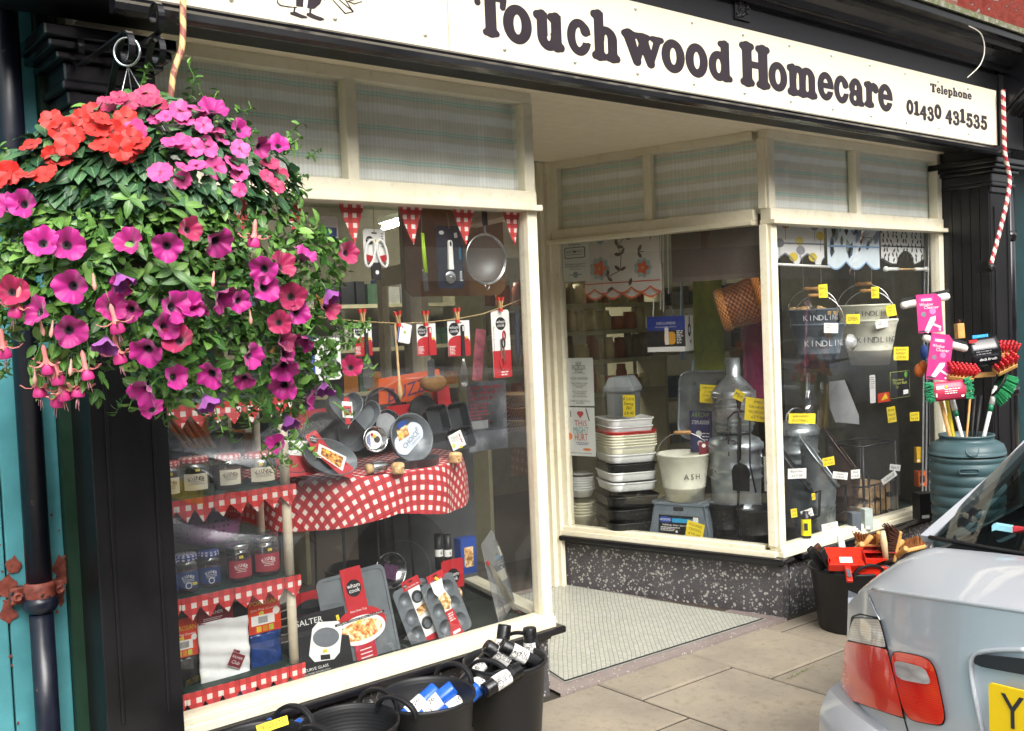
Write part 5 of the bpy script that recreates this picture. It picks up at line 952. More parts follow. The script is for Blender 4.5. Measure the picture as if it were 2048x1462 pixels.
# ---- busy shop interior seen dimly between the displays: shelves of goods along the back wall
ivory = mat('ivory_shelf', 'b6b08f', .6, var=.08)
def goods_shelf(x0, x1, y, zs_, lb, seed, jars=False):
    q = random.Random(seed); t = thing('shop_shelving', ((x0 + x1) / 2, y, -.02), lb, 'shelving', 'shelving inside the shop'); s_ = MB(ivory)
    for z_ in zs_: s_.box(x0, x1, y, y + .3, z_ - .03, z_)
    s_.box(x0 - .03, x0 - .001, y, y + .3, -.02, zs_[-1] + .3); s_.box(x1 + .001, x1 + .03, y, y + .3, -.02, zs_[-1] + .3); s_.build('frame', t)
    n = 0
    for z_ in zs_[:]:
        x = x0 + .03
        while x < x1 - .1 and n < 90:
            w_ = q.uniform(.06, .13); h_ = q.uniform(.10, .2); m_ = mat('preserve_%d' % (k_ := q.randrange(5)), ['b8622a', 'd9c9a0', 'c9b98a', '9a4a22', '8a7a5a'][k_], .35) if jars else mat('goods_%d' % q.randrange(12), ['7a2a2a', '2d4a7a', '6a5a3a', 'b8a878', '3c5a44', '8a8a84', '222428', 'a86a2a', '44606a', '6b4a66', 'c2bfb4', '5a3a2a'][q.randrange(12)], .4); b = MB(m_)
            if jars: b.lathe([(.0001, 0), (w_ / 2, 0), (w_ / 2, h_ * .7), (w_ * .4, h_ * .8), (w_ * .4, h_ * .98), (.0001, h_)], UPF((x + w_ / 2, y + .1, z_ + .001)), 14)
            else: b.box(x, x + w_, y + .03, y + .15, z_ + .001, z_ + h_)
            b = single('shelf_jar' if jars else 'shelf_box', b, 'dim jar on the shelving seen through the entrance window' if jars else 'dim coloured box on the shelving deep inside the shop', 'jar' if jars else 'box', 'jars on the shop shelving' if jars else 'boxes on the shop shelving'); n += 1; x += w_ + q.uniform(.004, .03)
goods_shelf(.9, 3.0, 2.6, (.5, .85, 1.2, 1.55, 1.9), 'tall shelving of boxed goods at the back behind the left window', 3)
goods_shelf(3.05, 5.2, 3.75, (.4, .75, 1.1, 1.45, 1.8), 'long shelving of boxed goods against the rear wall of the shop', 8)
# ================================================================== THE RIGHT WINDOW DISPLAY
GW = 'goods in the right window'
def camang(P): return math.atan2(EYE.y - P[1], EYE.x - P[0])
def wraptext(mb, f, r, h, ang, txt, size, step=.62, dz=.002):       # letters set one by one round an upright body
    n = len(txt)
    for i, c in enumerate(txt):
        aa = ang + (i - (n - 1) / 2) * size * step / r; P = f.p((r + dz) * math.cos(aa), (r + dz) * math.sin(aa), h); mb.text(Fr(P, f.X * -math.sin(aa) + f.Y * math.cos(aa), f.N), c, size, 0, 0, .0)
    return mb
def rcard(box, d, col, th=.0015, rot=0):      # card in the plane of the entrance-side window, d inside the glass
    u0, v0, u1, v1 = box; uc, vc = (u0 + u1) / 2, (v0 + v1) / 2; O = AR(uc, vc, d); f = RF(O).turn(R(rot)); w = (AR(u1, vc, d) - AR(u0, vc, d)).length; h = AR(uc, v0, d).z - AR(uc, v1, d).z
    q = MB(col); q.prism(f, [(-w / 2, -h / 2), (w / 2, -h / 2), (w / 2, h / 2), (-w / 2, h / 2)], th, -th); return q, f, w, h
paper = mat('notice_paper', 'd9dcda', .6, var=.03); ink = mat('ink', '2a2b2e', .6, var=0); yl2 = mat('price_card', 'f3da2c', .6, var=.05)
q, f, w, h = rcard((1122, 467, 1178, 563), .03, paper); q.m(ink)
for i, (s_, z, sz) in enumerate((('Goole and Howden', .40, .022), ('Shopwatch', .335, .022), ('Scheme', .27, .022), ('This shop is a member of', -.14, .014), ('the Goole and Howden', -.19, .014), ('Shopwatch Scheme', -.24, .014))): q.text(f, s_, sz, 0, h * z, .001, w=w * (.72 if i in (0, 3, 4) else .42))
q.flat(f, rrect(w * .72, h * .22, .01), .001).text(f.at(0, 0), '', .01) if 0 else q.prism(f.at(0, h * .10), rrect(w * .74, h * .23, .012), .001); q.m(paper).prism(f.at(0, h * .10), rrect(w * .68, h * .20, .010), .0016); q.m(ink).text(f, 'SHOP', .026, -w * .17, h * .12, .0022, w=w * .26); q.text(f, 'WATCH', .026, w * .17, h * .12, .0022, w=w * .27); q.disc(f, .008, .0022, 10, 0, h * .12); q.rect(f, -w * .3, h * .055, w * .3, h * .065, .0022); q.m(mat('crest', '7d8fa3', .6)).disc(f, w * .10, .001, 8, 0, -h * .36); q.rect(f, -w * .22, -h * .37, w * .22, -h * .35, .001)
single('shop_notice', q, 'white shop watch notice fixed at the top of the entrance window', 'notice')
q, f, w, h = rcard((1130, 716, 1187, 812), .03, paper); q.m(ink)
for s_, z, ww in (('NEW', .38, .2), ('FACEBOOK', .30, .48), ('PAGE', .22, .26), ('YOUR HOWDEN', .07, .62), ('THIS PAGE IS FOR', -.03, .6), ('LOCAL SHOPS', -.07, .45), ('HOWDEN', -.11, .26), ('LOG ON NOW', -.20, .5), ('OFFERS', -.245, .4), ('NEW PROMOTIONS', -.30, .5), ('SUPPORT YOUR LOCAL', -.40, .68), ('SHOPS', -.44, .26)): q.text(f, s_, .03 if z > .2 else .024 if z > .05 else .014, 0, h * z, .001, w=w * ww)
for z in (.345, .265, .185): q.rect(f, -w * .22, h * z - .001, w * .22, h * z + .0008, .001)
single('shop_notice', q, 'white typed notice about a new page in the middle of the entrance window', 'notice')
q, f, w, h = rcard((1134, 815, 1190, 912), .03, paper); q.m(redm).flat(f, [(-.018, h * .42), (.018, h * .42), (.024, h * .37), (0, h * .28), (-.024, h * .37)], .001); q.text(f, 'THiS', .05, 0, h * .17, .001, w=w * .44); q.text(f, 'HURT', .062, 0, -h * .12, .001, w=w * .46); q.m(mat('turquoise_print', '3d9aa6', .5, var=0)).text(f, 'MiGHT', .055, 0, h * .025, .001, w=w * .54); q.m(bluec).lines(f, -w * .22, -h * .28, w * .3, -h * .21, 2, .005, .001, 4, 'C'); q.m(ink).rect(f.turn(.3), w * .38, h * .16, w * .42, h * .42, .001); q.rect(f, -w * .36, h * .3, -w * .33, h * .42, .001); q.m(mat('orange_print', 'd9722a', .5)).disc(f, .022, .001, 16, -w * .42, -h * .10); q.disc(f, .03, .001, 16, w * .2, -h * .36, .008); q.m(ink).lines(f, -w * .4, -h * .46, w * .4, -h * .42, 1, .003, .001)
single('poster', q, 'small white poster reading this might hurt below the typed notice', 'poster')
# floral roller blind
fl = thing('roller_blind', AR(1240, 600, .09), 'cream roller blind with brown leaves and orange flowers and a scalloped hem', 'blind', 'sample blinds in the right window')
q, f, w, h = rcard((1168, 452, 1317, 566), .09, mat('blind_cream', 'd3cdc6', .8, var=.04), .002); brn = mat('leaf_brown', '63504c', .8, var=.1); orf = mat('flower_orange', 'd7663f', .8, var=.06); blf = mat('flower_blue', '9db0b2', .8, var=.06)
def leaf2(q, f, x, y, a, L): q.flat(f.at(x, y).turn(a), [(0, 0), (L * .3, L * .22), (L * .7, L * .2), (L, 0), (L * .7, -L * .2), (L * .3, -L * .22)], .001)
def bloom(q, f, x, y, r):
    q.m(blf).flat(f.at(x, y), [(r * (1.45 + .15 * math.cos(9 * a)) * math.cos(a), r * (1.45 + .15 * math.cos(9 * a)) * math.sin(a)) for a in [2 * math.pi * i / 40 for i in range(40)]], .001); q.m(orf).flat(f.at(x, y), [(r * (.9 + .2 * math.cos(5 * a)) * math.cos(a), r * (.9 + .2 * math.cos(5 * a)) * math.sin(a)) for a in [2 * math.pi * i / 40 for i in range(40)]], .0018); q.m(mat('flower_eye', 'c9a07a', .8)).disc(f, r * .22, .0026, 12, x, y)
def vine(q, f, pts):
    q.m(brn)
    for a, b in zip(pts[:-1], pts[1:]):
        d = math.atan2(b[1] - a[1], b[0] - a[0]); L = math.hypot(b[0] - a[0], b[1] - a[1]); q.rect(f.at(*a).turn(d), 0, -.0025, L, .0025, .0009); leaf2(q, f, *a, d + 1.0, .05); leaf2(q, f, *a, d - 1.0, .045)
bloom(q, f, w * .28, -h * .26, .038); bloom(q, f, -w * .30, -h * .22, .045); vine(q, f, [(-w * .2, -h * .38), (-w * .02, -h * .28), (w * .0, 0), (-w * .05, h * .15), (w * .05, h * .3), (w * .15, h * .42)]); vine(q, f, [(w * .42, h * .4), (w * .38, h * .2)]); vine(q, f, [(-w * .45, h * .35), (-w * .3, h * .45)]); vine(q, f, [(w * .22, h * .02), (w * .3, h * .02)]); q.m(blf).disc(f, .03, .001, 9, -w * .28, h * .3)
q.m(orf).rect(f, -w * .5, -h * .52, w * .5, -h * .48, .002); q.build('fabric', fl)
q = MB(mat('blind_cream', 'd3cdc6')); n = 4; w2 = w * 1.0
for (k, dz, z0) in ((0, .095, 0), (1, .065, .006)):
    P = [(-w2 / 2, -h * .5)] + [(-w2 / 2 + w2 * (i / 40), -h * .5 - dz + .030 * (1 - abs(math.sin(math.pi * (i / 40 * n + .5 * k))))) for i in range(41)] + [(w2 / 2, -h * .5)]
    q.m(mat('blind_cream', 'd3cdc6')).flat(f, P, z0); q.m(orf)
    for a, b in zip(P[1:-2], P[2:-1]): q.add([f.p(a[0], a[1], z0 + .001), f.p(b[0], b[1], z0 + .001), f.p(b[0], b[1] + .012, z0 + .001), f.p(a[0], a[1] + .012, z0 + .001)], [(0, 1, 2, 3)])
bloom(q, f, w * .05, -h * .62, .02); leaf2(q.m(brn), f.at(0, 0, .008), w * .1, -h * .56, 1.2, .05); leaf2(q, f.at(0, 0, .008), -w * .2, -h * .64, .5, .05); q.build('scalloped_hem', fl)
q = MB(white_p)
for u0, v0, u1, v1, d in ((1321, 455, 1321, 618, .12), (1326, 455, 1327, 622, .13), (1335, 460, 1337, 586, .12), (1308, 590, 1306, 632, .12)):
    a, b_ = AR(u0, v0, d), AR(u1, v1, d); m_ = int((b_ - a).length / .011)
    for k in range(m_ + 1): q.ball(a.lerp(b_, k / m_), .0042, 6)
single('blind_chain', q, 'white beaded blind chains hanging between the two blinds in the entrance window', 'chain')
q, f, w, h = rcard((1340, 436, 1532, 560), .08, mat('taupe_blind', '5e524c', .8, var=.12, scale=60, bump=.2), .003); q.m(mat('taupe_bar', '6b5e57', .7)).rect(f, -w / 2, -h * .5, w / 2, -h * .42, .002); single('roller_blind', q, 'plain taupe brown roller blind next to the corner post', 'blind', 'sample blinds in the right window')
# torch box on a hanger
O = AR(1332, 668, .28); f = RF(O).swing(R(8)); t = thing('lamp_box', O - Z_ * .1, 'blue and white lantern box hanging from a plastic hook below the floral blind', 'box', GW); w, h, d = .235, .21, .15
q = MB(mat('deep_blue_box', '1d3a9a', .4, var=.1)); q.fbox(f.at(0, 0, -d / 2), w, h, d); q.m(bcard).rect(f, -w / 2, -h / 2, w / 2, h * .10, .001); q.m(wcard).rect(f, -w / 2, -h / 2, w / 2, -h * .36, .0016); q.rect(f, -w * .03, -h * .3, .07 * w, h * .18, .0022); q.m(mat('torch_amber', 'e0a02a', .4)).flat(f.at(w * .1, -h * .12), rrect(.07, .075, .02), .0016); q.m(wcard).text(f, '1500 LUMENS', .022, 0, h * .30, .0016, w=w * .5); q.text(f, 'Rechargeable lantern', .011, 0, h * .20, .0016, w=w * .55); q.lines(f, w * .28, -h * .28, w * .45, h * .1, 8, .006, .0016)
g_ = Fr(f.p(w / 2, 0, -d / 2), -f.N, f.Y, f.X); q.m(wcard).rect(g_, -d / 2, -h / 2, d / 2, h / 2, .001); q.m(ink).disc(g_.at(0, .02), .03, .0016, 16, 0, 0, .04); q.m(mat('pale_blue_label', 'cfd8e6')).disc(g_.at(0, .02), .018, .0022, 14); q.m(ink).rect(g_, -.005, .05, .012, .1, .0016); q.disc(g_.at(.02, -.05), .012, .0016, 8); q.build('carton', t)
q = MB(thin_glass('clear_plastic', (.9, .92, .92), 2.5, haze=.5)); q.strap([f.p(-.03, h * .5, -d / 2), f.p(0, h * .72, -d / 2), f.p(.012, h * .78, -d / 2), f.p(.03, h * .5, -d / 2)], f.N, .02, .003); q.build('hook', t)
# wicker basket hung on its side
def wicker(name, c1, c2, c3):
    t = NT(name); tc = t('UVMap'); sp = t('SeparateXYZ'); t.l(tc.outputs[0], sp.inputs[0]); a = t.math('FLOOR', sp.outputs[0]); row = t.math('MULTIPLY', sp.outputs[1], 1.0)
    off = t.math('MULTIPLY', t.math('MODULO', a, 2.0), .5); s_ = t.math('SINE', t.math('MULTIPLY', t.math('ADD', row, off), 6.2832)); e = t.math('SINE', t.math('MULTIPLY', t.math('FRACT', sp.outputs[0]), 3.1416))
    hgt = t.math('MULTIPLY_ADD', t.math('MULTIPLY', s_, e), .5, .5); c = t.ramp(hgt, [(.1, c1), (.5, c2), (.9, c3)]); t.l(t.mix(t.math('MULTIPLY', t.noise(60, 4), .4), c, lin(c1)), t.p.inputs['Base Color']); t.p.inputs['Roughness'].default_value = .5; t.bump(hgt, .8, .006); return t.m
wkm = wicker('brown_wicker', '4a2410', '8a4a22', 'b06a34'); wkl = wicker('honey_wicker', '7a4214', 'b8702a', 'd99a4e')
A_, B_ = AR(1437, 622, .22), AR(1522, 596, .30); ax = (B_ - A_); Lb = ax.length * 1.05; ax.normalize(); e1 = ax.cross(Z_).normalized(); fb = Fr(A_, e1, ax.cross(e1) * -1 if 0 else (Z_ - ax * ax.z).normalized(), ax)
t = thing('wicker_basket', A_ - Z_ * .15, 'honey brown wicker basket hanging on its side by the corner post', 'basket', GW); rw = .125
q = MB(wkm); q.lathe([(rw * .92, .02), (rw * .98, Lb * .5), (rw * 1.08, Lb * .92)], fb, 40, True, 1, 1, None, (44, 40)); q.build('body', t)
q = MB(wkl); q.lathe([(.0001, .0), (rw * .5, .002), (rw * .9, .004), (rw * .99, .015), (rw * 1.0, .045), (rw * .95, .055)], fb, 40, True, 1, 1, None, (50, 60)); q.build('base', t)
q = MB(wkl)
for k in range(34):
    a = 2 * math.pi * k / 34; P = [fb.p(rw * (1.08 + .03 * math.sin(s_ * 3.14)) * math.cos(a + s_ * .5), rw * (1.08 + .03 * math.sin(s_ * 3.14)) * math.sin(a + s_ * .5), Lb * (.86 + .16 * s_)) for s_ in (0, .5, 1)]; q.tube(P, .006, 6)
q.build('rim', t)
q = MB(wcard); q.rect(RF(AR(1531, 590, .2)).turn(.2), -.02, -.06, .02, .06, 0); single('paper_tag', q, 'white paper tag beside the hanging wicker basket at the corner post', 'label', solid=.001)
# hanging cloths deep inside, shelving with jars
for (u0, v0, u1, v1, y, c, lb) in ((1388, 548, 1450, 860, 1.35, '9aa63a', 'lime green hanging cloth panel seen behind the wicker basket'), (1486, 640, 1532, 830, 1.2, '9c3465', 'magenta pink hanging cloth panel beside the corner post'), (1530, 470, 1566, 900, 2.0, '3d4238', 'dark olive hanging cloth panel deep behind the corner post')):
    f, w, h = pf(u0, v0, u1, v1, y); q = MB(mat('cloth_' + c, c, .85, var=.12)); q.grid(lambda a, b: f.p((a - .5) * w, (b - .5) * h, .012 * math.sin(a * 9 + b)), 18, 6); single('hanging_cloth', q, lb, 'cloth', GW)
for u0, v0, u1, v1, lb in ((1363, 560, 1366, 720, 'thin pale blue pole standing left of the lime cloth'), (1386, 720, 1380, 880, 'tapering pale blue ironing cover hanging in front of the lime cloth')):
    a, b_ = AY(u0, v0, 1.1), AY(u1, v1, 1.1); q = MB(mat('pale_blue_cloth', '8fa3b4', .7)); q.tube([a, b_], [.006, .02], 8); single('pole', q, lb, 'pole', GW)
goods_shelf(4.15, 5.9, 2.1, (AY(1200, 720, 2.1).z - .24, AY(1200, 720, 2.1).z, AY(1200, 661, 2.1).z, AY(1200, 606, 2.1).z), 'ivory shelving with rows of jars seen through the entrance window', 11, True)
goods_shelf(6.1, 7.7, 2.6, (.5, .9, 1.3, 1.7), 'tall ivory shelving of boxed goods at the back right of the shop', 5)
# ---- stack of washing-up bowls with a swing bin on top
bw = mat('bowl_white', 'dfe1e0', .35, var=.03); bcr = mat('bowl_cream', 'd8d6bf', .35, var=.04); brd = mat('bowl_red', 'b32a26', .35); bbk = mat('bowl_black', '0b0c0e', .55)
SO = AZ(1256, 1060, .325); da = camang(SO) + .35; fs_ = Fr(SO, Vector((math.cos(da), math.sin(da), 0)), Vector((-math.sin(da), math.cos(da), 0)), Z_)
def zat(v): return AP(1258, v, SO, Vector((-1, -1, 0)).normalized()).z
wpx = (AP(1318, 900, SO, FWD) - AP(1195, 900, SO, FWD)).length / 2 / 1.12
def bowl(v1, m_, k, lb, dep=.06):      # a bowl whose rim sits at picture height v1
    z = zat(v1); fq = fs_.at(0, 0, z - SO.z); q = MB(m_); r = wpx * k
    q.lathe([(.0001, -dep), (r * .92, -dep), (r * .96, -dep + .006), (r * 1.0, -.010), (r * 1.0, -.006), (r * 1.045, -.004), (r * 1.05, .003), (r * 1.0, .004), (r * .95, -.012), (r * .84, -dep + .012), (.0001, -dep + .012)], fq, 48, True, 1, .9, None, None, 5.5)
    single('washing_up_bowl', q, lb, 'bowl', 'stacked washing-up bowls')
for k, v in enumerate((1062, 1036, 1010, 985)): bowl(v, bbk, 1.04, 'black square bowl at the bottom of the tall bowl stack', .06)
for v, m_, k, lb, dp in ((958, bw, .98, 'white square bowl, lowest white one of the tall stack', .05), (938, bw, 1.0, 'white square bowl resting on the lowest white one', .05), (922, bbk, .99, 'single black square bowl between the white bowls of the stack', .05), (903, bw, .98, 'white square bowl directly above the single black one', .05), (888, bw, .99, 'white square bowl just below the cream bowls', .05)): bowl(v, m_, k, lb, dp)
for k, v in enumerate((886, 881, 875.5, 870, 864.5)): bowl(v, bcr, 1.02, 'cream square bowl nested under the red bowl in the stack', .05)
bowl(858, brd, 1.03, 'red square bowl near the top of the tall stack', .045); bowl(849, bw, .92, 'white square bowl sitting inside the red bowl', .045); bowl(834, bw, .95, 'topmost white square bowl under the grey swing bin', .045)
SB = fs_.p(0, 0, zat(831) - SO.z); fB = Fr(SB, Vector((.45, -.89, 0)), Vector((.89, .45, 0)), Z_); t = thing('swing_bin', SB, 'grey swing bin with a yellow price card standing on the bowl stack', 'bin', GW); gm = mat('bin_grey', '83888c', .45, var=.08); hB = zat(772) - zat(831)
rb = wpx * .54; q = MB(gm); q.lathe([(.0001, .002), (rb * .92, .002), (rb * 1.0, hB * .80), (rb * 1.02, hB * .82), (rb * 1.10, hB * .82), (rb * 1.10, hB * 1.0), (rb * 1.04, hB * 1.0)], fB, 48, True, 1.0, 1.0, None, None, 7); q.build('body', t)
lidg = mat('bin_lid', '9aa0a2', .4); q = MB(lidg); a, b_, hh = rb * 1.02, rb * .98, hB * .36; P = [fB.p(x, y, z) for x, y, z in ((-a, -b_, hB), (a, -b_, hB), (a, b_, hB), (-a, b_, hB), (-a * .72, -b_ * .8, hB + hh * .9), (a * .6, -b_ * .8, hB + hh), (a * .6, b_ * .8, hB + hh), (-a * .72, b_ * .8, hB + hh * .9))]; q.add(P, [(4, 5, 6, 7), (0, 1, 5, 4), (1, 2, 6, 5), (2, 3, 7, 6), (3, 0, 4, 7)]); q.build('lid', t, bev=.006)
q = MB(yl2); fc = Fr(AP(1258, 812, SB - Vector((.97, .24, 0)) * (rb * 1.04), rin), -rdir, Z_, -rin); pw = (AR(1270, 812, .3) - AR(1247, 812, .3)).length; q.prism(fc, [(-pw / 2, -.065), (pw / 2, -.065), (pw / 2, .065), (-pw / 2, .065)], .0015); q.m(ink)
for s_, y_ in (('8 Litre', .042), ('Swing', .014), ('Bin', -.012), ('£4-40', -.042)): q.text(fc, s_, .028, 0, y_, .0022, .25)
q.build('price_card', t)
# round plates and bowls
PO = AZ(1166, 1052, .325)
def zp(v): return AP(1166, v, PO, FWD).z
rp = (AP(1194, 950, PO, FWD) - AP(1140, 950, PO, FWD)).length / 2
for k in range(11):
    v = 1000 - k * 5.0 if k > 4 else 1026 - k * 6.0; z = zp(v); q = MB(bcr if k < 5 else bw); dp = .05 if k else zp(1026) - .33; fq = UPF((PO.x, PO.y, z)); q.lathe([(.0001, -dp), (rp * .70, -dp), (rp * .92, -.008), (rp * 1.0, -.004), (rp * 1.01, 0), (rp * .93, .001), (rp * .6, -.03), (.0001, -.032)], fq, 36); single('round_bowl', q, 'round cream bowl in the lower part of the round stack by the door frame' if k < 5 else 'round white bowl in the upper part of the round stack by the door frame', 'bowl', 'stacked round bowls')
q = MB(mat('plate_grey', 'a9abac', .4)); q.lathe([(.0001, 0), (rp, .004), (rp * 1.02, .008), (.0001, .010)], UPF((PO.x, PO.y, zp(950) + .01)).lean(.0), 36); single('tub_lid_plate', q, 'flat grey white lid on top of the round bowl stack', 'lid', GW)
# ---- folding step stool with the ash bucket
SS = AZ(1372, 1068, .326); t = thing('step_stool', SS, 'grey folding step stool with a black label under the ash bucket', 'stool', GW); ga = mat('stool_grey', '6b7680', .5, var=.1); aS = camang(SS)
fS_ = Fr(SS, Vector((-math.sin(aS), math.cos(aS), 0)), Vector((-math.cos(aS), -math.sin(aS), 0)), Z_).swing(0); hS = AP(1372, 1000, SS, FWD).z - SS.z; wS = (AP(1432, 1010, SS, FWD) - AP(1312, 1010, SS, FWD)).length
cX = fS_.X; cY = fS_.Y; a_ = R(-22); cX, cY = cX * math.cos(a_) + cY * math.sin(a_), cY * math.cos(a_) - cX * math.sin(a_); g0 = Fr(SS, cX, cY, Z_); dS = wS * .62
q = MB(ga); q.prism(g0.at(0, 0, hS - .012), rrect(wS * .98, dS, .03), .014); q.m(mat('stool_rib', '58626a', .6))
for k in range(-4, 5): q.fbox(g0.at(k * wS * .1, 0, hS + .003), wS * .03, dS * .8, .003)
q.build('top', t, bev=.002)
for sy in (-1, 1):
    q = MB(ga); fl_ = Fr(g0.p(0, sy * dS * .46, hS * .5), cX, Z_, cY * sy); W0, W1 = wS * .40, wS * .52; P = [(-W0, hS * .48), (W0, hS * .48), (W1, -hS * .5), (W1 * .72, -hS * .5), (W0 * .6, -hS * .34), (-W0 * .6, -hS * .34), (-W1 * .72, -hS * .5), (-W1, -hS * .5)]
    fl_ = fl_.lean(.12) if sy < 0 else fl_; q.prism(fl_, P if sy < 0 else P, .012); q.m(ink).flat(fl_, rrect(wS * .2, hS * .13, .012)[:], .0125) if 0 else q.m(ink).prism(fl_.at(0, hS * .33, .0125), rrect(wS * .18, hS * .12, .008), .0006); q.build('side_panel', t, bev=.003)
    if sy < 0: LF = fl_
for sx in (-1, 1): q = MB(ga); g_ = Fr(g0.p(sx * wS * .46, 0, hS * .5), cY * sx, Z_, cX * sx).lean(.16); q.prism(g_, [(-dS * .42, hS * .46), (dS * .42, hS * .46), (dS * .48, -hS * .5), (dS * .22, -hS * .5), (dS * .12, -hS * .1), (-dS * .12, -hS * .1), (-dS * .22, -hS * .5), (-dS * .48, -hS * .5)], .01); q.build('end_panel', t, bev=.003)
q = MB(bcard); g_ = LF.at(0, -hS * .08, .014); q.rect(g_, -wS * .34, -hS * .30, wS * .36, hS * .22, 0); q.m(mat('addis_blue', '2a9ac9', .5)).rect(g_, -wS * .1, hS * .02, wS * .36, hS * .14, .001); q.m(bluec).disc(g_, wS * .12, .0015, 16, -wS * .22, hS * .09, hS * .09); q.m(wcard).text(g_, 'ADDIS', .018, -wS * .22, hS * .09, .0025, w=wS * .18); q.text(g_, 'folding step stool', .014, -wS * .06, -hS * .06, .001, w=wS * .42); q.lines(g_, -wS * .3, -hS * .24, wS * .05, -hS * .11, 3, .004, .001); q.rect(g_, wS * .26, -hS * .02, wS * .35, hS * .2, .0015); q.disc(g_, .007, .001, 10, -wS * .02, -hS * .24); q.build('label', t)
def pricecard(u, v, w, h, y, col, lines_, lb, rot=0, ret=False, grp='handwritten price cards'):
    k_ = .9 if ret else .74; w *= k_; h *= k_
    f = (RF(AR(u, v, y)) if ret else FF(AY(u, v, y)).swing(R(-25))).turn(R(rot)); q = MB(col); q.prism(f, [(-w / 2, -h / 2), (w / 2, -h / 2), (w / 2, h / 2), (-w / 2, h / 2)], .001); q.m(ink)
    n = len(lines_)
    for i, s_ in enumerate(lines_): q.text(f, s_, h / n * .66, 0, h * (.5 - (i + .5) / n) * .86, .0016, .22, w=min(w * .72, len(s_) * h / n * .40))
    return single('price_card', q, lb, 'price card', grp)
pricecard(1390, 1060, .12, .10, .10, yl2, ['FOLDING', 'STEPSTOOL', '£10-50'], 'yellow price card for the folding step stool leaning in front of it', -12, True)
def bucket(P, r0, r1, h, m_, t, band=.28, n=40):
    f = UPF(P); q = MB(m_); q.lathe([(.0001, .004), (r0 - .004, .004), (r0, 0), (r0 + (r1 - r0) * band, h * band), (r0 + (r1 - r0) * band + .003, h * band + .002), (r0 + (r1 - r0) * (band + .02), h * (band + .02)), (r1 - .004, h - .03), (r1 - .001, h - .027), (r1 - .002, h - .012), (r1 + .004, h - .008), (r1 + .006, h), (r1, h + .004), (r1 - .004, h), (r0 * .97, .012), (.0001, .012)], f, n); return q.build('body', t)
def bail(P, r, h, lift, dirv, t, m_=None, grip=True, tilt=.15):
    d = Vector(dirv).normalized(); nrm = Vector((-d.y, d.x, 0)); q = MB(m_ or steel); pts = [P + d * (r * math.cos(a)) + Z_ * (h + lift * math.sin(a)) + nrm * (lift * tilt * math.sin(a)) for a in [math.pi * i / 20 for i in range(21)]]; q.tube(pts, .0028, 6)
    for s_ in (-1, 1): q.lathe([(.009, -.003), (.009, .003), (.0001, .004)], Fr(P + d * (r * s_) + Z_ * (h - .004), nrm, Z_, d * s_), 10)
    q.build('handle', t)
    if grip: q = MB(mat('turned_wood', 'b98a55', .5, var=.15)); c = pts[10]; f = Fr(c, nrm, Z_, d); q.lathe([(.006, -.05), (.011, -.046), (.012, -.02), (.010, 0), (.012, .02), (.011, .046), (.006, .05)], f, 14); q.build('grip', t)
AO = SS + Z_ * (hS + .006); AO = Vector((AO.x, AO.y, AO.z)); rA = (AP(1424, 905, AO, FWD) - AP(1320, 905, AO, FWD)).length / 2; hA = AP(1372, 905, AO, FWD).z - AP(1372, 998, AO, FWD).z
t = thing('ash_bucket', AO, 'cream metal bucket lettered ash standing on the grey step stool', 'bucket', GW); crm = mat('cream_enamel', 'd9d8c6', .35, var=.05); bucket(AO, rA * .72, rA, hA, crm, t); bail(AO, rA, hA - .01, .13, (-math.sin(camang(AO)) , math.cos(camang(AO)), 0), t, None, True, .1)
q = MB(mat('ash_print', '4a4a45', .5, var=0)); wraptext(q, UPF(AO), rA * .885, hA * .55, camang(AO) + .35, 'ASH', .045, .75, .003); q.build('lettering', t)
q = MB(mat('wine_card', '7a2531')); fc = FF(AO + Vector((rA * .2, -rA * .85, hA + .02))).swing(-.5); q.rect(fc, -.03, -.04, .03, .05, 0); q.m(wcard).disc(fc, .012, .001, 8, 0, .03); q.build('swing_ticket', t, solid=.001)
# step ladder carton, galvanised tray, packs
f = RF(AR(1412, 800, .42)); q = MB(galv); O_ = rrect(.36, .40, .07); f1 = f.at(0, -.03).lean(.12); q.prism(f1, O_, .01, -.02); q.tube([f1.p(x, y, .0) for x, y in O_], .008, 8, True); single('metal_tray', q, 'rounded galvanised tray standing behind the purple ladder card', 'tray', GW)
q, f, w, h = rcard((1380, 822, 1424, 905), .36, mat('violet_card', '3a3866', .45, var=.1), .003); q.m(mat('lime_print2', '8aa83a', .5)).text(f, 'ARROW', .045, 0, h * .40, .0012, .2, w=w * .8); q.m(wcard).text(f, 'STEPLADDER', .032, 0, h * .22, .0012, w=w * .8); q.disc(f, .02, .0012, 12, -w * .1, -h * .05); q.disc(f, .018, .0012, 12, -w * .05, -h * .28); q.lines(f, w * .05, -h * .3, w * .4, 0, 4, .006, .0012); single('ladder_card', q, 'dark violet step ladder card standing behind the ash bucket', 'card', GW)
q, f, w, h = rcard((1418, 816, 1456, 890), .38, mat('pale_pack', 'b9bdb8', .4, var=.15), .003); q.m(mat('green_pack', '5c9a3a', .5)).rect(f, -w * .2, h * .05, w * .5, h * .5, .001); q.m(ink).disc(f, .02, .0012, 12, 0, -h * .1); single('hanging_packet', q, 'green and white packet between the violet ladder card and the steel bins', 'packet', GW)
pricecard(1421, 788, .15, .12, .38, yl2, ['LIGHTWEIGHT', '2 TREAD', 'STEPLADDER', '£27-50'], 'yellow price card stuck on the rounded metal tray', -3, True)
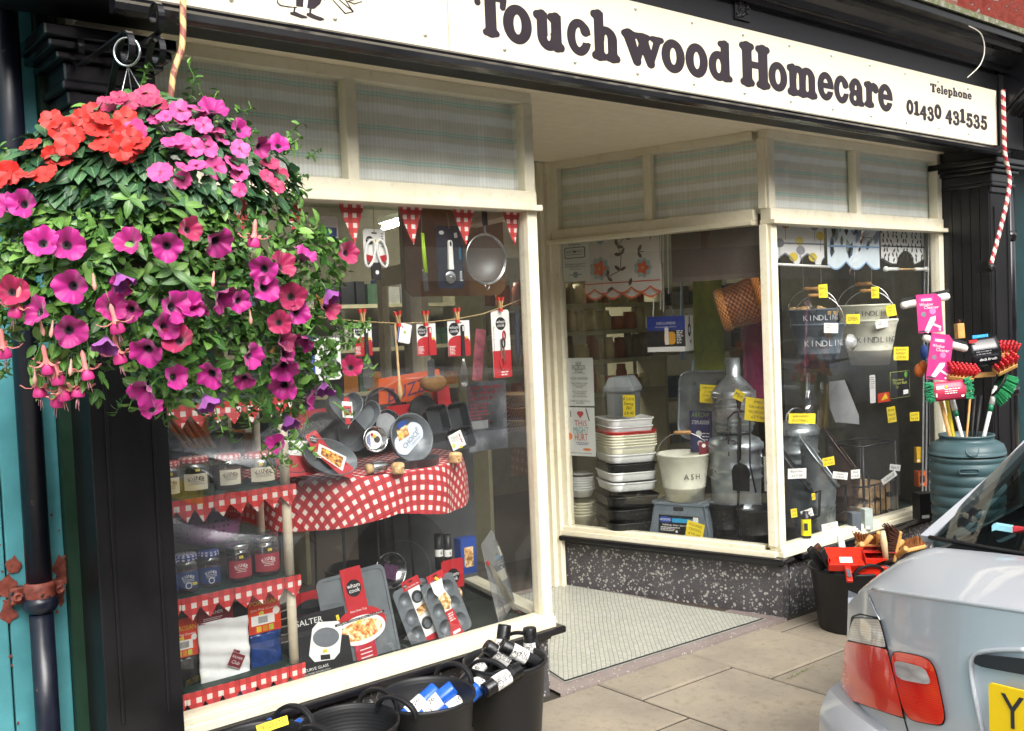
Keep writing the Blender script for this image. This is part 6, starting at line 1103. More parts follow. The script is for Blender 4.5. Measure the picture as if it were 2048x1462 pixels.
# galvanised incinerator on a dustbin, companion set
def gbin(P, r, h, t, lid, m_=galv):
    prof = [(.0001, .004), (r * .86, 0), (r * .88, .01)]
    for k in range(1, 9): z = h * k / 9; rr = r * (.88 + .12 * k / 9); prof += [(rr, z - .010), (rr + (.011 if k in (2, 3, 6, 7) else 0), z), (rr, z + .010)]
    prof += [(r, h - .012), (r + .009, h - .006), (r + .009, h + .003), (r - .004, h)]
    q = MB(m_); q.lathe(prof, UPF(P), 40); q.build('body', t)
    q = MB(m_)
    if lid == 'cone': q.lathe([(r * 1.06, h + .004), (r * 1.07, h + .03), (r * .98, h + .035), (r * .40, h + .115), (r * .38, h + .12), (r * .36, h + .22), (r * .30, h + .22), (r * .30, h + .12)], UPF(P), 40, True, 1, 1, lambda a, z: .03 * math.cos(12 * a) if .04 < z - h < .11 else 0)
    else:
        q.lathe([(r * 1.08, h - .01), (r * 1.09, h + .02), (r * 1.0, h + .03), (r * .95, h + .045), (r * .6, h + .07), (.0001, h + .08)], UPF(P), 40)
        d = Vector((1, -.4, 0)).normalized(); q.tube([P + d * (.07 * math.cos(a)) + Z_ * (h + .07 + .075 * math.sin(a)) for a in [math.pi * i / 12 for i in range(13)]], .006, 8)
    q.build('lid', t)
def pz(P, v): return AP(1495, v, P, FWD).z
IB = AZ(1492, 1085, .32) + Vector((.12, .15, 0)); rI = (AP(1545, 880, IB, FWD) - AP(1442, 880, IB, FWD)).length / 2
t = thing('dustbin', IB, 'ribbed galvanised dustbin under the small incinerator behind the corner post', 'dustbin', 'galvanised steel bins'); zI = pz(IB, 880); gbin(IB, rI, zI - IB.z - .03, t, 'flat')
I2 = Vector((IB.x, IB.y, zI + .055)); rI2 = rI * .80; t = thing('incinerator', I2, 'galvanised garden incinerator with a chimney lid on top of the dustbin', 'incinerator', 'galvanised steel bins'); gbin(I2, rI2, pz(IB, 790) - I2.z, t, 'cone')
pricecard(1478, 791, .07, .06, .18, yl2, ['Mini'], 'tiny yellow tag tilted at the left of the incinerator', -25, True); pricecard(1517, 820, .17, .14, .06, yl2, ['MINI', 'GALVANISED', 'INCINERATOR', '£27-50'], 'yellow price card for the galvanised incinerator beside the corner post', -6, True)
CSO = AZ(1487, 1076, .33) + Vector((-.05, .0, 0)); t = thing('companion_set', CSO, 'black fireside companion set with shovel and poker on a stand', 'companion set', GW); irn = mat('black_iron', '141416', .45, var=.2)
def cpt(u, v): return AP(u, v, CSO, rin)
q = MB(irn); q.lathe([(.0001, 0), (.09, 0), (.085, .015), (.0001, .02)], UPF(CSO), 24); q.tube([CSO + Z_ * .01, cpt(1478, 795)], .007, 8); q.tube([cpt(1455, 838), cpt(1468, 825), cpt(1478, 822), cpt(1490, 824), cpt(1500, 842)], .005, 6); q.tube([cpt(1478, 822), cpt(1474, 800), cpt(1478, 788), cpt(1482, 800), cpt(1478, 822)], .006, 6); q.build('stand', t)
q = MB(irn); q.tube([cpt(1481, 835), cpt(1480, 920)], .007, 8); f = RF(cpt(1482, 950)) ; q.prism(f, [(-.055, .02), (-.04, .055), (0, .07), (.04, .055), (.055, .02), (.05, -.09), (-.05, -.09)], .006); q.build('shovel', t, bev=.003)
q = MB(irn); q.tube([cpt(1456, 838), cpt(1458, 912)], .005, 8); q.build('poker', t); q = MB(irn); q.tube([cpt(1500, 842), cpt(1500, 930), cpt(1512, 985)], .005, 8); q.build('tongs', t)
for u, v, r, h, lb in ((1470, 1080, .11, .20, 'black coal bucket on the floor below the companion set'), (1525, 1092, .10, .19, 'second black coal bucket next to the corner post')):
    P = AZ(u, v, .325) + Vector((.05, .08, 0)); t = thing('coal_bucket', P, lb, 'bucket', 'black coal buckets'); bucket(P, r * .75, r, h, bbk, t)
q = MB(wcard); f = RF(AR(1539, 950, .06)); q.rect(f, -.03, -.09, .03, .10, 0); q.m(ink).flat(f, [(-.02, -.05), (.02, -.05), (.02, .05), (-.005, .06)], .001); single('paper_tag', q, 'white card printed in black low beside the corner post', 'label', solid=.001)
# ---- the street side of the right window: three sample blinds
def blind(box, lb, cloth, deco, hemf, trim, y=.10):
    f, w, h = pf(*box, y); t = thing('roller_blind', f.p(0, -h / 2), lb, 'blind', 'sample blinds in the right window'); q = MB(cloth); hz = -h / 2; n = 48
    P = [(w / 2, h / 2 + .05), (-w / 2, h / 2 + .05)] + [(-w / 2 + w * i / n, hz + hemf(i / n) * h) for i in range(n + 1)]; q.flat(f, P, 0); deco(q, f.at(0, 0, .001), w, h); q.build('fabric', t)
    q = MB(trim)
    for a, b in zip(P[2:-1], P[3:]): q.add([f.p(a[0], a[1], .003), f.p(b[0], b[1], .003), f.p(b[0], b[1] + .009, .003), f.p(a[0], a[1] + .009, .003)], [(0, 1, 2, 3)])
    q.rect(f, -w / 2, -h * .02, w / 2, h * .015, .003); q.build('trim', t); return t, f, w, h
r8 = random.Random(8)
def dec_trees(q, f, w, h):
    for x, y, c in ((-.3, .42, 'b07a2a'), (.3, .40, '8a8a92'), (.0, -.15, '8a8a92'), (-.02, .05, 'd8c860'), (.42, .18, 'd0b83a'), (-.42, .0, '77777f'), (.25, -.3, 'd0b83a'), (-.15, -.3, 'd0b83a')):
        q.m(mat('tree_' + c, c, .8)).disc(f, w * .09, .0006, 14, x * w, y * h, h * .10); q.m(ink).rect(f, x * w - .0018, y * h - h * .35 if y > 0 else -h * .48, x * w + .0018, y * h, .0003)
def dec_floral(q, f, w, h):
    for k in range(26):
        q.m(mat('fl_%d' % (k % 5), ['4a5a6e', '66705a', '2d3a34', '8a9a8a', '7a8fa8'][k % 5], .8)); x, y = r8.uniform(-.45, .45) * w, r8.uniform(-.36, .48) * h; leaf2(q, f, x, y, r8.uniform(.8, 2.3), r8.uniform(.04, .11))
    q.m(ink)
    for k in range(16): q.rect(f.at(w * .18, h * .2).turn(k * .42), 0, -.0012, .075, .0012, .0012)
def dec_leaves(q, f, w, h):
    q.m(ink)
    for i in range(9):
        for j in range(8): leaf2(q, f, (-.46 + i * .11 + r8.uniform(-.02, .02)) * w, (-.42 + j * .125) * h, r8.uniform(.7, 2.4), .034)
wcl = mat('blind_white', 'dcdcda', .8, var=.03)
t, f, w, h = blind((1552, 442, 1649, 532), 'white roller blind with grey and yellow tree print in the right window', wcl, dec_trees, lambda s_: .30 if (.08 < s_ < .38 or .60 < s_ < .9) and 0 else (.26 * max(0, 1 - abs(((s_ * 2.2 + .1) % 1) - .5) * 2.6) ** .45 if abs(((s_ * 2.2 + .1) % 1) - .5) < .38 else .0), mat('grey_trim', '7a7c84', .7))
q = MB(white_p); q.tube([f.p(-w / 2, -h * .47, .01), f.p(w / 2 + .03, -h * .52, .01)], .008, 8); q.build('hem_bar', t)
blind((1656, 446, 1760, 540), 'pale blue roller blind with dark floral print and scalloped blue hem', mat('blind_blue', 'd3dee4', .8, var=.04), dec_floral, lambda s_: .16 * (1 - abs(math.sin(s_ * math.pi * 2.6 + .4))), mat('blue_trim', '7fa3c9', .7))
t, f, w, h = blind((1763, 456, 1849, 530), 'white roller blind with small black leaves and an arched black hem', wcl, dec_leaves, lambda s_: .34 * max(0, 1 - ((s_ - .55) / .2) ** 2) ** .5 if abs(s_ - .55) < .2 else (.22 * max(0, abs(s_ - .5) - .28) * 3), ink)
q = MB(thin_glass('clear_plastic')); q.m(wood).tube([f.p(-w * .3, -h * .62, .02), f.p(w * .3, -h * .62, .02)], .006, 8); q.m(white_p)
for s_ in (-1, 1): q.ball(f.p(s_ * w * .47, -h * .62, .02), .018, 10); q.tube([f.p(s_ * w * .2, -h * .62, .02), f.p(s_ * w * .42, -h * .62, .02)], .011, 8)
q.build('finial_pole', t)
q = MB(mat('grey_slat', '8f9296', .5, var=.06))
for k in range(3): a = AY(1849 + k * 7, 458, .09); b_ = AY(1849 + k * 7 - 6, 1030, .09); q.add([a, a + Vector((.045, .012, 0)), b_ + Vector((.045, .012, 0)), b_], [(0, 1, 2, 3)])
single('vertical_blind', q, 'grey vertical blind slats along the right post of the right window', 'blind', 'sample blinds in the right window')
a, b_ = AY(1858, 466, .06), AY(1856, 590, .06); q = MB(white_p); m_ = 40
for k in range(m_ + 1): q.ball(a.lerp(b_, k / m_), .004, 6)
single('blind_chain', q, 'white beaded chain in front of the grey vertical blind', 'chain')
# kindling buckets
def kindling(uc, vt, wpx_, vb, wb, m_, prm, lb, vtop, chips):
    y = .17; c = AY(uc, vb, y); r1 = (AP(uc + wpx_ / 2, vt, c, FWD) - AP(uc - wpx_ / 2, vt, c, FWD)).length / 2; r0 = r1 * wb / wpx_; h = AP(uc, vt, c, FWD).z - c.z; t = thing('kindling_bucket', c, lb, 'bucket', 'kindling buckets'); bucket(c, r0, r1, h, m_, t, .32)
    c2 = c + Z_ * h * .36 + Vector((.03, .05, 0)); r2 = r1 * .97; t2 = thing('kindling_bucket', c2, lb.replace('hanging in front', 'nested behind the lower one'), 'bucket', 'kindling buckets'); bucket(c2, r0 * 1.05, r2 * .96, h * .98, m_, t2, .32); cd = Vector((-math.sin(camang(c)), math.cos(camang(c)), 0))
    bail(c2, r2 * .96, h * .96, h * .50, cd, t2, None, True, .05); bail(c, r1, h * .96, h * .70, cd, t, None, True, .05)
    q = MB(prm); wraptext(q, UPF(c), r0 + (r1 - r0) * .62 + .002, h * .56, camang(c) + .38, 'KINDLING', .050, .66, .003); q.build('lettering', t); q = MB(prm); wraptext(q, UPF(c2), r0 + (r2 * .96 - r0) * .86 + .004, h * .78, camang(c2) + .42, 'KINDLING', .044, .66, .003); q.build('lettering', t2)
    if chips:
        q = MB(wood)
        for k in range(14): a = r8.uniform(0, 6.3); q.fbox(Fr(c2 + Vector((r2 * .6 * math.cos(a), r2 * .6 * math.sin(a), h * .95)), Vector((math.cos(a * 3), math.sin(a * 3), .3)), Vector((-math.sin(a * 3), math.cos(a * 3), .1))), .12, .02, .02)
        single('kindling_sticks', q, 'kindling sticks showing above the rim of the grey bucket', 'kindling')
    top = AY(uc, vtop, y); q = MB(mat('white_cord', 'c9c9c4', .7))
    for s_ in (-1, 1): q.tube([c2 + Z_ * (h * 1.46) + cd * .05 * s_, Vector((c2.x, c2.y, 2.08)) + cd * .05 * s_ + Vector((0, 0, 0))], .0018, 5)
    single('cord_pair', q, 'pair of thin cords holding up the %s kindling bucket' % lb.split()[0], 'cord'); return c
kindling(1638, 648, 104, 735, 70, mat('slate_enamel', '555f68', .4, var=.1), mat('pale_print', 'c9ccd0', .5), 'grey kindling bucket with pale lettering hanging in front', 450, True)
kindling(1740, 640, 108, 729, 74, crm, mat('ash_print', '4a4a45'), 'cream kindling bucket with dark lettering hanging in front', 450, False)
for a in ((1646, 582, .075, .10, yl2, ['Kindling', '£17-50'], 'yellow tag on the wooden grip of the grey kindling bucket', 2), (1750, 585, .07, .09, yl2, ['Kindling', '£18-50'], 'yellow tag on the wooden grip of the cream kindling bucket', 0), (1662, 656, .12, .075, wcard, ['CHARCOAL', 'WITH SCUTTLE', '£17-50'], 'white price card taped to the grey kindling bucket', -3), (1763, 648, .11, .06, wcard, ['CREAM', 'KINDLING', '£16-50'], 'white price card taped to the cream kindling bucket', 10), (1782, 621, .09, .09, yl2, ['Galv', 'tub', '£9'], 'yellow price card at the rim of the cream kindling bucket', 8), (1706, 638, .12, .075, yl2, ['OPEN', ''], 'yellow and black notice between the two kindling buckets', -2)):
    pricecard(a[0], a[1], a[2], a[3], .02 if a[0] != 1706 else .03, a[4], [s_ for s_ in a[5] if s_], a[6], a[7])
q = MB(thin_glass('clear_plastic')); f = FF(AY(1700, 685, .03)); q.lathe([(.05, .0), (.048, .01), (.03, .016), (.028, .03), (.012, .034), (.0001, .034)], f, 24); single('suction_hook', q, 'clear round suction hook stuck on the right window glass', 'hook')
q, f, w, h = card((1780, 742, 1820, 796), .04, bcard); q.m(mat('lime_print', 'b8c060')).tube([f.p(x, y, .001) for x, y in ((-w * .48, -h * .48), (w * .48, -h * .48), (w * .48, h * .48), (-w * .48, h * .48))], .002, 4, True); q.text(f, 'Slimline', .02, -w * .1, h * .18, .001, w=w * .55); q.text(f, 'Water Butt', .026, 0, h * .06, .001, w=w * .7); q.text(f, 'Set', .026, -w * .15, -h * .08, .001); q.m(wcard).rect(f, w * .15, -h * .38, w * .4, -h * .22, .001); q.m(mat('green_pack', '5c9a3a')).disc(f, .02, .001, 10, w * .3, h * .35); single('product_card', q, 'black card with yellow print for the water butt set on the right window', 'card')
q, f, w, h = card((1756, 785, 1781, 804), .045, mat('orange_card', 'd8401f')); q.m(yl2).flat(f, [(-w * .3, -h * .3), (w * .1, h * .4), (w * .3, -h * .2)], .001); single('product_card', q, 'small orange box card beside the black water butt card', 'card')
q, f, w, h = card((1740, 750, 1751, 806), .05, wcard); q.m(ink).lines(f, -w * .4, 0, w * .4, h * .45, 6, .004, .001); single('product_card', q, 'narrow white strip card with a barcode on the right window', 'card')
for a in ((1802, 707, .14, .11, yl2, ['SLIMLINE', 'WATER BUTT', '£29-50'], 'yellow price card for the slimline water butt', -2), (1783, 829, .08, .13, yl2, ['Butt', 'Stand', '£9-50'], 'yellow price card leaning below the orange box card', 6), (1829, 833, .09, .075, yl2, ['Link', 'kit £4'], 'small yellow price card near the right post'), (1604, 837, .22, .075, yl2, ['GALVANISED', 'DUSTBIN £27'], 'yellow price card lying on the dustbin lid', -4), (1657, 923, .10, .065, yl2, ['Galv Hod', '£17-50'], 'yellow price card on the galvanised coal hod', 6), (1594, 947, .15, .075, wcard, ['Black Hod', '£17-50'], 'white price card for the black coal hod', -2), (1680, 951, .13, .055, wcard, ['Copper', '£16-50'], 'white price card at the foot of the galvanised hod', -10), (1711, 948, .08, .07, wcard, ['Hod', '£16-50'], 'white price card for the brown hod', 0), (1790, 935, .10, .05, wcard, ['Rope £3'], 'short white price card above the log basket', -10), (1778, 955, .15, .05, wcard, ['Log Basket £28'], 'long white price card slanting over the log basket', 28), (1627, 993, .03, .05, yl2, ['£2'], 'tiny yellow price tag at the bottom of the black hod', 4), (1588, 1026, .05, .065, yl2, ['Gel', '£4'], 'small yellow tag on the black bucket beside the corner post', 4), (1614, 1027, .10, .06, wcard, ['Glass', 'Cleaner £3'], 'white price card on the glass cleaner can', 14), (1660, 1056, .14, .08, wcard, ['MATCH', 'HOLDER', '£7-50'], 'white price card for the match holder on the window floor', 6), (1711, 1052, .07, .07, wcard, ['Fire', 'gel £5'], 'white price card in front of the grey boxes', 6), (1733, 1046, .06, .07, wcard, ['Logs', '£4'], 'white price card against the pale box', 4), (1630, 1078, .055, .05, yl2, ['£1'], 'yellow price tag on the sill beside the glass cleaner', 3)):
    pricecard(a[0], a[1], a[2], a[3], .035, a[4], a[5], a[6], a[7] if len(a) > 7 else 0)
# galvanised dustbin, hods, logs, cans
DB = AZ(1612, 1050, .325) + Vector((.10, .12, 0)); rD = (AP(1660, 850, DB, FWD) - AP(1568, 850, DB, FWD)).length / 2 / 1.09; t = thing('dustbin', DB, 'galvanised dustbin with a domed lid in the middle of the right window', 'dustbin', 'galvanised steel bins'); gbin(DB, rD, AP(1612, 862, DB, FWD).z - DB.z, t, 'flat')
p0 = AP(1590, 845, DB, FWD); q = MB(steel); q.lathe([(.03, 0), (.032, .07), (.026, .09), (.03, .13), (.022, .18), (.016, .28), (.0001, .30)], UPF(p0 + Vector((0, -.1, .02))), 10, False, 1, .8, lambda a, z: .12 * math.sin(a * 3 + z * 70)); single('foil_spray', q, 'crumpled shiny silver foil piece standing on the dustbin lid', 'foil')
def hod(u, v, r, h, m_, lb, ang, hv=.42):
    P = AZ(u, v, .326); t = thing('coal_hod', P, lb, 'coal hod', 'coal hods'); f = UPF(P); n = 40; q = MB(m_); dv = Vector((math.cos(ang), math.sin(ang), 0))
    prof = [(r * .80, 0), (r * .82, h * .03), (r * .82, h * .06), (r * .86, h * .30), (r * .90, h * .31), (r * .86, h * .33), (r * .98, h * .62)]; q.lathe([(.0001, .002)] + prof, f, n)
    V0 = []; V1 = []
    for j in range(n):
        a = 2 * math.pi * j / n; k = math.cos(a - ang); zt_ = h * (.82 - .30 * k); rr = r * 1.06; V0.append(f.p(r * .98 * math.cos(a), r * .98 * math.sin(a), h * .62 if k < .6 else h * .62 - 0)); V1.append(f.p(rr * math.cos(a), rr * math.sin(a), max(zt_, h * .53)))
    V0 = [v.copy() for v in V0]
    for j in range(n): V0[j].z = min(V0[j].z, V1[j].z - .002)
    q.add(V0 + V1, [(j, (j + 1) % n, n + (j + 1) % n, n + j) for j in range(n)], None, True); q.build('body', t); q = MB(m_); q.tube(V1, .006, 6, True); q.build('rim', t)
    q = MB(blackpl); q.tube([P + dv * (r * 1.0) + Z_ * h * .5, P + dv * (r * 1.45) + Z_ * h * .55, P + dv * r * 1.35 + Z_ * h * .25, P + dv * (r * .9) + Z_ * h * .2], .008, 6); q.build('handle', t)
hod(1642, 1062, .10, .50, galv, 'bright galvanised coal hod with a slanted open top', -1.0); hod(1592, 1072, .095, .48, mat('satin_black', '1c1c1f', .35), 'black coal hod beside the corner post', -1.0); hod(1690, 1040, .10, .50, mat('bronze_brown', '4a3a34', .4, .3), 'dark bronze coal hod behind the galvanised hod', -1.0)
LG = AZ(1768, 1040, .326) + Vector((.0, .14, 0)); t = thing('log_basket', LG, 'black iron log basket full of split logs at the right of the window', 'log basket', GW); q = MB(irn); lw, ld, lh = .36, .24, .46
for x in (-1, 1):
    for y in (-1, 1): q.tube([LG + Vector((x * lw / 2, y * ld / 2, .001)), LG + Vector((x * lw / 2, y * ld / 2, lh))], .008, 6)
for z in (.03, .22, lh): q.tube([LG + Vector((x * lw / 2, y * ld / 2, z)) for x, y in ((-1, -1), (1, -1), (1, 1), (-1, 1))], .006, 6, True)
for k in range(1, 6): q.tube([LG + Vector((-lw / 2 + lw * k / 6, -ld / 2, .03)), LG + Vector((-lw / 2 + lw * k / 6, -ld / 2, .22))], .004, 6); 
q.build('frame', t)
bark = mat('split_log', 'a98a62', .8, var=.3, scale=25, bump=.4)
for k, (x, z, r_) in enumerate(((-.10, .07, .045), (.0, .06, .05), (.10, .08, .055), (-.08, .16, .05), (.04, .16, .055), (.12, .18, .045))):
    q = MB(bark); n_ = 9; q.prism(Fr(LG + Vector((x, -ld * .42, z)), X_, Z_, Y_), [(r_ * (1 + .12 * math.sin(i * 2.3 + k)) * math.cos(2 * math.pi * i / n_), r_ * (.8 + .1 * math.sin(i * 1.7)) * math.sin(2 * math.pi * i / n_)) for i in range(n_)][::-1], .2); single('log', q, 'pale split log in the black iron log basket', 'log', 'split logs in the basket')
for u, v, sx, sy, sz, c, lb in ((1841, 972, .055, .05, .10, 'd9641e', 'orange box of firelighters on the black carton by the right post'), (1836, 925, .035, .03, .10, 'e0b02a', 'tall yellow and red box behind the orange firelighters'), (1848, 1038, .10, .08, .16, '1d1d20', 'black carton on the window floor by the right post'), (1709, 1062, .055, .06, .11, '5c636a', 'dark grey box on the window floor below the bronze hod'), (1733, 1058, .05, .06, .12, 'a9b3ad', 'pale grey green box beside the dark grey box')):
    P = AZ(u, v, .326) if v > 1000 else AY(u, v, .12); q = MB(mat('box_' + c, c, .45, var=.08)); f = FF(P + Z_ * sz / 2).swing(-.5); q.fbox(f, sx, sz, sy); q.m(ink).rect(f.at(0, 0, sy / 2), -sx * .3, -sz * .2, sx * .3, sz * .2, .001) if c == 'd9641e' else None; q.m(wcard).rect(f.at(0, 0, sy / 2), -sx * .4, -sz * .42, sx * .1, -sz * .3, .001); single('product_box', q, lb, 'box', GW, bev=.001)
P = AZ(1613, 1088, .326); t = thing('cleaner_can', P, 'black and yellow stove glass cleaner can at the front of the right window', 'can', GW); q = MB(bcard); q.lathe([(.0001, 0), (.027, 0), (.027, .05)], UPF(P), 20); q.m(ycard).lathe([(.0271, .05), (.0271, .14)], UPF(P), 20); q.m(bcard).lathe([(.027, .14), (.024, .16), (.015, .165), (.015, .18), (.0001, .18)], UPF(P), 20); q.m(wcard); wraptext(q, UPF(P), .0275, .03, camang(P), 'GLASS', .016, .7, .001); q.m(ink).rect(Fr(P + Vector((math.cos(camang(P)), math.sin(camang(P)), 0)) * .0285 + Z_ * .1, Vector((-math.sin(camang(P)), math.cos(camang(P)), 0)), Z_), -.01, -.02, .01, .02, 0); q.build('can', t)
q = MB(wood); q.fbox(FF(AY(1653, 1010, .10)).turn(-.1), .05, .15, .05); q.m(pink).rect(FF(AY(1653, 1010, .10)).turn(-.1).at(0, .075, .0), -.025, -.004, .025, .003, .026); single('match_block', q, 'small upright wooden block in front of the galvanised hod', 'block', GW)
# grey and cream card cut-out boards leaning in the window, seen through the reflections
q = MB(mat('grey_cutout', 'a3a5a8', .5, var=.06)); f = FF(AY(1690, 805, .55)); q.flat(f, [(-.18, .15), (.0, .15), (.16, -.10), (.16, -.16), (-.12, -.12), (-.18, -.02)], 0); single('cutout_board', q, 'pale grey cut out display board behind the coal hods', 'board', GW, solid=.004)
# ================================================================== GOODS ON THE PAVEMENT
GP = 'goods on the pavement'
trugm = NT('trug_rubber'); trugm.p.inputs['Base Color'].default_value = lin('1a1b1d'); trugm.p.inputs['Roughness'].default_value = .48
sp = trugm('SeparateXYZ'); trugm.l(trugm.pos(), sp.inputs[0]); trugm.bump(trugm.math('SINE', trugm.math('MULTIPLY', sp.outputs[2], 520)), .12, .001)
def trug(P, r, h, lb, ang, sx=1.0):
    t = thing('rubber_trug', P, lb, 'tub', 'black rubber trugs on the pavement'); f = UPF(P).turn(ang); q = MB(trugm.m); w_ = lambda a, z: .012 * math.sin(2 * a + 1) * z / h
    q.lathe([(.0001, .003), (r * .76, 0), (r * .80, .012), (r * .97, h * .93), (r * 1.0, h * .955), (r * 1.025, h * .97), (r * 1.03, h), (r * 1.0, h + .004), (r * .975, h - .002), (r * .955, h * .92), (r * .76, .015), (.0001, .014)], f, 56, True, sx, 1, w_); q.build('body', t)
    for s_ in (-1, 1):
        q = MB(blackpl); pts = []; 
        for i in range(17): a = math.pi * i / 16; pts.append(f.p(s_ * r * sx * (1.0 + .06 * math.sin(a)), .078 * math.cos(a) * (1 - .12 * math.sin(a)), h - .012 + .062 * math.sin(a) ** .7))
        q.strap(pts, f.X, .020, .013); q.build('handle', t, bev=.003)
    return f
HT = .32
def TP(u, v, h=HT): p = AZ(u, v, h); p.z = gz(p.x) + .001; return p
tr = [(TP(1010, 1322), .158, 'tall black trug full of refuse sack rolls at the end of the left window', .5, 1.0), (TP(853, 1397), .168, 'black trug holding blue and white sack rolls', .35, 1.0), (TP(700, 1458), .158, 'empty looking black trug under the left window between two others', .4, 1.0), (TP(520, 1500), .160, 'black trug with a yellow price card on its handle nearest the drainpipe', .4, 1.0),
      (TP(1700, 1118), .205, 'large black trug full of red dustpans by the right window', 1.0, 1.0), (TP(1800, 1092), .20, 'black trug full of hand brushes half hidden by the silver car', .9, 1.0)]
TF = [trug(p, r, HT, lb, a, sx) for p, r, lb, a, sx in tr]
def roll(c, d, L, r, m_, lab, lb, txt, grp):
    d = Vector(d).normalized(); e1 = d.orthogonal().normalized()
    view = (EYE - c).normalized(); up = (view - d * view.dot(d)).normalized(); e1 = up; t = thing('sack_roll', c - d * L / 2, lb, 'roll', grp); f = Fr(c - d * L / 2, e1, d.cross(e1), d); q = MB(m_)
    q.lathe([(.0001, .004), (r * .3, .002), (r * .9, 0), (r, .006), (r, L - .006), (r * .9, L), (r * .3, L - .002), (.0001, L - .004)], f, 20, True, 1, 1, lambda a, z: .03 * math.sin(5 * a + z * 40)); q.build('roll', t)
    q = MB(lab); q.lathe([(r * 1.045, L * .26), (r * 1.05, L * .45), (r * 1.045, L * .66)], f, 20, True, 1, 1, lambda a, z: .02 * math.sin(5 * a + z * 40)); g_ = Fr(c + e1 * r * 1.09, d, d.cross(e1) * -1 if 0 else e1.cross(d), e1)
    q.m(ink)
    for i, (s_, sz) in enumerate(txt): q.text(g_, s_, sz, 0, r * (.45 - .5 * i), .0012, 0, w=min(L * .5, len(s_) * sz * .65))
    q.tube([g_.p(-L * .17 + .012 * math.cos(a), -r * .35 + .012 * math.sin(a), .001) for a in [i * .9 for i in range(8)]], .001, 4); q.build('wrapper', t)
bagm = mat('black_polythene', '161719', .28, var=.25, scale=30, bump=.3, bscale=120); bluep = mat('blue_polythene', '1f5fc2', .3, var=.15, scale=30, bump=.3, bscale=120)
T1 = tr[0][0]; RS = (('SUPER STRONG', .016), ('REFUSE SACK', .024))
def rim(T, x, y, z): return Vector((T.x + x, T.y + y, HT + z))
for (u, v, dz, d, lb, tx) in ((955, 1322, .02, (.75, -.1, .55), 'black sack roll lying at the left edge of the tall trug', (('20', .022), ('REFUSE SACK', .02))), (1006, 1300, .06, (.45, -.25, -.42), 'black sack roll lying across the top of the others in the tall trug', RS), (1040, 1295, .07, (.6, -.35, -.45), 'black sack roll resting at the right rim of the tall trug', (('20', .024), ('REFUSE', .018))), (1005, 1345, .03, (.85, -.05, .22), 'black sack roll in front with super strong refuse sack printed on it', RS), (1062, 1283, .03, (.02, .1, 1), 'black sack roll standing upright at the right back of the tall trug', (('20', .022), ('REFUSE SACK', .02))), (1004, 1278, .05, (.3, .1, 1), 'black sack roll standing upright at the back left of the tall trug', (('20', .022),)), (965, 1352, -.01, (.8, -.2, .1), 'black sack roll half buried at the front left of the tall trug', (('20', .02),))):
    roll(AZ(u, v + 14, HT + dz - .03), d, .165, .027, bagm, wcard, lb, tx, 'black refuse sack rolls in the tall trug')
for (u, v, dz, d, lb) in ((835, 1410, -.05, (.8, -.1, .45), 'blue sack roll with a white wrapper at the left of its trug'), (868, 1405, -.045, (.7, -.3, .5), 'blue sack roll with a crumpled open end in the middle of its trug'), (918, 1405, -.05, (.8, -.15, .4), 'blue sack roll with a white wrapper at the right of its trug')):
    roll(AZ(u, v + 2, HT + dz - .02), d, .18, .029, bluep, wcard, lb, (('20', .02),), 'blue sack rolls in the second trug')
p = AZ(545, 1450, HT + .045); f = Fr(p, Vector((1, -.2, .12)), Vector((0, .4, 1))); q = MB(yl2); q.rect(f, -.05, -.014, .05, .014, 0); q.m(ink).text(f, 'TRUGS £7.50', .02, 0, 0, .001, .2, w=.085); single('price_card', q, 'yellow price card lying on the trug nearest the drainpipe', 'price card', 'handwritten price cards', solid=.001)
for k in range(3): roll(AZ(500 + k * 30, 1480, HT - .06), (.7, -.2, .3), .18, .03, bluep, wcard, 'roll in a white wrapper inside the trug with the yellow card', (('20', .02),), 'rolls in the first trug')
# dustpans and brushes on the right
redpl = mat('red_plastic', 'd62a16', .3, var=.06)
def dustpan(c, yaw, lean, lb, sc=1.):
    t = thing('dustpan', c, lb, 'dustpan', 'red dustpans in the large trug'); X = Vector((math.cos(yaw), math.sin(yaw), 0)); Y = Vector((-math.sin(yaw), math.cos(yaw), 0)); f = Fr(c, X, Y * math.cos(lean) + Z_ * math.sin(lean), Z_ * math.cos(lean) - Y * math.sin(lean)); q = MB(redpl); w, h = .092 * sc, .17 * sc
    q.prism(f, [(-w, h * .5), (w, h * .5), (w * .92, -h * .5), (-w * .92, -h * .5)], .003)
    for s_ in (-1, 1): g_ = Fr(f.p(s_ * w * .97, 0, .02), f.Y, f.N, f.X); q.prism(g_, [(-h * .5, -.02), (h * .5, -.02), (h * .45, -.012), (-h * .3, .035), (-h * .5, .035)], .003)
    q.fbox(f.at(0, -h * .5, .018), w * 1.86, .003, .04); q.prism(f.at(0, 0, .038), [(-w * .93, -h * .5), (w * .93, -h * .5), (w * .7, -h * .12), (-w * .7, -h * .12)], .002); q.build('pan', t, bev=.0015)
    q = MB(redpl); q.strap([f.p(0, -h * .5, .025), f.p(0, -h * .7, .035), f.p(0, -h * 1.15, .03)], f.X, .03, .018); q.build('handle', t, bev=.005); q = MB(mat('grey_rubber', '5a5c60', .6)); q.fbox(f.at(0, -h * .88, .044), .018, h * .32, .006); q.build('grip', t)
    q = MB(wcard); q.rect(f.at(0, 0, .041), -w * .35, -h * .42, w * .3, -h * .18, 0); q.build('sticker', t)
TA = tr[4][0]
def d2(u, v, dz): return AZ(u, v, HT + dz)
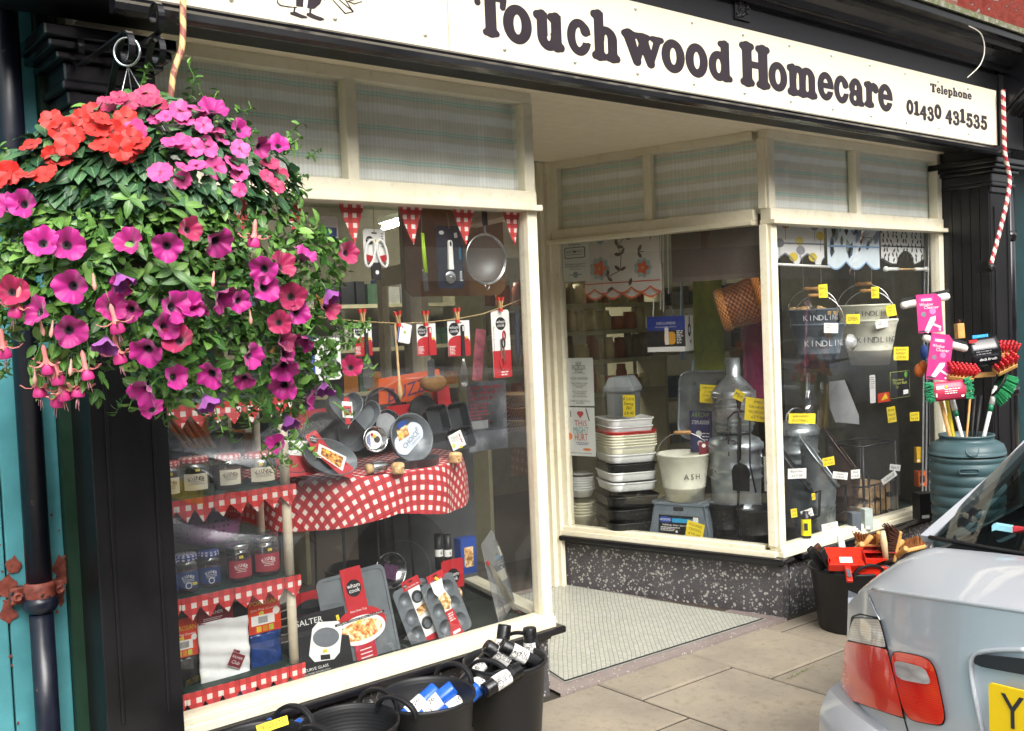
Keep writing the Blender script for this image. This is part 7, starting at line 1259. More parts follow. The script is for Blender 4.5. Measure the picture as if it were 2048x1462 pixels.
dustpan(d2(1690, 1118, .03), -.9, .5, 'red dustpan with its grey gripped handle hanging over the front rim of the large trug'); dustpan(d2(1735, 1122, .0), -2.4, .35, 'red dustpan with a white sticker at the right of the large trug'); dustpan(d2(1715, 1140, -.03), .8, .2, 'red dustpan lying deepest in the large trug'); dustpan(d2(1752, 1108, .02), 2.2, .3, 'red dustpan at the back of the large trug by its handle')
t = thing('plastic_brush', d2(1683, 1090, .02), 'white handle sticking up from the back of the large trug', 'brush', GP); q = MB(white_p); a = d2(1686, 1106, .03); b_ = AP(1680, 1070, a, FWD); q.strap([a, a.lerp(b_, .5), b_], RGT, .034, .016); q.build('handle', t, bev=.006); q = MB(pink); q.disc(Fr(a.lerp(b_, .25) - FWD * .010, RGT, UPV, -FWD), .006, 0, 10); q.build('hang_hole', t)
for k, (u, v, m_, lb) in enumerate(((1632, 1118, bbk, 'black handled brush at the left rim of the large trug'), (1645, 1112, mat('dark_wood', '4a2a1c', .5, var=.2), 'dark brown handled brush beside the black one in the large trug'), (1654, 1122, bbk, 'second black handled brush in the large trug beside the dustpans'))):
    a = d2(u, v, .03); q = MB(m_); q.fbox(Fr(a, Vector((.5, -.3, .5)), Vector((-.4, .2, .8))), .035, .14, .025); single('hand_brush', q, lb, 'brush', 'brushes in the trugs', bev=.006)
coir = NT('coir_bristle'); c_ = coir.ramp(coir.noise(180, 4), [(.3, '5a2f16'), (.5, '8a5226'), (.7, 'a8703a')]); coir.l(c_, coir.p.inputs['Base Color']); coir.p.inputs['Roughness'].default_value = .9
coird = mat('dark_coir', '4a2614', .9, var=.4, scale=160); beech = mat('beech_wood', 'cf9d57', .5, var=.14, scale=30)
def brush(c, ax, up, L, bl, m_, lb, hl=.0, nm='hand_brush'):
    ax = Vector(ax).normalized(); up = Vector(up); up = (up - ax * up.dot(ax)).normalized(); f = Fr(c, ax, up.cross(ax) * -1 if 0 else ax.cross(up) * -1, up); t = thing(nm, c, lb, 'brush', 'brushes in the trugs'); q = MB(beech); q.fbox(f.at(0, 0, 0), L, .045, .022)
    if hl: q.tube([f.p(L * .5, 0, 0), f.p(L * .5 + hl * .5, 0, .006), f.p(L * .5 + hl, 0, .002)], [.010, .012, .013], 8)
    q.build('stock', t, bev=.007); q = MB(m_); r = random.Random(int(c.x * 999))
    for i in range(26):
        for j in range(6):
            x, y = -L * .46 + L * .92 * i / 25, -.018 + .036 * j / 5; dx, dy = (x / L) * .05 + r.uniform(-.008, .008), y * .5 + r.uniform(-.006, .006); q.tube([f.p(x, y, .009), f.p(x + dx, y + dy, .009 + bl * r.uniform(.85, 1.05))], [.0035, .0030], 4, False, False)
    q.build('bristles', t)
TBR = tr[5][0]
brush(d2(1790, 1092, .07), (.25, -.12, .95), (-.9, .3, .15), .16, .07, coird, 'dark bristled brush standing upright with a pale handle in the brush trug', .0); brush(d2(1820, 1100, .02), (.8, -.4, .1), (.2, .3, .9), .17, .05, coir, 'pale bristled hand brush lying at the right of the brush trug', .0); brush(d2(1740, 1090, .03), (.6, -.5, -.15), (-.3, .1, .9), .15, .045, coir, 'golden bristled brush at the left of the brush trug', .10); brush(d2(1765, 1105, .0), (.7, .3, .2), (0, .2, 1), .15, .045, coir, 'pale wooden brush lying in the middle of the brush trug', .1)
for k, (u, v) in enumerate(((1708, 1103), (1722, 1098), (1756, 1088), (1770, 1100), (1776, 1108), (1795, 1112))):
    a = d2(u, v, .02 + .01 * (k % 3)); q = MB(beech); q.tube([a, a + Vector((r8.uniform(-.1, .1), r8.uniform(-.1, -.02), .05 + r8.uniform(0, .03)))], [.013, .015], 10); single('wooden_brush', q, 'pale wooden brush handle poking out of the brush trug', 'brush', 'wooden brush handles in the brush trug', bev=.004)
a = d2(1772, 1120, .02); b_ = AP(1765, 1062, a, FWD); q = MB(mat('pale_handle', 'dcc59a', .45, var=.08)); q.tube([a, a.lerp(b_, .6), b_], [.013, .017, .013], 10); single('wooden_brush', q, 'long pale brush handle rising highest from the brush trug', 'brush', 'brushes in the trugs')
# water butt full of broom handles
buttm = mat('slate_teal_plastic', '3d565b', .42, var=.10, scale=5, bump=.08, bscale=300); BO = AY(1933, 868, -.45); rB = .205; zR = BO.z; BO = Vector((BO.x, BO.y, gz(BO.x))); HB = zR - BO.z
t = thing('water_butt', BO, 'dark teal ribbed plastic water butt full of broom handles beside the right window', 'water butt', GP)
def bz(v): return AP(1933, v, Vector((BO.x, BO.y, 0)) - Vector((FWD.x, FWD.y, 0)) * .2, FWD).z - BO.z
prof = [(.0001, .005), (rB * .80, 0), (rB * .84, .03)]
ribs = [1135, 1090, 1045, 1022, 998, 976, 954, 930, 916]
zs_ = sorted(max(.02, bz(v)) for v in ribs)
for i, z in enumerate(zs_):
    tt = z / HB; r_ = rB * (.86 + .14 * min(1, tt * 1.25)); prof += [(r_ - .001, z - .012), (r_ - .009, z - .003), (r_ - .009, z + .003), (r_ - .001, z + .012)]
prof += [(rB * 1.0, HB - .115), (rB * .99, HB - .085), (rB * .93, HB - .055), (rB * .80, HB - .038), (rB * .70, HB - .032), (rB * .70, HB - .012), (rB * .72, HB - .010), (rB * .72, HB + .0), (rB * .66, HB), (rB * .64, HB - .03), (.0001, HB - .3)]
q = MB(buttm); q.lathe(prof, UPF(BO), 56); q.build('barrel', t)
ca = camang(BO) + .14; q = MB(buttm); pr = BO + Vector((math.cos(ca), math.sin(ca), 0)) * rB * .93 + Z_ * (HB - .072); f = Fr(pr, Vector((-math.sin(ca), math.cos(ca), 0)), Z_).lean(.55); q.lathe([(.034, -.01), (.036, .006), (.030, .006), (.027, .001), (.0001, .001)], f, 20); q.build('boss', t)
pr = BO + Vector((math.cos(ca - .1), math.sin(ca - .1), 0)) * (rB * 1.005) + Z_ * bz(942); f = Fr(pr, Vector((-math.sin(ca), math.cos(ca), 0)), Z_); q = MB(buttm); P = rrect(.10, .026, .012); q.tube([f.p(x, y, .002) for x, y in P], .004, 6, True); q.build('hand_grip', t)
def inb(u, v, off=0): return AP(u, v, Vector((BO.x, BO.y, 0)) + Vector((FWD.x, FWD.y, 0)) * off, FWD)
def pole(u0, v0, u1, v1, r, m_, lb, off=0, nm='broom_pole', extra=None):
    a, b_ = inb(u0, v0, off), inb(u1, v1, off); d = (a - b_).normalized(); t = thing(nm, a, lb, 'broom', 'broom poles standing in the water butt'); q = MB(m_); q.tube([a + d * .35, b_], r, 12); q.build('handle', t)
    if extra: extra(t, a, b_)
    return t, a, b_
yel = mat('yellow_plastic', 'e2d01a', .4); alu = mat('white_metal_pole', 'd8dad8', .35, var=.05); grn = mat('green_plastic', '1c7a55', .4)
def collar(t, a, b_): q = MB(grn); q.tube([a.lerp(b_, .45), a.lerp(b_, .60)], .0135, 12); q.m(alu).tube([a.lerp(b_, .60), a.lerp(b_, .92)], .015, 12); q.build('collar', t)
pole(1898, 866, 1880, 795, .012, beech, 'plain wooden pole leaning left in the water butt', -.05); pole(1906, 866, 1893, 800, .010, yel, 'yellow pole leaning left in the water butt', -.02); pole(1922, 866, 1902, 790, .010, alu, 'white telescopic pole with a green collar leaning left', -.06, extra=collar)
pole(1934, 866, 1942, 775, .006, beech, 'slim wooden pole in the middle of the water butt', .0); pole(1953, 866, 1962, 790, .009, bbk, 'black pole in the middle of the water butt', .03); pole(1944, 866, 1950, 790, .008, bbk, 'second black pole beside the middle one in the water butt', .05)
t, a, b_ = pole(1970, 864, 1992, 772, .011, alu, 'white telescopic pole with a green bristled broom head leaning right', -.02, extra=collar)
f = Fr(inb(2008, 766, -.02), Vector((.62, -.5, -.6)), Vector((.5, -.3, .8))); q = MB(bbk); q.lathe([(.075, -.012), (.078, 0), (.06, .012), (.0001, .02)], Fr(inb(1998, 770, -.02), f.Y, f.X.cross(f.Y), f.X), 24, True, 1, .5); q.build('broom_head', t)
q = MB(mat('green_bristle', '1f9a5a', .6, var=.25, scale=90)); hc = Fr(inb(1998, 770, -.02), f.Y, f.X.cross(f.Y), f.X)
for k in range(420):
    a = r8.uniform(0, 6.283); rr = math.sqrt(r8.random()) * .074; p0 = hc.p(rr * math.cos(a), rr * math.sin(a) * .5, .0); p1 = hc.p(rr * math.cos(a) * 1.35, rr * math.sin(a) * .72, .07 + r8.uniform(-.006, .006)); q.tube([p0, p1], .0016, 3, False, False)
q.build('bristles', t)
# window cleaners and deck brushes on poles above the butt
pinkc = mat('magenta_card', 'c62f7a', .4, var=.08); fleece = mat('white_fleece', 'dfdcd2', .95, var=.12, scale=70, bump=.9, bscale=260); pale_p = mat('pale_print2', 'e6d6e2', .5)
def wcleaner(u0, v0, u1, v1, rot, fu0, fv0, fu1, fv1, lb):
    off = -.16; c = inb((u0 + u1) / 2, (v0 + v1) / 2, off); f = Fr(c, RGT, UPV, -FWD).turn(R(rot)); w = (inb(u1, v0, off) - inb(u0, v0, off)).length; h = (inb(u0, v0, off) - inb(u0, v1, off)).length; t = thing('window_cleaner', c, lb, 'window cleaner', 'magenta carded window cleaners')
    q = MB(pinkc); q.prism(f, [(-w / 2, -h / 2), (w / 2, -h / 2), (w / 2, h * .38), (w * .3, h / 2), (-w / 2, h / 2)], .002); q.m(wcard).text(f, 'Window', .024, -w * .12, h * .23, .003, .2, w=w * .55); q.text(f, 'Cleaner', .024, w * .08, h * .15, .003, .2, w=w * .6); q.m(mat('hot_pink', 'e04a98', .5)).prism(f.at(-w * .1, h * .36, .002), rrect(w * .55, h * .11, .006), .001); q.m(wcard).rect(f, -w * .3, h * .33, w * .1, h * .38, .0036); q.m(mat('steel_print', '7a7c88', .5)).disc(f, w * .1, .003, 14, -w * .25, -h * .02); q.m(mat('rose_print', 'd97ab0', .5)).disc(f, w * .13, .003, 14, w * .12, h * .05)
    q.m(pale_p).prism(f.at(0, -h * .26, .002).turn(1.05), [(-.055, -.014), (.03, -.018), (.05, -.008), (.03, .014), (-.055, .010)], .001); q.rect(f.at(w * .15, -h * .3).turn(-.45), -.03, -.006, .04, .006, .003); q.m(ink).rect(f, -w * .48, -h * .48, -w * .1, -h * .44, .003); q.m(wcard).disc(f, .006, .003, 10, w * .36, -h * .44); q.build('card', t)
    a, b_ = inb(fu0, fv0, off + .02), inb(fu1, fv1, off + .02); q = MB(fleece); d = (b_ - a).normalized(); q.tube([a, a + d * .01, a.lerp(b_, .5), b_ - d * .01, b_], [.014, .021, .022, .021, .014], 14); q.build('fleece', t); q = MB(bbk); up = UPV * .03; q.strap([a + up, b_ + up + d * .0], UPV, .018, .006); q.build('blade', t)
wcleaner(1834, 588, 1884, 665, 4, 1802, 612, 1898, 592, 'magenta carded window cleaner with white fleece, the upper of the two'); wcleaner(1857, 668, 1902, 760, -7, 1846, 675, 1934, 698, 'magenta carded window cleaner with white fleece, lower and nearer the red brushes')
brsm = mat('red_bristle', 'c22029', .45, var=.2, scale=60)
def deck(c, ax, up, nx, ny, lb, L=.13):
    ax = Vector(ax).normalized(); up = Vector(up); up = (up - ax * up.dot(ax)).normalized(); f = Fr(c, ax, up.cross(ax), up); t = thing('deck_brush', c, lb, 'brush', 'red bristled deck brushes'); q = MB(beech); q.fbox(f, L, .06, .025); q.build('stock', t, bev=.004); q = MB(brsm)
    for i in range(nx):
        for j in range(ny):
            x, y = -L * .42 + L * .84 * i / (nx - 1), -.022 + .044 * j / (ny - 1); p1 = f.p(x * 1.25, y * 1.3, .066); q.tube([f.p(x, y, .010), p1], [.005, .0075], 6); q.ball(p1, .0088, 6)
    q.build('bristles', t)
deck(inb(1918, 752, -.14), RGT - UPV * .1 + FWD * .15, UPV * 1 + RGT * -.1 - FWD * .75, 7, 4, 'red bristled deck brush with a pale wooden stock at the left of the black sleeve', .15)
deck(inb(2010, 735, -.05), RGT * .7 + UPV * .35, UPV + RGT * -.1 - FWD * .7, 5, 4, 'red bristled deck brush at the right of the black sleeve', .12)
deck(inb(2012, 708, .02), RGT * .9 + FWD * .2, UPV + RGT * .12 - FWD * .3, 5, 3, 'red bristled deck brush standing up behind the others at the far right', .10)
c = inb(1968, 702, -.1); f = Fr(c, RGT * .96 + UPV * .14, UPV - RGT * .14, -FWD); t = thing('brush_sleeve', c, 'glossy black card sleeve between the red deck brushes', 'sleeve', GP); q = MB(mat('gloss_black_card', '1d1e22', .2, var=.2)); q.grid(lambda a, b: f.p((a - .5) * .165, .075 - .16 * b, .035 * math.sin(b * 3.0) - .01), 8, 12); q.build('sleeve', t, solid=.002); q = MB(wcard); q.text(f.at(0, 0, .04), 'deck brush', .022, .0, -.045, .0, .2); q.m(pink).lines(f.at(0, 0, .036), -.06, -.02, .05, .02, 3, .006, 0); q.m(redm).rect(f.at(-.06, .062, .02), -.025, -.008, .02, .01, 0); q.build('print', t)
q = MB(mat('cyan_bristle', '2aa3d6', .5))
for k in range(9): a = inb(1947 + k * 3.4, 684 - k * .4, -.02); q.tube([a, inb(1946 + k * 3.5, 671 - k * .4, -.02)], .006, 6)
q.m(bbk).strap([inb(1944, 687, -.02), inb(1980, 682, -.02)], UPV, .02, .03); single('nail_brush', q, 'bright blue bristled brush on top of the black sleeve', 'brush', GP)
f = Fr(inb(1919, 662, .0), RGT, UPV, -FWD).turn(.08); q = MB(beech); q.fbox(f, .04, .085, .05); q.m(coird).fbox(f.at(-.0, .045, 0), .012, .04, .03); single('block_brush', q, 'small pale wooden broom block standing above the window cleaners', 'broom', GP, bev=.003)
f = Fr(inb(1962, 750, .0), RGT, UPV, -FWD).turn(.06); q = MB(beech); q.fbox(f, .15, .028, .05); single('yard_broom', q, 'plain pale wooden broom stock below the black sleeve', 'broom', GP, bev=.004)
q = MB(mat('orange_cloth', 'b8622a', .85, var=.2)); q.ball(inb(1839, 741, -.05), .045, 12, .85, .6, .9); q.ball(inb(1846, 733, -.06), .035, 10, .9, .7, 1); single('orange_cloth', q, 'crumpled orange cloth behind the lower window cleaner', 'cloth', GP)
q = MB(mat('blue_cloth', '2a4a8a', .8)); q.ball(inb(1848, 705, .0), .035, 10, .8, .6, 1.3); single('blue_cloth', q, 'dark blue cloth behind the lower window cleaner card', 'cloth', GP)
c = inb(1897, 781, -.17); f = Fr(c, RGT, UPV, -FWD).turn(.10); t = thing('mop_pack', c, 'pink carded green fringed duster pack hanging over the front of the poles', 'duster', GP); q = MB(mat('cerise_card', 'c23a58', .4, var=.06)); q.grid(lambda a, b: f.p((a - .5) * .18, .052 - .105 * b, .02 * math.sin(b * 3.14)), 6, 8); q.build('card', t, solid=.002)
q = MB(wcard); q.rect(f.at(0, 0, .022), -.075, .012, -.03, .030, 0); q.lines(f.at(0, 0, .022), -.03, -.02, .06, .015, 3, .005, 0); q.rect(f.at(0, 0, .02), -.080, -.03, -.072, .0, 0); q.disc(f.at(0, 0, .014), .009, 0, 12, .07, -.032); q.build('print', t); q = MB(ycard); q.disc(f.at(0, 0, .024), .007, 0, 10, -.02, .025); q.build('sticker', t)
for s_ in (-1, 1):
    q = MB(mat('green_fringe', '2f9a68', .9, var=.25, scale=60))
    for k in range(170): y = r8.uniform(-.05, .055); a = f.p(s_ * .085, y, r8.uniform(-.01, .02)); q.tube([a, a + f.X * s_ * r8.uniform(.02, .05) + f.Y * r8.uniform(-.015, .012) + f.N * r8.uniform(-.015, .015)], .0022, 3, False, False)
    q.build('fringe', t)
# ================================================================== FIXTURES ON THE SHOP FRONT
def striped(name, c1, c2, turns):
    t = NT(name); sp = t('SeparateXYZ'); tc = t('UVMap'); t.l(tc.outputs[0], sp.inputs[0]); k = t.math('FRACT', t.math('ADD', t.math('MULTIPLY', sp.outputs[1], turns), sp.outputs[0]))
    c = t.mix(t.math('GREATER_THAN', k, .5), lin(c1), lin(c2)); t.l(t.mix(t.math('MULTIPLY', t.math('GREATER_THAN', t.noise(40, 5), .6), .6), c, lin('c7a878')), t.p.inputs['Base Color']); t.p.inputs['Roughness'].default_value = .5; return t.m
def stube(mb, pts, r, n=12):
    L = 0; rows = []
    for i, p in enumerate(pts):
        if i: L += (pts[i] - pts[i - 1]).length
        t = (pts[min(i + 1, len(pts) - 1)] - pts[max(i - 1, 0)]).normalized(); e1 = (Vector((1, 0, 0)) - t * t.x).normalized(); e2 = t.cross(e1); rows.append(([p + (e1 * math.cos(2 * math.pi * j / n) + e2 * math.sin(2 * math.pi * j / n)) * r for j in range(n)], L))
    for (a, la), (b, lb_) in zip(rows[:-1], rows[1:]):
        for j in range(n): k = (j + 1) % n; mb.add([a[j], a[k], b[k], b[j]], [(0, 1, 2, 3)], [[(j / n, la), ((j + 1) / n, la), ((j + 1) / n, lb_), (j / n, lb_)]], True)
def smooth_path(P, k=6):
    out = []
    for i in range(len(P) - 1):
        p0, p1, p2, p3 = P[max(i - 1, 0)], P[i], P[i + 1], P[min(i + 2, len(P) - 1)]
        for s_ in range(k):
            t = s_ / k; out.append(.5 * ((2 * p1) + (p2 - p0) * t + (2 * p0 - 5 * p1 + 4 * p2 - p3) * t * t + (3 * p1 - p0 - 3 * p2 + p3) * t ** 3))
    return out + [P[-1]]
q = MB(striped('maroon_yellow_stripe', '96584e', 'd8bd80', 17)); stube(q, smooth_path([AY(u, v, -.46) for u, v in ((366, -60), (366, 20), (364, 92), (348, 142), (340, 205))], 5), .0088); single('striped_pole', q, 'barley twist maroon and yellow striped pole hanging in front of the left transom', 'striped pole')
q = MB(striped('red_white_stripe', 'a8283a', 'e6dfcc', 17)); stube(q, smooth_path([AY(u, v, -.44) for u, v in ((2006, 180), (2008, 250), (2010, 310), (2019, 358), (2010, 420), (1982, 528))], 5), .0125); single('striped_pole', q, 'barley twist red and white striped pole hanging beside the right end of the sign', 'striped pole')
q = MB(blackm); a = AY(1980, 535, -.40); q.ball(a, .03, 10); q.fbox(FF(a + Vector((0, .04, .01))), .05, .07, .08); single('pole_socket', q, 'black iron socket at the foot of the red and white striped pole', 'socket')
q = MB(mat('pale_wire', 'cfcabd', .6)); q.tube(smooth_path([AY(u, v, -.64) for u, v in ((1938, 52), (1962, 68), (1969, 100), (1960, 130), (1935, 155))], 6), .003, 6); single('loose_cable', q, 'loose pale cable looping down over the right end of the cornice', 'cable')
# drainpipe with a flaking red collar
pipem = NT('blue_black_iron'); n_ = pipem.noise(26, 6); pipem.l(pipem.ramp(n_, [(.3, '0f1320'), (.66, '181d2b'), (.74, '7a5a44'), (.8, '1a1e2a')]), pipem.p.inputs['Base Color']); pipem.p.inputs['Roughness'].default_value = .3; pipem.bump(n_, .2, .003)
PX = .776; t = thing('drainpipe', (PX, -.01, gz(PX)), 'blue black iron drainpipe with a rusty red collar on the teal wall', 'drainpipe'); zc = AY(85, 1192, -.01).z
q = MB(pipem.m); q.tube([(PX, -.01, zc + .045), (PX, -.01, 3.5)], .036, 20); q.tube([(PX, -.01, gz(PX)), (PX, -.01, zc - .05)], .034, 20); q.build('pipe', t)
rust = NT('red_lead'); n_ = rust.noise(30, 6); rust.l(rust.ramp(n_, [(.3, '421a15'), (.45, '6e3024'), (.58, '854436'), (.64, '1c1a1e')]), rust.p.inputs['Base Color']); rust.p.inputs['Roughness'].default_value = .6; rust.bump(n_, .6, .004)
q = MB(rust.m); q.lathe([(.036, zc + .045), (.043, zc + .04), (.045, zc + .02), (.042, zc + .0)], UPF((PX, -.01, 0)), 24); q.m(pipem.m).lathe([(.042, zc), (.048, zc - .008), (.049, zc - .028), (.042, zc - .042), (.034, zc - .046)], UPF((PX, -.01, 0)), 24); q.build('collar', t)
for s_ in (-1, 1): q = MB(rust.m); q.fbox(FF((PX + s_ * .055, .028, zc + .008)), .04, .05, .034); q.build('ear', t, bev=.004); q = MB(rust.m); q.lathe([(.014, 0), (.014, .010), (.006, .010), (.006, .004), (.0001, .004)], FF((PX + s_ * .058, .004, zc + .008)), 14); q.build('bolt', t)
r9 = random.Random(4)
for (cx, cz, sx, sz) in ((-.085, .03, .05, .05), (-.06, .09, .03, .04), (.10, .05, .04, .07), (-.09, -.05, .035, .05), (.085, -.02, .03, .05)):
    n = 13; q = MB(rust.m); q.prism(FF((PX + cx * .85, .0625 if cx > .09 - .2 and cx > 0 else .0575, zc + cz)), [(sx * .7 * r9.uniform(.6, 1.3) * math.cos(2 * math.pi * i / n), sz * .7 * r9.uniform(.6, 1.3) * math.sin(2 * math.pi * i / n)) for i in range(n)], .0012); q.build('paint_flake', t)
for k in range(16): q = MB(rust.m); q.disc(FF((PX + r9.choice((-1, -1, 1)) * r9.uniform(.055, .11), .057, zc + r9.uniform(-.5, .25))), r9.uniform(.002, .006), .0, 6); q.build('paint_flake', t)
# right hand drainpipe
q = MB(blackp); q.tube([(6.62, -.22, -.1), (6.62, -.22, 2.9)], .05, 18); q.tube([(6.62, -.22, 1.0), (6.62, -.22, 1.06)], .06, 18); q.tube([(6.62, -.22, 2.0), (6.62, -.22, 2.06)], .06, 18); single('drainpipe', q, 'black drainpipe beyond the right pilaster', 'drainpipe')
# hanging basket brackets
def curl(c, r, a0, turns, X, Y, k=22): return [c + (X * math.cos(a0 + turns * 2 * math.pi * i / k) + Y * math.sin(a0 + turns * 2 * math.pi * i / k)) * r * (1 - .45 * i / k) for i in range(k + 1)]
def bracket(x, zt_, reach, lb, side):
    t = thing('basket_bracket', (x, -.155, zt_ - .4), lb, 'bracket', 'black scrolled iron brackets'); F = Vector((0, -1, 0)); y0 = -.157
    q = MB(blackp); q.fbox(FF((x, y0 - .002, zt_ - .22)), .028, .62, .007); q.m(steel)
    for z in (zt_ + .05, zt_ - .5): q.lathe([(.007, .002), (.006, .005), (.0001, .006)], FF((x, y0 - .004, z)), 10)
    q.build('back_plate', t)
    q = MB(blackp); a = Vector((x, y0 - .01, zt_ - .02)); b_ = Vector((x, y0 - reach, zt_ - .02)); q.strap(curl(a + F * .05 + Z_ * .045, .045, -math.pi / 2, -.85, F, Z_)[::-1] + [a + F * .06, a.lerp(b_, .5), b_] + curl(b_ + Z_ * (-.045 if side < 0 else .045), .045, math.pi / 2 if side < 0 else -math.pi / 2, -.75 if side < 0 else .8, F, Z_), X_, .016, .006); q.build('arm', t)
    q = MB(blackp); q.strap([Vector((x, y0 - .01, zt_ - .46)), Vector((x, y0 - reach * .55, zt_ - .2)), Vector((x, y0 - reach * .92, zt_ - .03))] + ([] if side < 0 else curl(b_ - Z_ * .05 + F * .0, .042, math.pi / 2, -.75, F, Z_)), X_, .016, .006); q.build('brace', t); return b_
tip = bracket(.915, 2.40, .445, 'black scrolled iron bracket carrying the flower basket', -1); bracket(1.0, 2.41, .43, 'second black scrolled iron bracket with nothing hung on it', 1)
# ================================================================== THE SILVER CAR
paint = NT('silver_paint'); paint.p.inputs['Base Color'].default_value = lin('c2c8d0'); paint.p.inputs['Metallic'].default_value = .28; paint.p.inputs['Roughness'].default_value = .34; paint.p.inputs['Coat Weight'].default_value = 1.; paint.p.inputs['Coat Roughness'].default_value = .03
pn = paint.noise(1400, 2); paint.l(paint.ramp(pn, [(.3, 'b8bec6'), (.7, 'c6ccd3')]), paint.p.inputs['Base Color']); paint.bump(paint.noise(3.5, 2), .02, .01)
CO = EYE + ray(1988, 1405) * 2.24 - Y_ * .26; CO.z = 0
def Fs(lat, z): return .24 * (abs(lat) / .75) ** 2.6 - .24 * (.26 / .75) ** 2.6 + (.10 * (z - .62) if z > .62 else 0)
def cw(s_, lat, z): return Vector((CO.x + s_, CO.y + lat, z))
def CP(u, v, off=0.):
    d = ray(u, v); a, b = 1., 6.
    for i in range(50):
        m_ = (a + b) / 2; X = EYE + d * m_; r = X - CO
        if r.x > Fs(r.y, X.z) - off: b = m_
        else: a = m_
    return EYE + d * a
def zlip(lat): return .932 - .165 * lat * lat - 2.2 * max(0, abs(lat) - .64) ** 2
car = thing('parked_car', (CO.x + 2.2, CO.y, gz(CO.x + 2.2) - .115), 'silver saloon car parked at the kerb, seen from its rear left corner', 'car')
LW = .80
q = MB(paint); q.grid(lambda a, b: (lambda lat: cw(Fs(lat, .40 + b * (zlip(lat) - .40)), lat, .40 + b * (zlip(lat) - .40)))(LW * (1 - 2 * a)), 60, 18)      # rear face
zw = next(z for z in [.90 + .002 * k for k in range(80)] if (AZ(1882, 1080, z).x - CO.x) < .40); W1 = AZ(1882, 1080, zw); lw1 = W1.y - CO.y
def deck(lat, t): s0 = Fs(lat, zlip(lat)); s1 = .40 + .10 * (lat / .6) ** 2 * .5 - .10; s1 = max(s1, s0 + .05); z = zlip(lat) + (zw + .012 - .03 * lat * lat / .36 - zlip(lat)) * (math.sin(t * 1.57)); z -= t * 4.2 * max(0, abs(lat) - lw1 + .02) ** 2; return cw(s0 + (s1 - s0) * t, lat, z + .006 * math.sin(min(t * 10, 1.57)) - .006 * 0)
q.grid(lambda a, b: deck(LW * .93 * (1 - 2 * a), b), 50, 12)
ST = [(.0, .80), (.35, .845), (.8, .868), (1.6, .872), (2.6, .870), (3.4, .86), (3.9, .83), (4.2, .77), (4.32, .66)]
def side(sg):
    rows = []
    for s_, hw in ST:
        zb = float(np.interp(s_, [.35, .8, 1.6, 3.2, 3.4, 4.4], [.80, .86, .93, .93, .87, .76])); s0 = s_ + (Fs(LW, .7) if s_ < .01 else .0)
        rows.append([cw(max(s0, Fs(LW, .7)), sg * l_ * hw, z) for l_, z in ((.90, .10), (.97, .18), (1.0, .40), (1.0, .62), (.985, .74), (.955, zb - .06), (.93, zb - .02), (.86, zb + .01))] if s_ > .01 else [cw(Fs(LW, z), sg * LW, z) for z in (.12, .20, .40, .62, .72, .79, .81, zlip(LW))])
    n = len(rows[0]); V = [p for r in rows for p in r]; q.add(V, [((i * n + j), (i + 1) * n + j, (i + 1) * n + j + 1, i * n + j + 1)[::sg] for i in range(len(rows) - 1) for j in range(n - 1)], None, True); return rows
RL, RR_ = side(1), side(-1); n = len(RL[0])
for i in range(len(RL) - 1):        # upper deck between the two sides (bonnet, shelf)
    s0, s1 = ST[i][0], ST[i + 1][0]
    if s0 >= 2.6 or s0 < .8: a, b_, c, d_ = RL[i][-1], RL[i + 1][-1], RR_[i + 1][-1], RR_[i][-1]; k = .05 if s0 >= 2.6 else -.0; q.add([a, b_, (b_ + c) / 2 + Z_ * k, (a + d_) / 2 + Z_ * k, c, d_], [(0, 1, 2, 3), (3, 2, 4, 5)], None, True) if s0 >= 2.6 else None
q.add([p for p in RL[-1]] + [p for p in RR_[-1]], [(j, j + 1, n + j + 1, n + j) for j in range(n - 1)])
q.tube([cw(Fs(l_, zlip(l_)) + .003, l_, zlip(l_) - .001) for l_ in [.66 - 1.32 * k / 40 for k in range(41)]], .006, 8)
q.build('body', car)
q = MB(blackpl); q.box(CO.x + .3, CO.x + 4.2, CO.y - .72, CO.y + .72, .06, .30); q.build('underbody', car)
# cabin
RB, RT, RF_, WF = .40, 1.13, 2.15, 3.05; zr = 1.285; belt = [(RB, lw1 + .045), (1.0, .70), (2.0, .73), (WF, .70)]; roof = [(RT, .52), (1.6, .545), (RF_ - .1, .545), (RF_ + .1, .52)]
dg = NT('tinted_car_glass'); dg.n.remove(dg.p); tr = dg('BsdfTransparent', i_Color=(.42, .47, .46, 1)); g1 = dg('BsdfGlossy', i_Roughness=.0); mx = dg('MixShader'); fr = dg('LayerWeight', i_Blend=.28); dg.l(dg.math('MULTIPLY_ADD', fr.outputs['Fresnel'], .7, .04), mx.inputs[0]); dg.l(tr.outputs[0], mx.inputs[1]); dg.l(g1.outputs[0], mx.inputs[2]); dg.l(mx.outputs[0], dg.out.inputs[0])
def cab(a, b): return cw(*a), cw(*b)
q = MB(paint); q.grid(lambda a, b: (lambda lat, s_: cw(s_, lat, zr + .05 * (1 - (lat / .55) ** 2) * .9 - .03 * (2 * b - 1) ** 2))(.545 * (1 - 2 * a), RT + .03 + b * (RF_ - RT)), 16, 12)
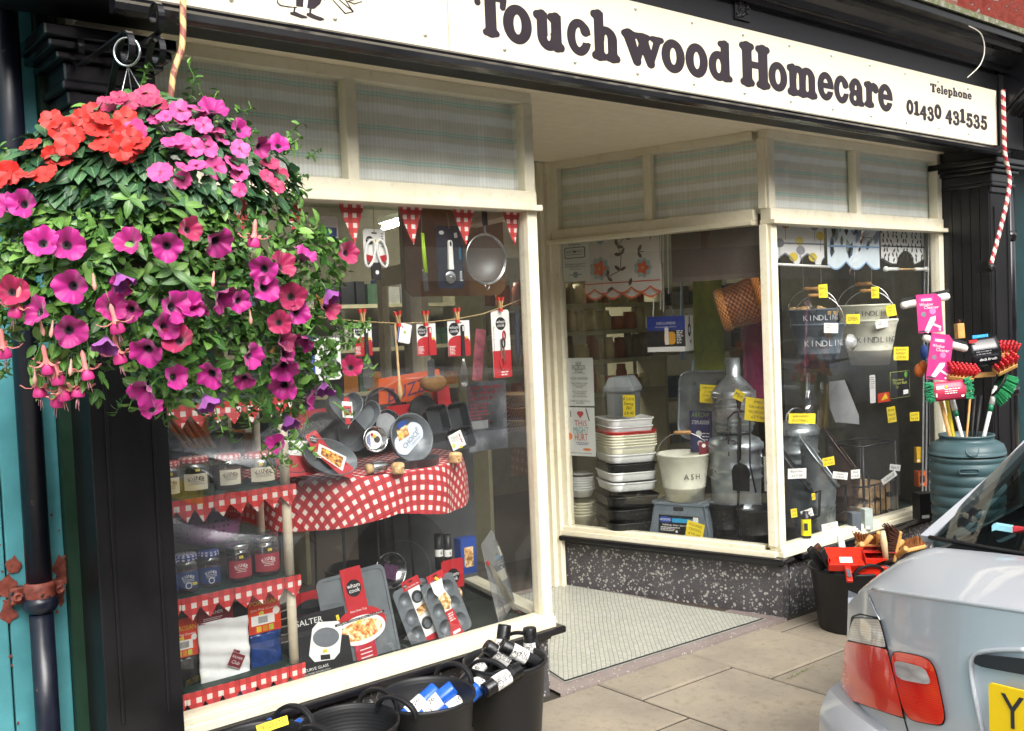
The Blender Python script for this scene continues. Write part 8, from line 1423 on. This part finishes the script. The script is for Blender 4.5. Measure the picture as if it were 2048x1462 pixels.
for sg in (1, -1):      # pillars: rear, middle, front
    B = lambda s_: cw(s_, sg * np.interp(s_, [x[0] for x in belt], [x[1] for x in belt]), np.interp(s_, [.4, .9, 3.05], [zw - .01, .935, .93])); T = lambda s_: cw(s_, sg * .545, zr)
    for (a0, a1, b0, b1) in ((RB, RB + .30, RT, RT + .12), (1.55, 1.63, 1.55, 1.62), (WF - .10, WF, RF_ + .02, RF_ + .12)): P = [B(a0), B(a1), T(b1), T(b0)]; q.add(P if sg < 0 else P[::-1], [(0, 1, 2, 3)])
    P = [T(RT), T(RF_ + .1)]; q.tube([p - Z_ * .012 for p in P], .02, 8)
    cp = [cw(RB - .0, sg * (lw1 + .045), zw - .004), cw(RB + .30, sg * (lw1 - .02), zw + (zr - zw) * .44), cw(RT + .03, sg * .535, zr + .012)]; q.strap(cp, Y_, .030, .02)
q.build('roof', car)
gb = MB(dg.m); nn = 14
gb.grid(lambda a, b: (lambda lw_, s_, z: cw(s_ - .10 * (1 - (2 * a - 1) ** 2) * (1 - .4 * b), lw_ * (1 - 2 * a), z + .014 * (1 - (2 * a - 1) ** 2) + .03 * math.sin(3.14 * b)))((lw1 + .03) * (1 - b) + .52 * b, RB + (RT + .03 - RB) * b, zw + (zr - zw) * b), nn, 10); gb.build('rear_window', car)
q = MB(dg.m); q.grid(lambda a, b: cw(WF + .1 * (1 - (2 * a - 1) ** 2) - (WF - RF_ - .1) * b, (.70 * (1 - b) + .52 * b) * (1 - 2 * a), .935 + (zr - .935) * b), 10, 4); q.build('windscreen', car)
for sg in (1, -1):
    for s0, s1, t0, t1 in ((RB + .30, 1.55, RT + .12, 1.55), (1.63, WF - .1, 1.62, RF_ + .02)):
        B = lambda s_: cw(s_, sg * (np.interp(s_, [x[0] for x in belt], [x[1] for x in belt]) - .006), .932); q = MB(dg.m); q.quad(B(s0), B(s1), cw(t1, sg * .54, zr - .02), cw(t0, sg * .54, zr - .02)); q.build('side_window', car)
q = MB(mat('car_interior', '1f2124', .8, var=.1)); q.box(CO.x + .42, CO.x + .95, CO.y - .62, CO.y + .62, .80, zw - .03); q.box(CO.x + .95, CO.x + 3.0, CO.y - .66, CO.y + .66, .32, .50)
for sx in (1.05, 2.0):
    for sy in (-.36, .36): q.box(CO.x + sx, CO.x + sx + .14, CO.y + sy - .24, CO.y + sy + .24, .5, 1.05); q.box(CO.x + sx + .02, CO.x + sx + .12, CO.y + sy - .12, CO.y + sy + .12, 1.06, 1.18)
q.build('interior', car, bev=.03)
q = MB(blackpl); a, b_ = cw(RB - .0, lw1 + .035, zw + .002), cw(RB, -lw1 - .035, zw + .002); q.tube([a.lerp(b_, t) + X_ * (-.10 * (1 - (2 * t - 1) ** 2)) + Z_ * .012 * (1 - (2 * t - 1) ** 2) for t in [i / 16 for i in range(17)]], .006, 6); q.build('window_seal', car)
a, b_ = AZ(1985, 1055, zw + .05), AZ(2060, 1060, zw + .05); t = thing('ice_scraper', a, 'pale blue and red plastic scraper lying on the rear shelf of the silver car', 'scraper'); q = MB(mat('ice_blue_plastic', '8fcbd6', .4)); q.strap([a, a.lerp(b_, .1) + Z_ * .004, a.lerp(b_, .55)], Z_, .014, .03); q.build('blade', t); q = MB(mat('scraper_red', 'c2303a', .4)); q.strap([a.lerp(b_, .55), b_], Z_, .013, .02); q.build('handle', t)
# lamps, plate, handle: patches that follow the rear surface
def patch(mb, c, off, nu=14, nv=10, rnd_=0.):
    (x0, y0), (x1, y1), (x2, y2), (x3, y3) = c
    def fn(a, b):
        if rnd_: p, q_ = 2 * a - 1, 2 * b - 1; k = 1 - rnd_ * (abs(p) ** 4 * abs(q_) ** 4); a, b = .5 + p * k / 2, .5 + q_ * k / 2
        u = (x0 * (1 - a) + x1 * a) * (1 - b) + (x3 * (1 - a) + x2 * a) * b; v = (y0 * (1 - a) + y1 * a) * (1 - b) + (y3 * (1 - a) + y2 * a) * b; return CP(u, v, off)
    return mb.grid(fn, nu, nv, lambda a, b: (a, b))
def lens(name, col, col2, ribs, ax):
    t = NT(name); tc = t('UVMap'); sp = t('SeparateXYZ'); t.l(tc.outputs[0], sp.inputs[0]); w = t.math('SINE', t.math('MULTIPLY', sp.outputs[ax], ribs)); v = t('TexVoronoi', i_Scale=2.2); t.l(tc.outputs[0], v.inputs['Vector'])
    t.l(t.mix(t.math('MULTIPLY_ADD', w, .16, .16), t.mix(t.math('MULTIPLY', v.outputs['Distance'], 1.1), lin(col2), lin(col)), lin('7a0a08' if ribs > 180 else '77726e')), t.p.inputs['Base Color']); t.p.inputs['Roughness'].default_value = .22; t.p.inputs['Coat Weight'].default_value = 1; t.p.inputs['Coat Roughness'].default_value = .02; t.bump(w, .12, .0006); return t.m
rl = lens('red_lens', 'ee1408', 'ff4a24', 190, 1); cl = lens('clear_lens', 'c9b8a8', 'f2f0ec', 62, 1); cl2 = lens('reversing_lens', 'a39c9a', 'e6e2e0', 80, 1)
def mirror(o):
    m2 = o.copy(); m2.data = o.data.copy(); COL.objects.link(m2)
    for v in m2.data.vertices: v.co.y = -v.co.y
    m2.data.flip_normals(); return m2
lamp = ((rl, ((1690, 1281), (1774, 1298), (1808, 1437), (1680, 1393)), 'tail_light', .03), (cl, ((1707, 1236), (1758, 1238), (1773, 1296), (1691, 1279)), 'indicator', .06), (rl, ((1776, 1299), (1866, 1318), (1894, 1453), (1810, 1439)), 'tail_light', .15), (cl2, ((1786, 1319), (1850, 1335), (1864, 1371), (1794, 1358)), 'reversing_light', .18))
q = MB(blackpl); patch(q, ((1702, 1234), (1760, 1236), (1811, 1439), (1679, 1395)), .002); patch(q, ((1775, 1297), (1868, 1317), (1897, 1456), (1809, 1440)), .002, rnd_=.14); o = q.build('lamp_surround', car); mirror(o)
for k, (m_, c, nm, rd) in enumerate(lamp): q = MB(m_); patch(q, c, .010 if k != 3 else .014, 18, 14, rd); mirror(q.build(nm, car))
q = MB(blackpl)
for L_ in (((1738, 1190), (1745, 1206), (1757, 1237), (1774, 1297), (1809, 1438), (1818, 1470)), ((1705, 1233), (1720, 1228), (1757, 1236))): q.tube([CP(u, v, .0005) for u, v in L_], .0022, 6)
o = q.build('panel_gap', car); mirror(o)
q = MB(mat('bright_line', 'c9ced4', .2, .6)); q.tube([CP(u, v, .004) for u, v in ((1737, 1190), (1742, 1203), (1752, 1226), (1760, 1240))], .002, 6); q.build('lid_edge', car)
plm = mat('plate_yellow', 'f2cb0a', .35, var=.03); pa = CP(1990, 1356); zp1, zp0 = CP(1990, 1355).z, CP(1988, 1457).z; q = MB(plm); q.prism(Fr(cw(Fs(.1, .7) - .012, 0, (zp0 + zp1) / 2), -Y_, Z_, -X_), rrect(.52, zp1 - zp0, .008), .006); q.m(ink).text(Fr(cw(Fs(.1, .7) - .020, .26 - .052, (zp0 + zp1) / 2), -Y_, Z_, -X_), 'Y', .108, 0, 0, .0, 0, .05); q.build('number_plate', car)
q = MB(mat('dark_recess', '22252a', .5)); patch(q, ((1951, 1306), (2290, 1345), (2290, 1392), (1945, 1332)), .012, 20, 6, .1); q.build('boot_handle', car)
q = MB(paint); P = [CP(u, v, .004) for u, v in ((2050, 1300), (1990, 1301), (1952, 1308), (1942, 1326), (1944, 1360), (1952, 1405), (1966, 1470))]; q.tube(smooth_path(P, 5), .006, 8); q.build('plate_recess', car)
q = MB(paint); q.grid(lambda a, b: (lambda lat, z, o_: cw(Fs(lat * .93, .5) - o_, lat, z))(.855 * (1 - 2 * a), .16 + .36 * b, .055 * math.sin(min(1, (1 - b) * 5) * 1.57) + .0), 60, 12)
q.grid(lambda a, b: (lambda lat: cw(Fs(lat * .93, .5) - .0 + .06 * b, lat, .52 + .012 * b))(.855 * (1 - 2 * a)), 60, 2); q.build('bumper', car)
tyre = mat('tyre', '17181a', .85, var=.1)
for s_ in (.85, 3.58):
    for sg in (1, -1):
        f = Fr(cw(s_, sg * .70, .19), X_ * sg, Z_, Vector((0, sg, 0))); f = Fr(f.O, X_, Z_, Vector((0, sg, 0))); q = MB(tyre); q.lathe([(.21, -.10), (.30, -.10), (.312, -.07), (.312, .15), (.30, .178), (.215, .18)], f, 36); w_ = q.build('tyre', car); q = MB(alu); q.lathe([(.0001, .165), (.05, .17), (.06, .155), (.19, .15), (.212, .178)], f, 30); q.build('rim', w_); q = MB(blackpl); q.disc(f, .36, .1735, 36, 0, .02); q.build('wheel_arch', car)
for x, lb in ((6.2, 'silver saloon car added at the far kerb for its reflection in the left window'), (17.5, 'silver saloon car added farther along the far kerb for its reflection in the right window')):  # unseen copies added behind the camera for their reflections in the shop glass
    c2 = copy_tree(car); c2.location = (x, -7.9, gz(x) - .115); c2['label'] = lb
# ================================================================== THE HANGING BASKET
hb = thing('hanging_basket', Vector((tip.x, tip.y, 1.45)), 'hanging basket overflowing with red, pink and magenta flowers and trailing fuchsias', 'hanging basket')
rc = tip + Vector((0, 0, -.05)); q = MB(steel); RV = (RGT + UPV * .05).normalized(); q.tube([rc + RGT * .033 * math.cos(a) + UPV * .036 * math.sin(a) for a in [2 * math.pi * i / 24 for i in range(24)]], .0030, 8, True); q.build('ring', hb)
BC = Vector((AY(335, 520, tip.y).x, tip.y - .02, 1.80)); top = rc - Z_ * .036
for k in range(3): a = 2.2 + k * 2.1; q = MB(steel); q.tube([top, top.lerp(Vector((BC.x * .45 + tip.x * .55 + .17 * math.cos(a), BC.y + .17 * math.sin(a), 1.93)), 1)], .0016, 5); q.build('chain', hb)
q = MB(mat('basket_moss', '2b2415', .95, var=.4, scale=60, bump=.6)); q.lathe([(.0001, -.20), (.08, -.185), (.14, -.13), (.175, -.04), (.18, .0), (.0001, .02)], UPF((BC.x - .03, BC.y, 1.90)), 28); q.build('liner', hb)
OUT = [(40, 280), (110, 228), (200, 205), (300, 185), (400, 208), (452, 240), (480, 300), (545, 300), (592, 335), (580, 400), (625, 440), (690, 480), (702, 540), (655, 600), (680, 660), (640, 700), (700, 735), (660, 780), (612, 790), (590, 880), (548, 890), (535, 840), (480, 785), (450, 815), (400, 795), (340, 820), (275, 775), (250, 730), (200, 690), (150, 700), (60, 690), (0, 690), (-60, 640), (-70, 430), (-20, 340)]
def inside(u, v):
    c = False
    for (x0, y0), (x1, y1) in zip(OUT, OUT[1:] + OUT[:1]):
        if (y0 > v) != (y1 > v) and u < x0 + (v - y0) / (y1 - y0) * (x1 - x0): c = not c
    return c
rb_ = random.Random(21); cenp = (325, 500)
def bulge(u, v): k = ((u - cenp[0]) / 430) ** 2 + ((v - cenp[1]) / 420) ** 2; return .34 * math.sqrt(max(0.02, 1 - k))
def bpt(u, v, dep): return AY(u, v, BC.y - dep)
def leafmat(name, a, b, c):
    t = NT(name); ri = t('NewGeometry').outputs['Random Per Island']; col = t.ramp(ri, [(0, a), (.55, b), (1, c)]); tc = t('UVMap'); sp = t('SeparateXYZ'); t.l(tc.outputs[0], sp.inputs[0]); vein = t.math('LESS_THAN', t.math('ABSOLUTE', t.math('SUBTRACT', sp.outputs[0], .5)), .035)
    t.l(t.mix(t.math('MULTIPLY', vein, .35), col, lin('a9c080')), t.p.inputs['Base Color']); t.p.inputs['Roughness'].default_value = .45; t.p.inputs['Transmission Weight'].default_value = 0; t.p.inputs['Subsurface Weight'].default_value = .0; return t.m
lmP = leafmat('petunia_leaf', '36602a', '517c33', '77a04c'); lmI = leafmat('impatiens_leaf', '24462e', '3a6040', '547a52')
def leaf(mb, c, nrm, up, L, W, fold=.25):
    nrm = nrm.normalized(); up = (up - nrm * up.dot(nrm)); up = up.normalized() if up.length > 1e-4 else nrm.orthogonal(); sx = up.cross(nrm); P = []; prof = ((0, .12), (.22, .42), (.5, .5), (.78, .34), (1., .02))
    for y, w in prof: zc = -.35 * L * (y - .3) ** 2; P += [c + up * (L * y) + sx * (-w * W) + nrm * (zc + fold * W * w), c + up * (L * y) + nrm * zc, c + up * (L * y) + sx * (w * W) + nrm * (zc + fold * W * w)]
    fs = []; uv = []
    for i in range(4):
        for j in (0, 1): fs.append((i * 3 + j, i * 3 + j + 1, i * 3 + j + 4, i * 3 + j + 3)); uv.append([(j / 2, i / 4), ((j + 1) / 2, i / 4), ((j + 1) / 2, (i + 1) / 4), (j / 2, (i + 1) / 4)])
    mb.add(P, fs, uv, True)
def rv(s_=1.): return Vector((rb_.uniform(-1, 1), rb_.uniform(-1, 1), rb_.uniform(-1, 1))) * s_
qa, qb = MB(lmP), MB(lmI); cnt = 0
while cnt < 5600:
    u, v = rb_.uniform(-80, 710), rb_.uniform(180, 900)
    if not inside(u, v): continue
    b = bulge(u, v); k = rb_.random(); dep = b * (.94 - .35 * k * k) if k < .80 else rb_.uniform(-b, b); edge = 0 if inside(u - 25, v) and inside(u + 25, v) and inside(u, v + 25) else 1
    if edge and rb_.random() < .45: continue
    P = bpt(u, v, dep); out = (P - BC); out.z *= .7; out = out.normalized(); cnt += 1
    if v < 420 - .10 * abs(u - 300) and rb_.random() < .72 and u < 600:
        if rb_.random() < .45: leaf(qb, P, out * .8 + Z_ * .7 + rv(.5), Vector((out.x, out.y, -.5)) + rv(.7), rb_.uniform(.045, .066), rb_.uniform(.030, .042), .18)
    else: leaf(qa, P, out * .7 + Z_ * .5 + rv(.8), rv(1) + Vector((0, 0, .25)) + out * .4, (L_ := rb_.choice((.016, .022, .028, .034, .042)) * rb_.uniform(.85, 1.15)), L_ * .55)
for k in range(95):         # shoots that stick out past the outline
    u, v = OUT[rb_.randrange(len(OUT))]; P = bpt(u + rb_.uniform(-30, 30), v + rb_.uniform(-30, 30), rb_.uniform(-.05, .2)); d = ((P - BC).normalized() + Z_ * rb_.uniform(-.6, .5) + rv(.4)).normalized()
    L = rb_.uniform(.03, .085); qa.tube([P, P + d * L], .0016, 4, False, False)
    for j in range(9): leaf(qa, P + d * L * (j / 9 + .15), d + rv(.7), rv(1) + d * .5, rb_.uniform(.014, .028), rb_.uniform(.008, .014))
for u, v in ((265, 480), (380, 440), (260, 395), (370, 410), (345, 540), (370, 560)):       # the paler pointed fuchsia leaves
    P = bpt(u, v, bulge(u, v) + .01)
    for j in range(5): a = j * 1.05 + u; leaf(qa, P, Vector((0, -1, .5)) + rv(.3), RGT * math.cos(a) + Z_ * math.sin(a), rb_.uniform(.035, .058), .019, .2)
qa.build('foliage', hb); qb.build('broad_leaves', hb)
def petal_mat(name, c0, c1, c2, eye, er):
    t = NT(name); tc = t('UVMap'); sp = t('SeparateXYZ'); t.l(tc.outputs[0], sp.inputs[0]); ri = t('ObjectInfo').outputs['Random']; base = t.ramp(ri, [(0, c0), (.6, c1), (1, c2)]); vn = t.math('SINE', t.math('MULTIPLY', sp.outputs[1], 6.2832 * 25)); f = t.math('MULTIPLY', t.math('GREATER_THAN', vn, .75), t.math('SUBTRACT', .55, t.math('MULTIPLY', sp.outputs[0], .5)))
    col = t.mix(t.math('MULTIPLY', f, .45), base, lin(eye)); ed = t.ramp(sp.outputs[0], [(er, (0, 0, 0, 1)), (er + .09, (1, 1, 1, 1))]); t.l(t.mix(ed, lin(eye), col), t.p.inputs['Base Color']); t.p.inputs['Roughness'].default_value = .55; t.p.inputs['Sheen Weight'].default_value = .3; return t.m
pm1 = petal_mat('petunia_petal', 'a80c78', 'b81486', '980e66', '22031f', .20); pmr = petal_mat('crimson_petunia_petal', '8f0a48', 'a0104c', '800a42', '28041a', .18); pmv = petal_mat('violet_petunia_petal', '84308c', '9c4aa0', '742c80', '3a1048', .2)
im_r = petal_mat('scarlet_petal', 'c2150a', 'cc2010', 'b01008', '90100a', .05); im_p = petal_mat('pink_petal', 'cf3a86', 'dc549a', 'c4327c', 'a01858', .06); im_m = petal_mat('rose_petal', 'ae1a4e', 'ba2a60', 'a01646', '78103a', .06)
def petunia_mesh(m_, seed, cup):
    r_ = random.Random(seed); q = MB(m_); NR, NA = 9, 40; ph = [r_.uniform(0, 6) for _ in range(4)]
    def fn(a, b):
        th = 2 * math.pi * a; r = .06 + .94 * b; lobe = 1 + .13 * (abs(math.cos(2.5 * th)) ** .6 - .75) * b + .05 * math.sin(3 * th + ph[0]) * b; z = -.75 * (1 - b) ** 2.2 if b < .35 else -.75 * (1 - b) ** 2.2; z += cup * b * b + b * b * (.13 * math.sin(5 * th + ph[1]) + .09 * math.sin(9 * th + ph[2]) + .08 * math.sin(2 * th + ph[3])); return Vector((r * lobe * math.cos(th), r * lobe * math.sin(th), z)) * .5
    q.grid(fn, NA, NR, lambda a, b: (b, a)); q.m(lmP); q.lathe([(.035, -.36), (.05, -.55), (.03, -.7), (.012, -.95)], UPF((0, 0, 0)), 10); return q
def impat_mesh(m_, seed):
    r_ = random.Random(seed); q = MB(m_)
    for k in range(5):
        a0 = k * 1.2566 + r_.uniform(-.1, .1); w = .30 * r_.uniform(.9, 1.15); L = .5 * r_.uniform(.9, 1.08); tz = r_.uniform(-.03, .05)
        def fn(a, b): x = .03 + L * b; y = w * (2 * a - 1) * math.sin(math.pi * (.12 + .80 * b)) ** .7; x += -.05 * (1 - abs(2 * a - 1)) * b * b; c, s_ = math.cos(a0), math.sin(a0); return Vector((x * c - y * s_, x * s_ + y * c, tz + .10 * b * b - .04 * abs(2 * a - 1) + .004 * k))
        q.grid(fn, 6, 6, lambda a, b: (b, .4 + .2 * a))
    return q
def fuchsia_mesh():
    q = MB(mat('coral_sepal', 'e58a86', .5, var=.12)); q.lathe([(.02, .95), (.07, .85), (.06, .6), (.09, .45), (.11, .38)], UPF((0, 0, 0)), 10)
    for k in range(4): a = k * 1.571 + .4; P = [Vector((math.cos(a) * r, math.sin(a) * r, z)) for r, z in ((.09, .42), (.24, .36), (.40, .38), (.52, .48))]; q.strap(P, Vector((-math.sin(a), math.cos(a), 0)), .10, .02)
    q.m(mat('fuchsia_skirt', 'd03a84', .5, var=.15)).lathe([(.08, .42), (.17, .30), (.20, .14), (.17, .08)], UPF((0, 0, 0)), 12, True, 1, 1, lambda a, z: .12 * math.sin(4 * a)); q.m(mat('fuchsia_stamen', 'e8a8b0', .5))
    for k in range(4): q.tube([Vector((.03 * math.cos(k), .03 * math.sin(k), .2)), Vector((.06 * math.cos(k * 1.7), .06 * math.sin(k * 1.7), -.16 - .05 * k))], .008, 4)
    q.m(lmP).tube([Vector((0, 0, .95)), Vector((.05, 0, 1.35))], .012, 4); return q
def bud_mesh(): q = MB(mat('pale_bud', 'e8a59a', .5, var=.1)); q.lathe([(.0001, 0), (.09, .12), (.12, .3), (.07, .55), (.06, .8), (.02, .95)], UPF((0, 0, 0)), 10); q.m(lmP).tube([Vector((0, 0, .95)), Vector((.06, 0, 1.4))], .012, 4); return q
protos = {'pet0': petunia_mesh(pm1, 1, .10), 'pet1': petunia_mesh(pm1, 2, .20), 'pet2': petunia_mesh(pm1, 3, .02), 'petr': petunia_mesh(pmr, 4, .22), 'petv': petunia_mesh(pmv, 5, .55), 'red': impat_mesh(im_r, 1), 'pink': impat_mesh(im_p, 2), 'rose': impat_mesh(im_m, 3), 'fuch': fuchsia_mesh(), 'bud': bud_mesh()}
_pm = {}
def flower(kind, nm, u, v, size, aim, lift=.03, lab=None):
    P = bpt(u, v, bulge(u, v) + lift)
    if kind not in _pm: o = protos[kind].build(nm); o.parent = hb; _pm[kind] = o.data
    else: o = bpy.data.objects.new(nm, _pm[kind]); COL.objects.link(o); o.parent = hb; o['_o'] = (0, 0, 0)
    z = aim.normalized(); rot = z.to_track_quat('Z', 'Y').to_matrix() @ Matrix.Rotation(rb_.uniform(0, 6.28), 3, 'Z')
    o.matrix_local = Matrix.Translation(P - hb.location) @ (rot * 1.0).to_4x4() @ Matrix.Scale(size, 4); return o
def aim_of(u, v, j=.35): P = bpt(u, v, bulge(u, v)); o_ = (P - BC).normalized(); c = (EYE - P).normalized(); return o_ * .55 + c * .65 + Z_ * .12 + rv(j)
PET = [(482, 257), (523, 294), (557, 287), (12, 410), (44, 407), (83, 482), (137, 489), (256, 482), (334, 494), (438, 486), (610, 510), (526, 540), (533, 575), (142, 573), (70, 621), (243, 572), (260, 621), (225, 612), (352, 614), (380, 610), (395, 622), (334, 652), (447, 596), (482, 603), (598, 624), (141, 663), (292, 705), (506, 712), (352, 754), (418, 751), (489, 761), (288, 786), (302, 814), (573, 705), (570, 737), (605, 684), (622, 800), (552, 888), (566, 775), (427, 215)]
for i, (u, v) in enumerate(PET): flower(('pet0', 'pet1', 'pet2')[i % 3], 'petunia_flower', u, v, rb_.uniform(.052, .076), aim_of(u, v, .75), rb_.uniform(.02, .06))
for u, v in ((380, 458), (566, 529), (355, 677), (570, 680), (26, 582), (584, 593), (657, 614), (703, 733), (696, 505), (559, 645)): flower('petr', 'petunia_flower', u, v, rb_.uniform(.056, .072), aim_of(u, v, .6), .05)
for u, v in ((415, 803), (577, 842), (649, 775), (211, 687), (243, 560), (660, 590)): flower('petv', 'petunia_flower', u, v, rb_.uniform(.050, .062), Vector((rb_.uniform(-.4, .4), -.5, -1)), .05)
for u, v in ((103, 239), (133, 255), (171, 250), (186, 226), (205, 239), (251, 236), (205, 291), (253, 308), (284, 287), (133, 291), (103, 311), (126, 321), (91, 349), (55, 352), (20, 345), (62, 291), (226, 263), (263, 274), (2, 356), (150, 272), (270, 296), (118, 262), (190, 262), (160, 236), (240, 296)): flower('red', 'impatiens_flower', u, v, rb_.uniform(.036, .054), aim_of(u, v, .6) + Z_ * .15, rb_.uniform(0, .05))
for u, v in ((359, 222), (366, 236), (311, 239), (332, 233), (393, 219), (407, 250), (270, 263), (362, 284), (386, 294), (414, 294), (441, 274), (432, 262), (479, 298), (321, 345), (366, 335), (366, 359), (393, 332), (431, 335), (468, 328), (480, 345), (479, 380), (400, 240), (345, 285)): flower('pink', 'impatiens_flower', u, v, rb_.uniform(.036, .056), aim_of(u, v, .6) + Z_ * .15, rb_.uniform(0, .05))
for u, v in ((239, 195), (212, 209), (297, 188), (294, 204), (321, 212), (260, 204), (533, 352), (540, 328), (554, 373), (562, 350), (282, 198), (228, 204)): flower('rose', 'impatiens_flower', u, v, rb_.uniform(.036, .052), aim_of(u, v, .6) + Z_ * .15, rb_.uniform(0, .05))
for u, v in ((81, 800), (112, 818), (130, 805), (155, 800), (178, 765), (98, 752), (243, 733), (239, 672), (10, 722), (506, 500), (28, 640), (120, 775)): flower('fuch', 'fuchsia_flower', u, v, .076, Vector((rb_.uniform(-.25, .25), rb_.uniform(-.3, .1), 1)), .05)
for u, v in ((88, 673), (101, 676), (502, 650), (425, 575), (140, 752), (118, 765), (70, 770), (105, 760), (190, 582)): flower('bud', 'fuchsia_bud', u, v, .040, Vector((rb_.uniform(-.2, .2), 0, 1)), .05)
q = MB(lmP)
for u, v in ((81, 770), (112, 775), (130, 770), (155, 770), (178, 740), (98, 735), (60, 740)):
    a = bpt(u + (125 - u) * .4, 640, .2); b_ = bpt(u, v, bulge(u, v) + .05); q.tube(smooth_path([a, a.lerp(b_, .5) - Y_ * .03, b_], 4), .0016, 4, False, False)
for k in range(160):
    u, v = rb_.uniform(60, 200), rb_.uniform(680, 790); P = bpt(u, v, bulge(u, v)); leaf(q, P, Vector((0, -1, .4)) + rv(.6), Vector((0, 0, -1)) + rv(.7), rb_.uniform(.03, .05), .016)  if rb_.random() < .35 else None
q.build('trailing_stems', hb)
for o in bpy.data.objects:
    if '_o' in o: del o['_o']
